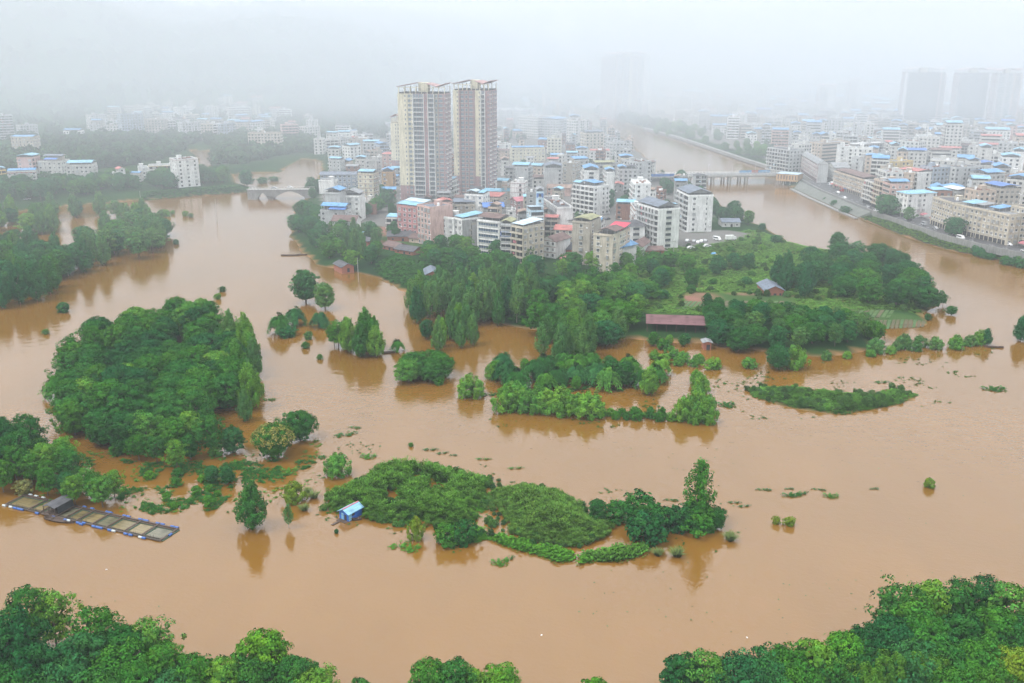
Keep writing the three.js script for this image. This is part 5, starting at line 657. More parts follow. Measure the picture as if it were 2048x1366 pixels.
// ------------------------------------------------------------------ plants: one geometry per kind and variant, copied
// leaves: small folded faces with a normal leaning out of their clump
class Leaves {
  constructor(seed) { this.r = rng(seed); this.p = []; this.n = []; this.c = []; }
  leaf(x, y, z, dx, dy, dz, l, w, nx, ny, nz, tint) { // a diamond of length l along d
    const r = this.r; let ex = dy * nz - dz * ny, ey = dz * nx - dx * nz, ez = dx * ny - dy * nx; const el = Math.hypot(ex, ey, ez) || 1; ex *= w / el; ey *= w / el; ez *= w / el;
    const bx = x + dx * l * 0.5, by = y + dy * l * 0.5, bz = z + dz * l * 0.5, tx = x + dx * l, ty = y + dy * l - l * 0.12, tz = z + dz * l;
    this.p.push(x, y, z, bx + ex, by + ey, bz + ez, tx, ty, tz, x, y, z, tx, ty, tz, bx - ex, by - ey, bz - ez);
    for (let i = 0; i < 6; i++) { this.n.push(nx, ny, nz); this.c.push(tint[0], tint[1], tint[2]); }
  }
  puff(cx, cy, cz, rad, count, size, tint, ox, oy, oz, flat = 1) {
    const r = this.r;
    for (let i = 0; i < count; i++) {
      let a, b, c, q; do { a = r() * 2 - 1; b = r() * 2 - 1; c = r() * 2 - 1; q = a * a + b * b + c * c; } while (q > 1 || q < 0.02);
      q = Math.sqrt(q); a /= q; b /= q; c /= q; if (a * ox + b * oy + c * oz < -0.35 && r() < 0.8) { a = -a; b = -b; c = -c; }
      const s = rad * (0.72 + 0.36 * r()); let nx = a * 0.9 + ox * 0.3 + (r() - 0.5) * 0.8, ny = b * 0.9 + 0.12 + (r() - 0.5) * 0.8, nz = c * 0.9 + oz * 0.3 + (r() - 0.5) * 0.8; const nl = Math.hypot(nx, ny, nz); nx /= nl; ny /= nl; nz /= nl;
      let dx = r() - 0.5 + a * 0.5, dy = r() - 0.7, dz = r() - 0.5 + c * 0.5; const dn = dx * nx + dy * ny + dz * nz; dx -= nx * dn; dy -= ny * dn; dz -= nz * dn; const dl = Math.hypot(dx, dy, dz) || 1;
      const t = 0.82 + 0.36 * r(), l = size * (0.7 + 0.6 * r());
      this.leaf(cx + a * s, cy + b * s * flat, cz + c * s, dx / dl, dy / dl, dz / dl, l, l * 0.36, nx, ny, nz, [tint[0] * t, tint[1] * t, tint[2] * t]);
    }
  }
  geo() {
    const g = new THREE.BufferGeometry(); g.setAttribute('position', new THREE.BufferAttribute(new Float32Array(this.p), 3)); g.setAttribute('normal', new THREE.BufferAttribute(new Float32Array(this.n), 3)); g.setAttribute('color', new THREE.BufferAttribute(new Float32Array(this.c), 3)); return g;
  }
}
const hueJit = (r, k = 0.22) => { const v = 1 + (r() - 0.5) * k * 1.6, y = (r() - 0.5) * k; return [v * (1 + y), v, v * (1 - y)]; };
const BARK = M(0.10, 0.08, 0.06, { roughness: 0.95 }), BARKL = M(0.20, 0.17, 0.13, { roughness: 0.95 });
function trunkGeo(seed, h, r0, limbs, spread, k = 6) {
  const r = rng(seed), b = new MB(); let x = 0, z = 0, y = -2.2, q = r0 * 1.15; const mid = h * 0.55;
  for (let i = 0; i < 4; i++) { const ny = -2.2 + (mid + 2.2) * (i + 1) / 4, nx = x + (r() - 0.5) * r0, nz = z + (r() - 0.5) * r0, nr = r0 * (1 - 0.13 * (i + 1)); b.tube([x, y, z], [nx, ny, nz], q, nr, k); x = nx; y = ny; z = nz; q = nr; }
  for (let i = 0; i < limbs; i++) { const a = (i + r() * 0.6) / limbs * Math.PI * 2, hy = mid * (0.55 + 0.45 * r()), ty = hy + h * (0.18 + 0.2 * r()), s = spread * (0.5 + 0.4 * r()), px = x * hy / mid, pz = z * hy / mid, m = [px + Math.cos(a) * s * 0.5, (hy + ty) / 2 + h * 0.02, pz + Math.sin(a) * s * 0.5]; b.tube([px, hy, pz], m, r0 * 0.45, r0 * 0.3, 5); b.tube(m, [px + Math.cos(a) * s, ty, pz + Math.sin(a) * s], r0 * 0.3, r0 * 0.12, 4); }
  return b.geo();
}
function broadGeo(seed, h, R, bot, puffs, per, size, ragged = 0.3) { // crown from height bot to h: many leafy sprays over a lumpy egg
  const L = new Leaves(seed), r = L.r, cy = (h + bot) / 2, vy = (h - bot) / 2, lob = Array.from({ length: 7 }, () => { const a = r() * 6.283, y = r() * 1.5 - 0.6, q = Math.sqrt(Math.max(0.05, 1 - y * y * 0.8)); return [Math.cos(a) * q, y, Math.sin(a) * q, 0.8 + r() * 0.45]; });
  for (let i = 0; i < puffs; i++) {
    const y = -0.96 + 1.94 * ((i + 0.5) / puffs), a = i * 2.39996 + r() * 0.9, s = Math.pow(Math.max(0, 1 - Math.pow(Math.abs(y), y < 0 ? 3.2 : 2.1)), 0.5); let k = 0.72; for (const [lx, ly, lz, lr] of lob) k = Math.max(k, lr * Math.exp(-1.1 * ((lx - Math.cos(a) * s) ** 2 + (ly - y) ** 2 + (lz - Math.sin(a) * s) ** 2)));
    const ox = Math.cos(a) * s, oz = Math.sin(a) * s, d = k * (0.80 + ragged * 1.5 * (r() - 0.5)), pr = R * (0.10 + 0.12 * r());
    L.puff(ox * d * R, cy + y * vy * (0.55 + 0.45 * Math.min(1.1, k)) * (0.9 + 0.14 * r()), oz * d * R, pr, Math.round(per * (0.6 + 0.8 * r())), size, hueJit(r, 0.36), ox, y * 0.8 + 0.2, oz, 0.78);
  }
  for (let i = 0; i < puffs * 0.4; i++) { const a = r() * 6.283, s = Math.sqrt(r()) * 0.55; L.puff(Math.cos(a) * R * s, cy + vy * (r() * 1.3 - 0.75), Math.sin(a) * R * s, R * 0.26, per * 0.22, size * 2.2, [0.75, 0.75, 0.75], 0, 0.3, 0); }  // inner filler leaves, tinted darker to imitate shade inside the crown
  return L.geo();
}
function poplarGeo(seed, h, R, base, rings, per, size, full = 1) { // tall, of many upward shoots
  const L = new Leaves(seed), r = L.r;
  for (let i = 0; i < rings; i++) {
    const t = (i + r()) / rings, y = base + (h - base) * t * 0.94, prof = Math.min(1, 0.66 + 2.2 * t) * Math.pow(Math.max(0, 1 - Math.pow(t, 2.1) * 0.97), 0.7) * (0.9 + 0.25 * r()), n = Math.max(2, Math.round(5.4 * prof * full + r()));
    for (let j = 0; j < n; j++) { const a = (j + r()) / n * 6.283 + i * 1.3, q = R * prof * (0.45 + 0.55 * r()), tint = hueJit(r, 0.28), ox = Math.cos(a), oz = Math.sin(a), sh = (h - base) * 0.055; for (let k = 0; k < 3; k++) L.puff(ox * (q + k * 0.06 * R), y + k * sh, oz * (q + k * 0.06 * R), R * (0.23 - 0.045 * k), per, size, tint, ox, 0.5, oz, 1.5); }
  }
  for (let i = 0; i < rings; i++) { const t = i / rings; L.puff(0, base + (h - base) * t * 0.9, 0, R * 0.45 * Math.pow(1 - t * 0.9, 0.6), per * 0.7 * full, size * 2.2, [0.75, 0.75, 0.75], 0, 0.3, 0, 1.3); }  // core filler leaves, crown shade put in as a darker tint
  return L.geo();
}
function bambooGeo(seed, h, R, n, per) { // plumes arching out of one clump
  const L = new Leaves(seed), r = L.r;
  for (let i = 0; i < n; i++) {
    const a = r() * 6.283, out = R * (0.25 + 0.85 * r()), top = h * (0.62 + 0.38 * r()), tint = hueJit(r, 0.24), ca = Math.cos(a), sa = Math.sin(a);
    for (let j = 0; j < per; j++) {
      const t = 0.04 + 0.96 * Math.pow(r(), 0.72), of = out / R / 1.1, q = out * (0.45 * t + 0.55 * t * t), y = Math.max(0.1, top * (2.2 * t - 1.2 * t * t * (1 + 0.8 * of))), w = 1.3 + 0.3 * t; const sx = (r() - 0.5) * w, sz = (r() - 0.5) * w, a2 = r() * 6.283, l = 0.75 + 0.5 * r(), v = 0.8 + 0.4 * r();
      let dx = Math.cos(a2) * 0.7 + ca * 0.5, dy = -0.35 - 0.4 * r(), dz = Math.sin(a2) * 0.7 + sa * 0.5; const dl = Math.hypot(dx, dy, dz); let nx = ca * 0.5 + (r() - 0.5) * 0.6, ny = 0.75, nz = sa * 0.5 + (r() - 0.5) * 0.6; const nl = Math.hypot(nx, ny, nz);
      L.leaf(ca * q + sx, y + (r() - 0.5) * 0.6, sa * q + sz, dx / dl, dy / dl, dz / dl, l, l * 0.2, nx / nl, ny / nl, nz / nl, [tint[0] * v, tint[1] * v, tint[2] * v]);
    }
  }
  return L.geo();
}
function tuftGeo(seed, n, h, spread, wide) { // grass blades, each of two bent pieces
  const L = new Leaves(seed), r = L.r;
  for (let i = 0; i < n; i++) {
    const a = r() * 6.283, b = Math.sqrt(r()) * spread * 0.35, x = Math.cos(a) * b, z = Math.sin(a) * b, a2 = a + (r() - 0.5), l = h * (0.6 + 0.5 * r()), o = spread * (0.25 + 0.6 * r()), v = 0.75 + 0.5 * r(), ca = Math.cos(a2), sa = Math.sin(a2), t = [v * (0.95 + 0.2 * r()), v, v * 0.9], w = wide * (0.7 + 0.6 * r());
    const m = [x + ca * o * 0.35, l * 0.66, z + sa * o * 0.35], e = [x + ca * o, l * (0.75 + 0.25 * r()), z + sa * o], px = -sa * w, pz = ca * w;
    L.p.push(x - px, 0, z - pz, x + px, 0, z + pz, m[0] + px, m[1], m[2] + pz, x - px, 0, z - pz, m[0] + px, m[1], m[2] + pz, m[0] - px, m[1], m[2] - pz, m[0] - px, m[1], m[2] - pz, m[0] + px, m[1], m[2] + pz, ...e);
    for (let k = 0; k < 9; k++) { L.n.push(ca * 0.4, 0.85, sa * 0.4); L.c.push(...t); }
  }
  return L.geo();
}
function reedClump(seed, stalks, h, R) { // leafy canes
  const L = new Leaves(seed), r = L.r;
  for (let i = 0; i < stalks; i++) {
    const a = r() * 6.283, b = Math.sqrt(r()) * R, x = Math.cos(a) * b, z = Math.sin(a) * b, top = h * (0.65 + 0.4 * r()), lx = (r() - 0.5) * 0.5, lz = (r() - 0.5) * 0.5, v0 = 0.85 + 0.3 * r();
    for (let j = 0; j < 9; j++) { const t = 0.12 + 0.88 * Math.sqrt((j + r()) / 9), q = r() * 6.283, v = v0 * (0.8 + 0.4 * r()), up = 0.25 + 0.9 * r(), l = 0.55 + 0.45 * r(), dl = Math.hypot(1, up), nx = -Math.cos(q) * 0.4 + (r() - 0.5) * 0.5, nz = -Math.sin(q) * 0.4 + (r() - 0.5) * 0.5, nl = Math.hypot(nx, 0.8, nz); L.leaf(x + lx * t, top * t, z + lz * t, Math.cos(q) / dl, up / dl, Math.sin(q) / dl, l, 0.085, nx / nl, 0.8 / nl, nz / nl, [v * (0.95 + 0.2 * r()), v, v * 0.85]); }
  }
  return L.geo();
}
function matGeo(seed, n, R, size, lift) { // a flat drift of leaves
  const L = new Leaves(seed), r = L.r, lob = Array.from({ length: 7 }, () => [(r() - 0.5) * 1.5 * R, (r() - 0.5) * 0.8 * R, R * (0.15 + 0.3 * r())]);
  for (let i = 0; i < n; i++) {
    const [cx, cz, cr] = lob[Math.floor(r() * 7)], a = r() * 6.283, b = cr * Math.pow(r(), 0.6), k = 1 - b / cr, a2 = r() * 6.283, v = 0.75 + 0.5 * r(), l = size * (0.6 + 0.8 * r()); const up = 0.2 + 0.5 * r(), dl = Math.hypot(1, up);
    L.leaf(cx + Math.cos(a) * b, 0.03 + lift * k * r(), cz + Math.sin(a) * b, Math.cos(a2) / dl, up / dl, Math.sin(a2) / dl, l, l * 0.38, (r() - 0.5) * 0.5, 0.87, (r() - 0.5) * 0.5, [v, v * (0.95 + 0.1 * r()), v * 0.9]);
  }
  return L.geo();
}
const leafM = (r, g, b) => { const k = 'leaf' + [r, g, b]; if (!mats.has(k)) { const m = new THREE.MeshLambertMaterial({ vertexColors: true, side: THREE.DoubleSide }); m.color.setRGB(r, g, b); mats.set(k, m); } return mats.get(k); };
const GREENS = {
  deep: [leafM(0.022, 0.099, 0.020), leafM(0.026, 0.115, 0.020), leafM(0.018, 0.091, 0.024)], mid: [leafM(0.038, 0.144, 0.017), leafM(0.048, 0.157, 0.017), leafM(0.033, 0.129, 0.022)], light: [leafM(0.088, 0.220, 0.025), leafM(0.102, 0.237, 0.028), leafM(0.074, 0.207, 0.031)],
  grey: [leafM(0.066, 0.171, 0.042), leafM(0.058, 0.157, 0.039), leafM(0.077, 0.181, 0.042)], bright: [leafM(0.065, 0.204, 0.017), leafM(0.079, 0.215, 0.017), leafM(0.056, 0.185, 0.018)], bluish: [leafM(0.026, 0.118, 0.031), leafM(0.032, 0.127, 0.034), leafM(0.022, 0.111, 0.034)], lime: [leafM(0.070, 0.180, 0.020), leafM(0.062, 0.165, 0.020)], olive: [leafM(0.134, 0.213, 0.017), leafM(0.122, 0.207, 0.020), leafM(0.148, 0.220, 0.017)], dry: [leafM(0.193, 0.193, 0.059)],
};
// kinds: height in metres of the model, [crown, trunk] per variant
const KIND = {};
function kind(name, h, bark, variants) { KIND[name] = { h, bark, v: variants }; }
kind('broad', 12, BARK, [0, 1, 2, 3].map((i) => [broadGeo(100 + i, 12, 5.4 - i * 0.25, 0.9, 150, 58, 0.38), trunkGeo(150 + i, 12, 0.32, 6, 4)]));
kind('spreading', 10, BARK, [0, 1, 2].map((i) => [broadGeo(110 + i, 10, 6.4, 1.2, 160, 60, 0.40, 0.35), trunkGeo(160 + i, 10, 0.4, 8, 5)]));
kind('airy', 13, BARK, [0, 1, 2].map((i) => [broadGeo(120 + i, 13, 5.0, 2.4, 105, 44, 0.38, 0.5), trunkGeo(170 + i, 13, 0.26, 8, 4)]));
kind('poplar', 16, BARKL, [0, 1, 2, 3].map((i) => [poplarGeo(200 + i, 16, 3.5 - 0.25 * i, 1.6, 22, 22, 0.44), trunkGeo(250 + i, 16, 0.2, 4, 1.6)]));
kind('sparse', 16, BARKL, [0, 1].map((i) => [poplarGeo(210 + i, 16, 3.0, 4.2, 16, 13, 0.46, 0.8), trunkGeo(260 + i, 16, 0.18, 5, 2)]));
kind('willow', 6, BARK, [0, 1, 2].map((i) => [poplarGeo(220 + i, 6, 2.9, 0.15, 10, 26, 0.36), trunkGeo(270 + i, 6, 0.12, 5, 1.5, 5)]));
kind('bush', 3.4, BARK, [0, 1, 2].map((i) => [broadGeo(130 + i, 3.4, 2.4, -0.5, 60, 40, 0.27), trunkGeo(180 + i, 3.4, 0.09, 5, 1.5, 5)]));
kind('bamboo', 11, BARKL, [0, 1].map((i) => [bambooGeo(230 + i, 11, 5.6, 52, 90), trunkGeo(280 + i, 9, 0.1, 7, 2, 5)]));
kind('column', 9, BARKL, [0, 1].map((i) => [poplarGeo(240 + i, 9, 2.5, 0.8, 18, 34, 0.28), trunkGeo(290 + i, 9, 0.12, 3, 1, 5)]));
// a grown plant: a Group at its foot with trunk and crown
const TREES = [];
function plant(k, p, height, colour, opt = {}) {
  const K = KIND[k], r = rng(Math.round(p.x * 71 + p.z * 37 + height * 13) | 0), v = K.v[Math.floor(r() * K.v.length)], s = height / K.h, o = new THREE.Group();
  o.name = numbered(opt.name ?? ({ bush: 'shrub', willow: 'willow_bush', bamboo: 'bamboo_clump', poplar: 'poplar_tree', sparse: 'poplar_tree', column: 'columnar_tree', spreading: 'spreading_tree', airy: 'open_crowned_tree' }[k] ?? 'broadleaf_tree')); scene.add(o);
  o.position.copy(p); o.rotation.y = r() * 6.283; const w = s * (opt.wide ?? 1) * (0.92 + 0.16 * r()); o.scale.set(w, s, w);
  const G0 = GREENS[colour]; mesh('trunk', v[1], K.bark, o); mesh('crown', v[0], G0[Math.floor(r() * G0.length)], o);
  tag(o, opt.label, opt.category ?? ({ bush: 'shrub', willow: 'bush', bamboo: 'bamboo' }[k] ?? 'tree'), opt.group); TREES.push(o); return o;
}
// ------------------------------------------------------------------ trees
const DESC = { broad: 'broad tree', spreading: 'spreading tree', airy: 'open tree', poplar: 'poplar', sparse: 'thin poplar', willow: 'willow bush', bush: 'shrub', bamboo: 'bamboo clump', column: 'columnar tree' };
const SHIFT = { deep: 'mid', bluish: 'mid', mid: 'light', grey: 'light' };
const HUE = { deep: 'dark', mid: 'green', light: 'pale', grey: 'greyish', bright: 'bright', bluish: 'bluish', olive: 'yellowish', lime: 'lime', dry: 'brown' };
function labelRows(list, place, per = 7) { // counts a wood from its front row back, each row from the left
  list.forEach((t) => { t.at = seen(t.p); });
  list.sort((a, b) => b.at[1] - a.at[1]);
  const rows = Math.ceil(list.length / per);
  for (let i = 0; i < rows; i++) {
    const row = list.slice(i * per, i * per + per).sort((a, b) => a.at[0] - b.at[0]), name = rows === 1 ? 'row' : i === 0 ? 'front row' : i === rows - 1 ? 'back row' : ORD[i] + ' row';
    row.forEach((t, j) => { t.label = `${HUE[t.c]} ${DESC[t.k]}, ${ord(j)} from left, ${name} of ${place}`; });
  }
}
function scatterIn(A, n, gap, r, ok) {
  const out = []; let tries = 0;
  while (out.length < n && tries++ < n * 60) { const x = A.x0 + r() * (A.x1 - A.x0), z = A.z0 + r() * (A.z1 - A.z0); if (!within(A, x, z) || (ok && !ok(x, z)) || out.some(([a, b]) => (a - x) ** 2 + (b - z) ** 2 < gap * gap)) continue; out.push([x, z]); }
  return out;
}
let woodSeed = 500;
function wood(place, outline, n, gap, mix, opt = {}) { // mix: [kind, colour, least height, most height, share]
  const A = area(poly(outline)), r = rng(woodSeed += 7), list = [], all = mix.reduce((s, m) => s + m[4], 0);
  for (const [x, z] of scatterIn(A, n, gap, r, opt.ok)) { let q = r() * all, m = mix[0]; const vary = r() < 0.24; for (const c of mix) { if ((q -= c[4]) <= 0) { m = c; break; } } list.push({ k: m[0], c: vary ? SHIFT[m[1]] ?? m[1] : m[1], h: m[2] + (m[3] - m[2]) * r(), p: V(x, groundY(x, z) + (opt.sink ?? 0), z) }); }
  labelRows(list, place, opt.per);
  for (const t of list) plant(t.k, t.p, t.h, t.c, { label: t.label, group: opt.group ?? ('trees of ' + place), wide: opt.wide });
}
const one = (k, x, y, h, c, label, opt = {}) => { const p = G(x, y, 0); p.y = groundY(p.x, p.z); return plant(k, p, h, c, { label, ...opt }); };
// the large wooded island on the left
wood('the large wooded island', '120,800 190,715 250,682 330,662 420,672 470,720 490,790 480,835 425,825 400,850 440,890 470,900 430,912 330,928 220,895 130,875', 84, 4.9, [['broad', 'deep', 11, 15, 5], ['spreading', 'deep', 10, 12, 2], ['broad', 'mid', 10, 14, 3], ['airy', 'mid', 12, 15, 3]], { wide: 1.15 });
wood("the wooded island's right edge", '440,700 500,705 528,770 522,835 490,850 480,800', 11, 4.5, [['poplar', 'grey', 13, 16, 3], ['poplar', 'mid', 13, 16, 1]]);
wood("the wooded island's left edge", '100,790 150,740 190,700 210,720 140,800', 6, 6, [['broad', 'deep', 9, 12, 2], ['airy', 'mid', 12, 15, 2], ['bamboo', 'deep', 9, 11, 1]]);
wood("the wooded island's far side", '330,655 365,650 430,655 430,668 340,662', 5, 6, [['airy', 'deep', 13, 15, 1], ['broad', 'mid', 11, 14, 2]]);
wood("the wooded island's near fringe", '215,895 330,922 420,905 440,915 350,940 230,912', 9, 6, [['airy', 'mid', 6, 9, 2], ['broad', 'deep', 5, 8, 2], ['bush', 'mid', 3, 4.5, 1]]);
one('poplar', 492, 842, 10, 'grey', 'grey green poplar standing alone in brown water at the island inlet');
one('broad', 465, 905, 8, 'bluish', 'dark rounded tree left of the yellow flowering tree', { wide: 1.1 });
{ // the flowering tree: a broad tree with pale yellow clusters on its crown
  const t = one('spreading', 548, 912, 9.5, 'mid', 'wide tree covered in pale yellow flower clusters', { wide: 1.05, name: 'flowering_tree' });
  const L = new Leaves(901), r = L.r; for (let i = 0; i < 270; i++) { const a = r() * 6.283, y = Math.pow(r(), 0.8) * 0.9 + 0.05, s = Math.sqrt(1 - y * y); L.puff(Math.cos(a) * s * 5.9, 5 + y * 4.9, Math.sin(a) * s * 5.9, 0.42, 9, 0.5, hueJit(r, 0.3), Math.cos(a) * s, y, Math.sin(a) * s); }
  stuff(mesh('flowers', L.geo(), leafM(0.20, 0.20, 0.05), t));
}
one('spreading', 600, 880, 9, 'deep', 'dark domed tree right behind the yellow flowering tree', { wide: 1.0 });
// the flooded wood at the left edge
wood("the flooded wood, left edge", '-70,640 40,615 100,590 180,562 195,540 120,520 40,505 -70,500', 40, 5.6, [['broad', 'bluish', 13, 16, 3], ['poplar', 'bluish', 15, 18, 3], ['airy', 'bluish', 12, 15, 2]], { wide: 1.3 });
wood("the flooded wood by the channel", '190,545 250,535 325,515 330,470 300,455 220,470 165,500', 26, 5.6, [['poplar', 'grey', 15, 19, 3], ['airy', 'grey', 13, 16, 2], ['broad', 'bluish', 11, 14, 2]], { wide: 1.35 });
wood("the flooded wood's back part", '-60,480 60,470 140,465 140,440 280,450 300,435 160,425 -60,440', 28, 6, [['poplar', 'grey', 13, 16, 3], ['airy', 'grey', 12, 14, 2], ['broad', 'bluish', 10, 13, 1]], { wide: 1.35 });
wood("the flooded wood's bush tip", '305,435 350,432 385,436 400,430 350,425', 6, 3.2, [['bush', 'grey', 2.5, 5, 1]]);
one('bush', 352, 488, 3, 'bluish', 'small bush half drowned in the channel right of the left wood');
one('bush', 127, 624, 4.5, 'bluish', 'lone round bush in the brown channel near the left edge');
one('bush', 92, 668, 2.2, 'grey', 'tiny pale bush in the channel left of the wooded island');
one('bush', 445, 583, 2.6, 'deep', 'small dark bush drifting behind the wooded island'); one('bush', 436, 598, 2.8, 'light', 'pale bush just behind the top of the wooded island');
// north bank on the left
wood('the tree belt along the left bank', '-60,434 0,420 110,407 280,390 420,382 495,376 495,366 400,366 330,368 200,372 0,380 -60,386', 74, 6.4, [['broad', 'bluish', 11, 15, 4], ['spreading', 'deep', 10, 13, 2], ['airy', 'bluish', 11, 15, 1]], { per: 15, wide: 1.25 });
one('bush', 525, 366, 5, 'bluish', 'flooded bush in the stream behind the arched bridge', { wide: 1.6 }); one('bush', 548, 362, 4, 'bluish', 'smaller flooded bush right of another behind the arched bridge', { wide: 1.8 });
// west shore of the town
wood("the channel side town grove", '585,472 598,430 640,420 650,440 640,476 600,484', 9, 6.5, [['broad', 'deep', 10, 13, 1], ['spreading', 'bluish', 9, 11, 1]], { wide: 1.15 });
wood("the arched bridge grove", '610,405 622,385 636,372 640,395 630,412', 5, 6, [['broad', 'deep', 8, 12, 1]]);
wood('the wood below the riverside flats', '605,520 640,482 730,478 765,490 760,535 700,542 640,530', 26, 6.2, [['poplar', 'grey', 10, 13, 2], ['broad', 'bluish', 8, 11, 4], ['airy', 'grey', 9, 12, 2]], { wide: 1.1 });
wood('the trees beside the two towers', '715,400 760,395 785,410 790,440 770,455 730,450 700,425', 13, 7, [['broad', 'deep', 8, 12, 1], ['spreading', 'bluish', 8, 11, 1]]);
wood("the pink block's front trees", '770,470 830,465 835,485 790,492', 5, 7, [['broad', 'bluish', 6, 8, 1]]);
wood("the bank below the apartments", '835,528 880,500 985,515 1060,535 1180,548 1240,540 1240,570 1060,580 900,575 840,555', 30, 7.5, [['broad', 'bluish', 8, 11, 3], ['spreading', 'mid', 8, 10, 3], ['airy', 'mid', 9, 11, 2]], { per: 10, wide: 1.12 });
wood("the slope below the broad blue roof", '1240,540 1320,530 1400,560 1420,600 1300,612 1200,600', 18, 7.5, [['spreading', 'mid', 7, 9.5, 3], ['broad', 'bluish', 8, 10, 2], ['airy', 'mid', 9, 11, 2]], { wide: 1.1 });
// the central flooded poplar wood
wood("the middle poplar wood", '785,630 850,605 960,600 1075,612 1060,650 960,655 840,648', 40, 5.2, [['poplar', 'grey', 14, 18, 5], ['poplar', 'bluish', 14, 17, 2], ['sparse', 'grey', 14, 18, 3]], { per: 10 });
wood('the poplars at the inner inlet', '842,695 880,708 915,704 950,692 965,665 900,660 850,670', 11, 4.6, [['poplar', 'grey', 10, 13, 3], ['broad', 'bluish', 6, 9, 1]]);
wood("the wood by the open shed", '1075,610 1180,600 1270,612 1285,650 1260,690 1180,700 1090,690 1050,665', 30, 7, [['broad', 'mid', 9, 13, 3], ['spreading', 'bluish', 9, 11, 2], ['airy', 'mid', 11, 14, 2], ['poplar', 'grey', 12, 14, 1]], { per: 10, wide: 1.1 });
wood("the poplars above the bamboo", '1060,730 1120,735 1185,725 1180,700 1080,700', 9, 5.6, [['sparse', 'grey', 14, 17, 2], ['poplar', 'grey', 14, 17, 2]]);
wood("the bamboo tongue", '985,765 1010,730 1100,740 1190,735 1200,775 1100,785 1030,778', 18, 6, [['bamboo', 'bluish', 8, 11, 3], ['bamboo', 'deep', 8, 11, 2], ['broad', 'bright', 5, 7, 1], ['bush', 'mid', 3, 4, 1]]);
wood("the bamboo tongue's right end", '1200,775 1210,745 1290,735 1325,750 1325,782 1260,786', 9, 6, [['bamboo', 'mid', 8, 10, 2], ['broad', 'deep', 7, 9, 1], ['airy', 'mid', 7, 9, 1]]);
one('poplar', 1298, 788, 9.5, 'light', 'light green full willow at the right end of the bamboo tongue', { wide: 1.7, name: 'willow_tree' });
// between
one('broad', 612, 606, 16, 'bluish', 'large dark tree of a pair standing in water, its taller half', { wide: 1.05 }); one('broad', 650, 618, 12, 'grey', 'smaller round tree on a bare trunk right of the large dark one', { wide: 1.05 });
one('bamboo', 560, 668, 11, 'mid', 'feathery palm like clump at the left of the mid channel islets'); one('bamboo', 590, 650, 10, 'bluish', 'feathery clump behind the palm like clump in mid channel'); one('bush', 575, 672, 4, 'bluish', 'low round bush below the feathery clump in mid channel', { wide: 1.6 }); one('bamboo', 640, 655, 8.5, 'bluish', 'spiky low clump between the feathery clump and the pointed poplars');
one('bush', 617, 678, 3.2, 'grey', 'single round bush in open water below the feathery clump'); one('bush', 611, 696, 2.6, 'mid', 'ragged shrub under the single round bush'); one('bush', 640, 718, 2, 'mid', 'low leafy shrub drifting left of the pointed poplars');
wood('the pointed poplars in mid channel', '655,690 690,680 740,690 765,712 720,718', 10, 3.8, [['poplar', 'mid', 10, 14, 2], ['airy', 'mid', 8, 11, 1]], { wide: 1.15 });
one('poplar', 733, 700, 16, 'mid', 'tallest pointed poplar in the middle of the channel', { wide: 1.2 });
wood("the domed islet", '808,762 830,740 880,738 888,755 850,768', 6, 4.2, [['spreading', 'mid', 7, 9.5, 2], ['bush', 'mid', 4, 6, 1]]);
one('bush', 878, 768, 2.6, 'mid', 'small bush drifting at the right foot of the domed islet', { wide: 1.3 }); one('bamboo', 795, 702, 6, 'mid', 'leafy sapling clump between the pointed poplars and the domed islet'); one('bush', 910, 648, 2.4, 'bluish', 'tiny bush in the water left of the inner poplars');
one('willow', 940, 792, 7, 'light', 'light round willow left of the reed hedge', { wide: 1.3 }); one('willow', 985, 758, 5.5, 'light', 'pale willow leaning out behind the round willow', { wide: 1.1 });
wood('the willow hedge in the water', '1000,822 1030,805 1180,822 1180,834 1080,828', 10, 4, [['willow', 'light', 5, 8, 1]], { wide: 1.25, per: 12 });
wood("the low dike hedge", '1180,834 1190,826 1300,832 1360,838 1350,845 1260,842', 16, 3.2, [['bush', 'mid', 2, 3.6, 2], ['willow', 'mid', 2.5, 4, 1]], { per: 16 });
wood("the dike corner willows", '1360,846 1370,835 1395,800 1388,760 1408,765 1418,800 1415,850', 12, 4, [['willow', 'light', 4, 7, 1]], { wide: 0.95, per: 12 });
wood('the open shed front', '1290,694 1330,682 1380,684 1370,695 1320,700', 6, 5, [['broad', 'mid', 4, 6, 1], ['bush', 'bluish', 3, 4.5, 1]]);
// right of the middle
wood('the woods by the drowned fields', '1410,690 1430,660 1560,655 1740,668 1752,692 1650,706 1500,706', 30, 7, [['broad', 'bluish', 8, 11, 3], ['spreading', 'deep', 7, 9, 3], ['airy', 'grey', 8, 10, 2]], { per: 10, wide: 1.1 });
wood("the drowned woods' front bushes", '1290,722 1330,712 1430,730 1470,735 1400,740 1310,725', 8, 4.5, [['willow', 'light', 3, 4.5, 1], ['bush', 'light', 3, 4, 1]], { wide: 1.3, per: 8 });
one('bush', 1498, 735, 4, 'light', 'round light willow bush alone below the drowned woods', { wide: 1.2 }); one('spreading', 1555, 738, 9, 'bluish', 'dark spreading tree standing in water below the drowned woods'); one('willow', 1588, 736, 8, 'light', 'light willow touching the dark spreading tree in the water', { wide: 1.2 });
wood("the drowned shore's bushes", '1640,722 1700,716 1740,716 1800,706 1960,696 1960,686 1830,692 1740,705', 14, 4.5, [['willow', 'grey', 3, 6, 2], ['bush', 'light', 2.5, 4, 1]], { wide: 1.3, per: 14 });
one('poplar', 1972, 690, 6.5, 'bluish', 'small dark poplar at the tip of the drowned shore', { wide: 1.4 });
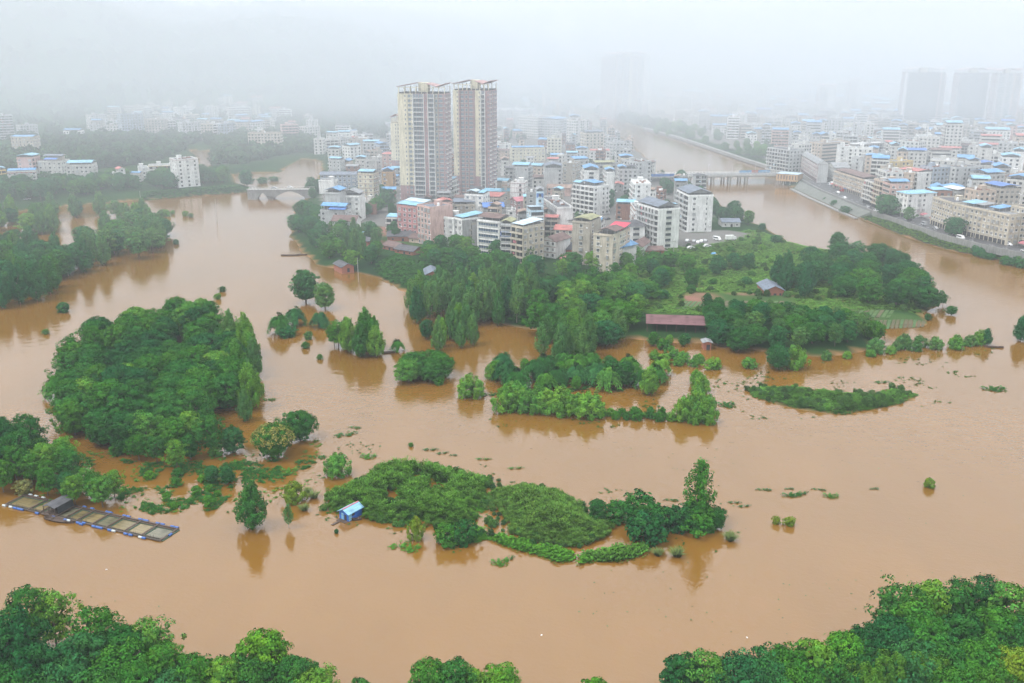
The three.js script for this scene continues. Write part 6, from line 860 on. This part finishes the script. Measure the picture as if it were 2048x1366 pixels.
wood("the eastern shore wood", '1600,585 1620,535 1700,525 1790,545 1850,590 1862,622 1790,630 1700,615', 30, 7.5, [['broad', 'bluish', 9, 12, 3], ['spreading', 'deep', 9, 11, 3], ['airy', 'bluish', 9, 12, 1]], { per: 10, wide: 1.15 });
one('broad', 1672, 522, 13, 'deep', 'tallest tree on the eastern shore, with an open ragged crown', { wide: 1.0 });
one('airy', 1885, 612, 6, 'deep', 'small tree in water off the eastern shore', { wide: 1.1 }); one('spreading', 1902, 630, 4, 'deep', 'lower small tree in water off the eastern shore', { wide: 1.1 }); one('bush', 1855, 640, 2.6, 'deep', 'dark shrub standing among the drowned plots');
wood('the bushes in the lush meadow', '1420,545 1470,535 1510,545 1500,560 1430,562', 6, 6, [['broad', 'bluish', 5, 8, 1]], { wide: 1.25 });
wood("the knot by the brick barn", '1545,600 1560,560 1610,570 1620,605 1590,612', 8, 5.5, [['poplar', 'bluish', 11, 14, 2], ['airy', 'bluish', 9, 11, 1]], { wide: 1.2 });
wood("the barn's garden trees", '1390,640 1420,625 1490,640 1480,655 1400,655', 6, 6, [['broad', 'deep', 5, 8, 1]]);
wood('the open meadow', '1290,590 1400,520 1560,490 1640,520 1600,560 1500,600 1400,600 1330,620', 18, 10, [['bush', 'mid', 2, 4, 3], ['bush', 'light', 2, 3, 1], ['bush', 'bluish', 2.5, 4.5, 2]], { wide: 1.3, per: 9, ok: (x, z) => landAt(x, z)[1] > 4 && !within(PAVED[2], x, z) });
one('bush', 1572, 640, 5, 'deep', 'clipped round dark tree in the garden plots');
// round the riverside blocks
wood("the river bend trees", '1432,452 1450,440 1500,448 1505,462 1470,466', 5, 6.5, [['broad', 'deep', 9, 12, 1]], { wide: 1.1 }); one('spreading', 1524, 466, 4.5, 'bluish', 'small flat topped tree alone on the river edge of the meadow');
wood("the trees behind two white slabs", '1310,395 1330,370 1370,372 1380,392 1420,420 1430,440 1400,430 1340,405', 11, 6.5, [['broad', 'bluish', 9, 12, 1], ['spreading', 'deep', 8, 10, 1]]);
wood("the town park", '1150,440 1160,410 1240,405 1280,400 1260,430 1200,440', 10, 7, [['broad', 'bluish', 7, 9, 1]]);
wood("the far promenade belt", '1300,268 1360,278 1500,322 1570,345 1580,335 1490,300 1390,265 1310,250', 38, 7, [['broad', 'grey', 9, 12, 2], ['spreading', 'bluish', 9, 11, 1]], { per: 19, wide: 1.15 });
one('spreading', 1772, 446, 14, 'bluish', 'largest tree on the market bank', { wide: 0.95 }); one('airy', 1814, 460, 10, 'grey', 'second tree on the market bank, right of the largest', { wide: 1.2 }); one('spreading', 1906, 490, 11, 'bluish', 'tree on the market bank in front of the long cream block', { wide: 1.0 }); one('spreading', 1658, 372, 8, 'bluish', 'street tree at the left end of the market row');
one('bush', 1690, 426, 5, 'bluish', 'round shrub at the water edge below the concrete bank', { wide: 1.2 }); one('bush', 1668, 412, 4, 'bluish', 'smaller shrub left of the round shrub on the concrete bank', { wide: 1.2 }); one('bush', 1650, 403, 2.6, 'bluish', 'smallest shrub at the foot of the concrete bank');
wood('the bushes along the market bank', '1930,505 1960,508 2060,530 2090,545 2040,536 1960,518', 12, 4, [['bush', 'bluish', 3, 5, 1]], { per: 12, wide: 1.3 });
one('poplar', 2040, 682, 10, 'bluish', 'tall tree in water cut by the right edge', { wide: 1.5 }); one('poplar', 2062, 676, 11, 'bluish', 'tree in water right at the picture edge behind another', { wide: 1.5 });
// left shore by the fish cages
wood("the left edge trees", '-60,960 -10,905 50,895 70,925 40,950 -20,980', 9, 6, [['airy', 'deep', 12, 15, 1], ['broad', 'deep', 10, 13, 1]]);
wood("the pale trees above the cages", '-20,995 60,935 140,925 165,965 100,995 30,1000', 16, 5, [['airy', 'mid', 8, 11, 2], ['broad', 'light', 7, 10, 2], ['bush', 'dry', 3, 4, 0.4]]);
wood("the trees over the cages", '105,1004 150,985 235,992 245,1012 170,1016', 9, 4.4, [['broad', 'bluish', 6, 8, 1], ['airy', 'light', 7, 9, 2]]);
wood("the shallows by the wooded island", '270,945 330,950 460,955 470,975 390,990 300,960', 12, 6, [['bush', 'mid', 2.2, 3.6, 2], ['bush', 'bright', 1.8, 2.6, 1]], { per: 12 });
one('broad', 425, 965, 5, 'bluish', 'dense round tree in the shallows, left of a pair'); one('broad', 455, 968, 5.4, 'bluish', 'dense round tree in the shallows, right of a pair', { wide: 1.1 });
wood("the shallows above the cone tree", '330,1000 390,980 440,990 420,1015 350,1020', 9, 5, [['bush', 'bright', 1.6, 3, 1]], { per: 9 });
// the reed islet and what stands on it
one('poplar', 505, 1056, 12, 'mid', 'lone cone shaped tree mirrored in brown water', { wide: 1.35 });
one('sparse', 578, 1056, 6.2, 'grey', 'thin leaning sapling right of the lone cone tree'); one('willow', 675, 950, 6, 'light', 'single rounded willow above the reed islet', { wide: 1.1 }); one('willow', 588, 1002, 5, 'olive', 'pale willow bush at the left end of the reed islet', { wide: 1.2 });
one('sparse', 1395, 1050, 17, 'mid', 'tallest lone poplar at the right end of the reed islet', { wide: 1.15 });
wood("the reed islet's right end", '1185,1040 1240,1030 1300,1040 1420,1045 1435,1058 1340,1062 1260,1055', 13, 4.6, [['bush', 'deep', 5, 7, 2], ['broad', 'deep', 5.5, 7.5, 2]], { wide: 1.15, per: 13 });
one('bush', 1292, 1078, 7, 'deep', 'foremost dark round bush of the reed islet', { wide: 1.2 }); one('bush', 1400, 1058, 6, 'mid', 'dense bush around the foot of the tallest lone poplar', { wide: 1.3 });
one('bush', 895, 1086, 5.2, 'mid', 'dark leafy bush in front of the reeds, left of a pair', { wide: 1.15 }); one('bush', 925, 1084, 5.4, 'deep', 'dark leafy bush in front of the reeds, right of a pair', { wide: 1.1 }); one('willow', 832, 1078, 5.6, 'olive', 'slim yellow willow in water left of the dark bushes', { wide: 0.75 });
one('bush', 1858, 974, 2.6, 'olive', 'lone pale bush far right in the open river'); one('bush', 1552, 1047, 2, 'olive', 'left of two little bushes right of the tallest poplar', { wide: 0.8 }); one('bush', 1579, 1050, 2.2, 'olive', 'right of two little bushes right of the tallest poplar');
one('bush', 822, 893, 1.3, 'mid', 'tiny sprig poking from the open water above the reeds'); one('bush', 673, 1066, 1.0, 'deep', 'tiny dark stump sprout below the blue hut');
// the near bank along the lower edge: placed by the tops of their crowns
function crownTop(k, x, y, h, c, label, opt) { let g = 6, p; for (let i = 0; i < 4; i++) { p = G(x, y, g + h); g = groundY(p.x, p.z); } p.y = g; return plant(k, p, h, c, { label, group: 'trees on the near bank', ...opt }); }
const near = { left: [['airy', 48, 1172, 14, 'mid'], ['airy', 95, 1180, 13, 'mid'], ['broad', 14, 1230, 13, 'deep'], ['airy', 190, 1212, 13, 'mid'], ['broad', 245, 1252, 12, 'deep'], ['airy', 292, 1238, 12.5, 'mid'], ['broad', 150, 1270, 12, 'bluish'], ['broad', 60, 1290, 12, 'deep'], ['spreading', 225, 1300, 10, 'mid'], ['broad', 318, 1290, 11, 'deep'], ['spreading', 120, 1318, 10, 'bluish'], ['spreading', 20, 1335, 9, 'deep'], ['broad', 270, 1328, 10, 'mid'], ['spreading', 190, 1345, 9, 'bluish']],
  middle: [['broad', 385, 1312, 10, 'mid'], ['broad', 440, 1316, 10, 'mid'], ['broad', 522, 1260, 13, 'bright'], ['spreading', 490, 1322, 9, 'mid'], ['broad', 585, 1312, 10, 'mid'], ['spreading', 620, 1345, 8, 'mid'], ['spreading', 340, 1345, 8, 'bluish'], ['broad', 860, 1318, 11, 'mid'], ['broad', 905, 1322, 11, 'mid'], ['broad', 945, 1335, 9, 'mid'], ['broad', 1002, 1334, 9, 'bright'], ['broad', 720, 1356, 8, 'mid'], ['broad', 1192, 1354, 8, 'bright']],
  right: [['broad', 1368, 1308, 11, 'deep'], ['airy', 1418, 1302, 12, 'mid'], ['spreading', 1480, 1318, 10, 'bluish'], ['spreading', 1540, 1316, 10, 'bluish'], ['broad', 1585, 1300, 11, 'mid'], ['broad', 1632, 1280, 12, 'mid'], ['broad', 1695, 1262, 12, 'bright'], ['broad', 1745, 1258, 12, 'deep'], ['airy', 1812, 1170, 15, 'mid'], ['airy', 1870, 1162, 15, 'mid'], ['airy', 1835, 1200, 14, 'mid'], ['airy', 1925, 1160, 15, 'deep'], ['airy', 1975, 1152, 15, 'deep'], ['airy', 2035, 1166, 15, 'mid'], ['broad', 1790, 1232, 13, 'deep'], ['broad', 1860, 1230, 13, 'mid'], ['broad', 1930, 1225, 13, 'deep'], ['broad', 2000, 1215, 13, 'deep'], ['broad', 2045, 1240, 12, 'deep'], ['spreading', 1830, 1285, 10, 'bluish'], ['spreading', 1900, 1285, 10, 'deep'], ['spreading', 1965, 1290, 10, 'bluish'], ['spreading', 1660, 1318, 9, 'deep'], ['spreading', 1720, 1302, 9, 'deep'], ['spreading', 1600, 1335, 9, 'mid'], ['spreading', 1990, 1340, 8, 'bluish'], ['spreading', 1920, 1345, 8, 'mid']],
  sprout: [['column', 1692, 1330, 8, 'lime'], ['column', 1728, 1328, 8, 'lime'], ['column', 1768, 1306, 9, 'lime'], ['column', 1800, 1312, 9, 'lime'], ['column', 1832, 1308, 9, 'lime'], ['column', 1860, 1318, 8.5, 'lime'], ['column', 1884, 1320, 8.5, 'lime'], ['column', 1750, 1340, 8, 'lime'], ['broad', 2035, 1300, 10, 'olive'], ['column', 2005, 1325, 8, 'lime']] };
for (const [key, place] of [['left', "the near bank, lower left"], ['middle', "the near bank's middle"], ['right', "the near bank, lower right"], ['sprout', 'the pale saplings lower right']]) {
  const list = near[key].map(([k, x, y, h, c], i) => { if (i % 4 === 1) c = SHIFT[c] ?? c; let g = 6, p; for (let i = 0; i < 4; i++) { p = G(x, y, g + h); g = groundY(p.x, p.z); } return { k, c, h, p, x, y }; });
  labelRows(list, place, 7);
  for (const t of list) crownTop(t.k, t.x, t.y, t.h, t.c, t.label, { wide: 1.05, group: 'trees on ' + place });
}
// ------------------------------------------------------------------ reeds, weeds, meadow grass, far woods
function scatterStuff(name, label, cat, geo, mat, n, outline, seed, size, opt = {}) {
  const A = Array.isArray(outline) ? null : area(poly(outline)), areas = A ? [A] : outline, r = rng(seed), m4 = [], q = new THREE.Quaternion(), up = V(0, 1, 0), tint = [];
  let tries = 0; while (m4.length < n && tries++ < n * 30) {
    const B = areas[Math.floor(r() * areas.length)], x = B.x0 + r() * (B.x1 - B.x0), z = B.z0 + r() * (B.z1 - B.z0); if (!within(B, x, z)) continue; if (opt.ok && !opt.ok(x, z)) continue;
    const s = (size[0] + r() * (size[1] - size[0])) * (opt.edge ? 0.4 + 0.6 * sstep(0, opt.edge, signed(B, x, z)) : 1); q.setFromAxisAngle(up, r() * 6.283); m4.push(new THREE.Matrix4().compose(V(x, opt.y ? opt.y(x, z) : Math.max(0, groundY(x, z)) - 0.04, z), q.clone(), V(s, s * (opt.tall ?? 1) * (0.8 + 0.4 * r()), s)));
    const k = 0.62 + 0.76 * r() + (opt.shade ? opt.shade(x, z) : 0); tint.push(new THREE.Color(k * (0.92 + 0.2 * r()), k, k * 0.95));
  }
  const o = new THREE.InstancedMesh(geo, mat, m4.length); m4.forEach((m, i) => { o.setMatrixAt(i, m); o.setColorAt(i, tint[i]); }); o.name = numbered(name); o.castShadow = o.receiveShadow = true; stuff(o); tag(o, label, cat); scene.add(o); return o;
}
const reedGeo = reedClump(301, 12, 2.4, 1.1), lowGeo = matGeo(303, 46, 1.3, 0.5, 0.7), grassGeo = matGeo(304, 30, 1.2, 0.55, 0.55), tussock = tuftGeo(305, 170, 1.9, 2.6, 0.06);
const gaps = (x, z) => fbm(x * 1.0, z * 1.0, 8) > -0.17, gaps2 = (x, z) => fbm(x + 50, z, 9) > 0.02;
const leafR = leafM(0.058, 0.150, 0.024), leafR2 = leafM(0.066, 0.148, 0.030), leafB = leafM(0.055, 0.165, 0.018), leafD = leafM(0.028, 0.100, 0.020);
scatterStuff('reed_bed', 'bright green reed bed on the left half of the drowned islet', 'reeds', reedGeo, leafR, 1500, '640,1018 655,985 720,965 745,940 790,925 860,930 930,950 985,962 990,990 950,1020 960,1040 900,1060 800,1050 720,1040', 61, [0.55, 1.35], { edge: 5, ok: gaps });
scatterStuff('broadleaf_weeds', 'broad leaved weeds filling the left half of the drowned islet', 'weeds', lowGeo, leafB, 1500, '640,1022 655,985 720,965 745,940 790,925 860,930 985,960 1000,1000 960,1045 900,1060 800,1052', 62, [0.5, 1.2], { edge: 4, ok: gaps });
scatterStuff('reed_bed', 'tall dark reed bed on the right half of the drowned islet', 'reeds', reedGeo, leafR2, 2100, '985,985 1050,972 1110,985 1160,1005 1175,1035 1230,1052 1215,1075 1160,1098 1080,1090 1020,1070 1010,1040 990,1010', 63, [0.6, 1.5], { edge: 8, ok: (x, z) => fbm(x, z, 9) > -0.3 });
scatterStuff('creeper_weeds', 'bright creeping weeds along the front edge of the islet', 'weeds', lowGeo, leafB, 620, '990,1075 1060,1085 1130,1105 1180,1108 1175,1125 1120,1122 1060,1105 1000,1085', 64, [0.4, 1.3], { tall: 1.4, ok: (x, z) => fbm(x, z, 6) > -0.14 });
scatterStuff('creeper_weeds', 'green weeds at the right front of the islet', 'weeds', lowGeo, leafR, 330, '1170,1112 1240,1098 1290,1095 1280,1112 1210,1124', 65, [0.4, 1.4], { tall: 1.7, ok: (x, z) => fbm(x, z, 6) > -0.2 });
scatterStuff('islet_weeds', 'scattered weeds between the islet bushes', 'weeds', lowGeo, leafB, 150, '930,1060 1000,1045 1010,1075 950,1085', 66, [0.5, 0.9], { ok: gaps2 });
scatterStuff('shallow_weeds', 'weeds scattered in the shallows below the wooded island', 'weeds', lowGeo, leafD, 1150, '160,915 330,925 480,920 620,920 640,930 560,960 470,985 430,1020 300,1030 240,1000 210,960', 67, [0.3, 0.9], { ok: (x, z) => fbm(x, z, 8) > 0.05 });
scatterStuff('meadow_grass', 'low grass covering the flat drowned island on the right', 'grass', lowGeo, leafM(0.055, 0.135, 0.026), 2600, '1492,776 1590,772 1680,785 1740,790 1785,775 1838,790 1800,808 1740,820 1680,830 1570,814 1505,795', 68, [0.4, 1.5], { edge: 4, shade: (x, z) => fbm(x, z, 9) * 1.1, ok: (x, z) => fbm(x + 7, z, 7) > -0.22 });
scatterStuff('dike_weeds', 'weeds along the drowned dike under the hedge', 'weeds', lowGeo, leafR, 500, '1000,812 1180,832 1290,836 1415,850 1420,842 1300,828 1180,822 1040,800', 69, [0.5, 1.0]);
scatterStuff('meadow_grass', 'tall meadow grass on the eastern headland', 'grass', grassGeo, leafM(0.080, 0.175, 0.036), 13000, [LUSH], 70, [0.6, 1.3], { ok: (x, z) => landAt(x, z)[1] > 1 && !BARE.some((A) => within(A, x, z)) && !(within(PAVED[2], x, z) && fbm(x, z, 14) > -0.15), shade: (x, z) => fbm(x, z, 30) * 0.7 });
scatterStuff('bank_grass', 'green bank below the apartment blocks', 'grass', grassGeo, leafD, 5500, '745,545 790,520 860,540 1060,560 1250,575 1290,650 1180,670 1050,655 960,625 850,590 780,565', 71, [0.8, 1.6], { ok: (x, z) => landAt(x, z)[1] > 0 });
scatterStuff('market_bank_grass', 'grass slope between river and market road', 'grass', grassGeo, leafM(0.085, 0.165, 0.028), 2600, '1704,428 1745,427 1874,472 1960,494 2048,513 2200,550 2190,565 2045,530 1920,505 1852,487 1760,453', 72, [0.7, 1.3], { ok: (x, z) => landAt(x, z)[1] > 0 && landAt(x, z)[1] < 9 });
scatterStuff('bank_undergrowth', 'dark undergrowth on the near bank', 'undergrowth', lowGeo, leafD, 5200, [LAND.near], 73, [1.0, 2.4], { ok: (x, z) => z < -95 && Math.abs(x) < 190 && landAt(x, z)[1] > 0, tall: 1.5 });
scatterStuff('left_bank_grass', 'grass strip on the left bank', 'grass', grassGeo, leafD, 900, '280,402 420,390 500,385 500,378 420,382 290,392', 74, [0.9, 1.6]);
const shrubG = KIND.bush.v.map((v) => v[0]), ragged = (x, z) => fbm(x, z, 7) > -0.05;
scatterStuff('islet_scrub', 'knee high scrub mixed into the reeds on the islet', 'scrub', shrubG[0], leafM(0.060, 0.140, 0.030), 190, '632,1022 655,985 720,962 745,938 790,922 860,928 985,958 1110,982 1160,1002 1200,1050 1150,1095 1020,1075 960,1045 900,1062 800,1054', 96, [0.22, 0.62], { ok: ragged });
scatterStuff('islet_scrub', 'darker scrub dotted over the reed islet', 'scrub', shrubG[1], leafM(0.036, 0.105, 0.026), 120, '632,1022 655,985 720,962 790,922 985,958 1160,1002 1230,1055 1150,1110 1020,1085 900,1062 800,1054', 97, [0.2, 0.55], {});
scatterStuff('island_scrub', 'scrub on the low grass island', 'scrub', shrubG[2], leafM(0.050, 0.115, 0.032), 110, '1490,776 1590,772 1680,785 1740,790 1785,775 1838,790 1800,808 1740,820 1680,830 1570,814 1505,795', 98, [0.2, 0.6], {});
scatterStuff('meadow_scrub', 'low scrub dotted over the eastern meadow', 'scrub', shrubG[1], leafM(0.055, 0.125, 0.032), 170, [LUSH], 99, [0.25, 0.85], { ok: (x, z) => landAt(x, z)[1] > 2 && fbm(x, z, 26) > -0.05 && !within(PAVED[2], x, z) });
scatterStuff('drowned_sprigs', 'sprigs of drowned plants in the shallows round the islets', 'weeds', lowGeo, leafD, 420, '560,940 700,880 1000,935 1300,985 1480,1010 1480,1100 1300,1125 1000,1130 760,1110 560,1030', 100, [0.15, 0.5], { ok: (x, z) => fbm(x, z, 12) > 0.12 });
scatterStuff('drowned_sprigs', 'sprigs of drowned plants along the drowned shore and islands', 'weeds', lowGeo, leafD, 420, '900,760 1340,745 1480,740 1750,715 1990,690 1995,800 1500,850 1000,860', 101, [0.2, 0.7], { ok: (x, z) => fbm(x, z, 14) > 0.16 });
scatterStuff('drowned_sprigs', 'sprigs of drowned plants below the wooded island', 'weeds', lowGeo, leafR, 420, '0,960 160,900 500,900 640,870 650,960 480,1030 260,1030 60,1010', 102, [0.2, 0.7], { ok: (x, z) => fbm(x, z, 9) > 0.08 });
// tussocks and drifts in open water, each one a thing
{
  const r = rng(91), tm = leafM(0.12, 0.18, 0.06);
  [[1382, 1080, 'largest pampas tussock'], [1352, 1118, 'leaning pampas tussock']].forEach(() => 0);
  const tuss = (x, y, s, label) => { const p = G(x, y, 0), g = thing('grass_tussock', label, 'grass tussock', p, r() * 6); g.scale.setScalar(s); mesh('blades', tussock, tm, g); };
  tuss(1460, 1080, 1.0, 'round grass tussock in open water right of the islet'); tuss(1354, 1112, 1.0, 'leaning grass tussock below the mirrored poplar'); tuss(1316, 1110, 0.8, 'pale grass tussock at the right tip of the islet'); tuss(608, 1020, 0.8, 'spiky tussock left of the blue hut'); tuss(628, 995, 0.9, 'spiky tussock at the left end of the reed islet'); tuss(615, 985, 0.7, 'small tussock behind the left end of the reed islet');
  const mats4 = [matGeo(310, 130, 2.6, 0.45, 0.45), matGeo(311, 90, 2.2, 0.42, 0.25), matGeo(312, 170, 3.2, 0.5, 0.7)], cm = [leafR, leafD, leafB];
  const drift = (x, y, k, sx, sz, c, label) => { const p = G(x, y, 0), g = thing('weed_drift', label, 'floating weeds', p, (r() - 0.5) * 0.5); g.scale.set(sx, 0.9, sz); mesh('leaves', mats4[k], cm[c], g); };
  drift(693, 870, 0, 1.3, 1.6, 1, 'drift of weeds right of the flowering tree'); drift(712, 856, 1, 1.0, 1.0, 1, 'thin drift of weeds, upper right of the flowering tree drift'); drift(735, 915, 2, 0.9, 1.3, 0, 'thick weed drift above the reed islet'); drift(762, 930, 1, 0.6, 1.0, 0, 'little weed clump beside the thick drift above the reeds'); drift(578, 945, 2, 0.9, 1.6, 0, 'grassy drift right of the shallows'); drift(610, 925, 0, 0.8, 1.4, 1, 'grassy strip between flowering tree and reed islet'); drift(640, 915, 1, 1.1, 1.4, 1, 'faint grass strip just right of the flowering tree');
  drift(862, 900, 0, 0.9, 0.8, 1, 'first of a chain of drifts above the reed islet'); drift(886, 907, 0, 0.7, 0.7, 1, 'second of a chain of drifts above the reed islet'); drift(908, 911, 1, 0.6, 0.7, 1, 'third of a chain of drifts above the reed islet'); drift(968, 919, 0, 0.9, 0.6, 0, 'slim green drift in open water above the reeds'); drift(1033, 937, 0, 0.9, 0.6, 0, 'slim green drift right of another in open water');
  drift(1585, 992, 2, 1.1, 0.9, 1, 'left weed drift in the open river on the right'); drift(1605, 988, 0, 0.8, 0.8, 1, 'weed drift touching the left one in the open river'); drift(1662, 994, 2, 0.8, 1.0, 0, 'right weed drift in the open river'); drift(1470, 1006, 0, 0.7, 0.5, 1, 'brownish drift right of the tallest poplar'); drift(1490, 1013, 0, 0.7, 0.5, 1, 'slim drift below the brownish one'); drift(1345, 1001, 1, 1.0, 0.7, 1, 'pale drift left behind the tallest poplar'); drift(1530, 980, 1, 1.1, 0.8, 1, 'faint wide drift in the right river'); drift(1580, 978, 1, 0.7, 0.6, 1, 'faint small drift behind the left weed drift'); drift(1640, 980, 1, 1.0, 0.6, 1, 'faint drift behind the right weed drift'); drift(1750, 978, 1, 0.7, 0.6, 1, 'last faint drift far right in the river');
  drift(1455, 812, 2, 1.1, 2.0, 1, 'dark weeds left of the low grass island'); drift(1990, 780, 2, 1.6, 2.0, 1, 'low weed patch near the right edge'); drift(1765, 765, 0, 1.0, 1.2, 1, 'tiny weed drift above the low grass island'); drift(820, 1100, 2, 0.9, 1.3, 2, 'bright leafy tangle in front of the slim yellow willow'); drift(800, 1092, 0, 1.0, 1.2, 2, 'bright leafy mat left of the slim yellow willow'); drift(1000, 1128, 2, 0.8, 1.2, 0, 'round weed clump before the front of the islet'); drift(1020, 1118, 0, 0.5, 0.8, 1, 'brown sprigs right of the round weed clump'); drift(1160, 778, 0, 2.2, 1.8, 1, 'weed mats in the lagoon under the bamboo tongue'); drift(1100, 772, 0, 1.8, 1.6, 1, 'weed mats at the left of the lagoon'); drift(1230, 780, 1, 2, 1.6, 1, 'thin weed mats at the right of the lagoon'); drift(980, 790, 0, 1.4, 1.4, 1, 'weed line between the round willow and the hedge'); drift(540, 800, 1, 1.2, 1.4, 1, 'small drift off the wooded island');
  scatterStuff('floating_debris', 'specks of leaves and twigs drifting on the brown river', 'debris', matGeo(320, 10, 0.7, 0.35, 0.05), leafD, 170, '0,1140 400,900 700,800 1000,880 1400,900 1900,800 2040,900 1900,1200 1300,1330 400,1300 100,1180', 95, [0.25, 0.6], { ok: (x, z) => fbm(x * 0.4, z, 34) > 0.12 && landAt(x, z)[1] < 0, y: () => 0.01 });
  // a few pale scraps on the river
  for (const [x, y, i] of [[213, 1139, 0], [1083, 1270, 1], [1494, 1275, 2]]) { const g = thing('floating_scrap', `white scrap floating in the open near river, ${ORD[i]} from left`, 'litter', G(x, y, 0.05), i); new MB().box(0, 0, 0, 0.34, 0.12, 0.22).build('scrap', WHITE, g); }
  for (const [x, y, i] of [[808, 628, 0], [842, 627, 1], [880, 632, 2]]) { const p = G(x, y, 0), g = thing('stump_sprout', `dark sprouting stump in the inlet, ${ORD[i]} from left of three`, 'stump', p); new MB().tube([0, -1, 0], [0.1, 1.6, 0], 0.16, 0.1, 5).build('stump', WOOD, g); mesh('leaves', mats4[1], leafD, g).scale.setScalar(0.3); g.children[1].position.y = 1.5; }
  { const g = thing('collapsed_tent', 'blue tarpaulin over yellow boards in the meadow', 'tarpaulin', spot(1427, 509), 0.3); const b2 = new MB(); b2.hexa([[-1.4, 0, 1], [1.4, 0, 1], [1.4, 0, -1], [-1.4, 0, -1]], [[-1, 1, 0.3], [1, 1.1, 0.3], [1, 1.1, -0.3], [-1, 1, -0.3]]); b2.build('cover', ROOF.blue, g); const b3 = new MB(); b3.box(1, 0.15, 1.6, 3.6, 0.3, 0.8); b3.build('boards', PAL.yellow, g); }
}
// woods on the hills and between far houses: masses no one could count
{
  const crownA = broadGeo(401, 9, 5, -0.3, 16, 26, 1.5, 0.85), wm = leafM(0.034, 0.088, 0.038), wm2 = leafM(0.040, 0.095, 0.045);
  scatterStuff('hill_forest', 'dark forest on the cloudy hills behind the town', 'forest', crownA, wm, 9000, [{ pts: [[-2600, -1150], [500, -1500], [1800, -3000], [1800, -4200], [-3200, -4200], [-3200, -1150]], x0: -3200, x1: 1800, z0: -4200, z1: -1150 }], 81, [1.0, 1.9], { ok: (x, z) => hillH(x, z) > 7, y: (x, z) => landAt(x, z)[0] - 1.5 });
  const clear = (x, z) => !hits(x, z, 3) && landAt(x, z)[1] > 2;
  scatterStuff('far_wood', 'wood behind the riverside hotel on the left', 'wood', crownA, wm, 620, '-60,330 60,296 150,285 240,280 330,262 380,262 400,285 380,300 300,335 210,345 100,350 -60,372', 82, [0.9, 1.3], { ok: clear });
  scatterStuff('far_wood', 'wood between the village and the left stream', 'wood', crownA, wm2, 420, '400,280 480,272 560,275 640,290 640,312 600,312 540,322 470,338 425,335 425,300', 83, [0.9, 1.25], { ok: clear });
  scatterStuff('far_wood', 'wood at the hill foot left of the towers', 'wood', crownA, wm, 420, '600,225 700,215 790,240 790,285 700,275 640,285 560,255', 84, [0.9, 1.4], { ok: clear });
  scatterStuff('village_trees', 'trees among the village houses on the left slope', 'wood', crownA, wm2, 460, '-60,260 120,240 240,210 520,210 640,235 600,262 480,268 380,258 240,262 100,285 -60,310', 85, [0.7, 1.1], { ok: clear });
  scatterStuff('street_trees', 'small trees squeezed between the town blocks', 'trees', crownA, wm2, 130, '690,380 720,330 800,290 1000,240 1160,260 1290,330 1370,390 1360,480 1200,520 1000,500 860,470 700,440', 86, [0.45, 0.8], { ok: clear });
  scatterStuff('street_trees', 'small trees between the blocks of the right city', 'trees', crownA, wm2, 150, '1600,330 1400,270 1330,215 2048,205 2100,470 1900,420', 87, [0.5, 0.85], { ok: clear });
  scatterStuff('far_wood', 'tree row on the far end of the promenade', 'wood', crownA, wm2, 90, '1190,229 1240,244 1300,262 1320,258 1250,236 1200,222', 88, [0.8, 1.2], { ok: (x, z) => landAt(x, z)[1] > 1 });
}
renderer.render(scene, camera);
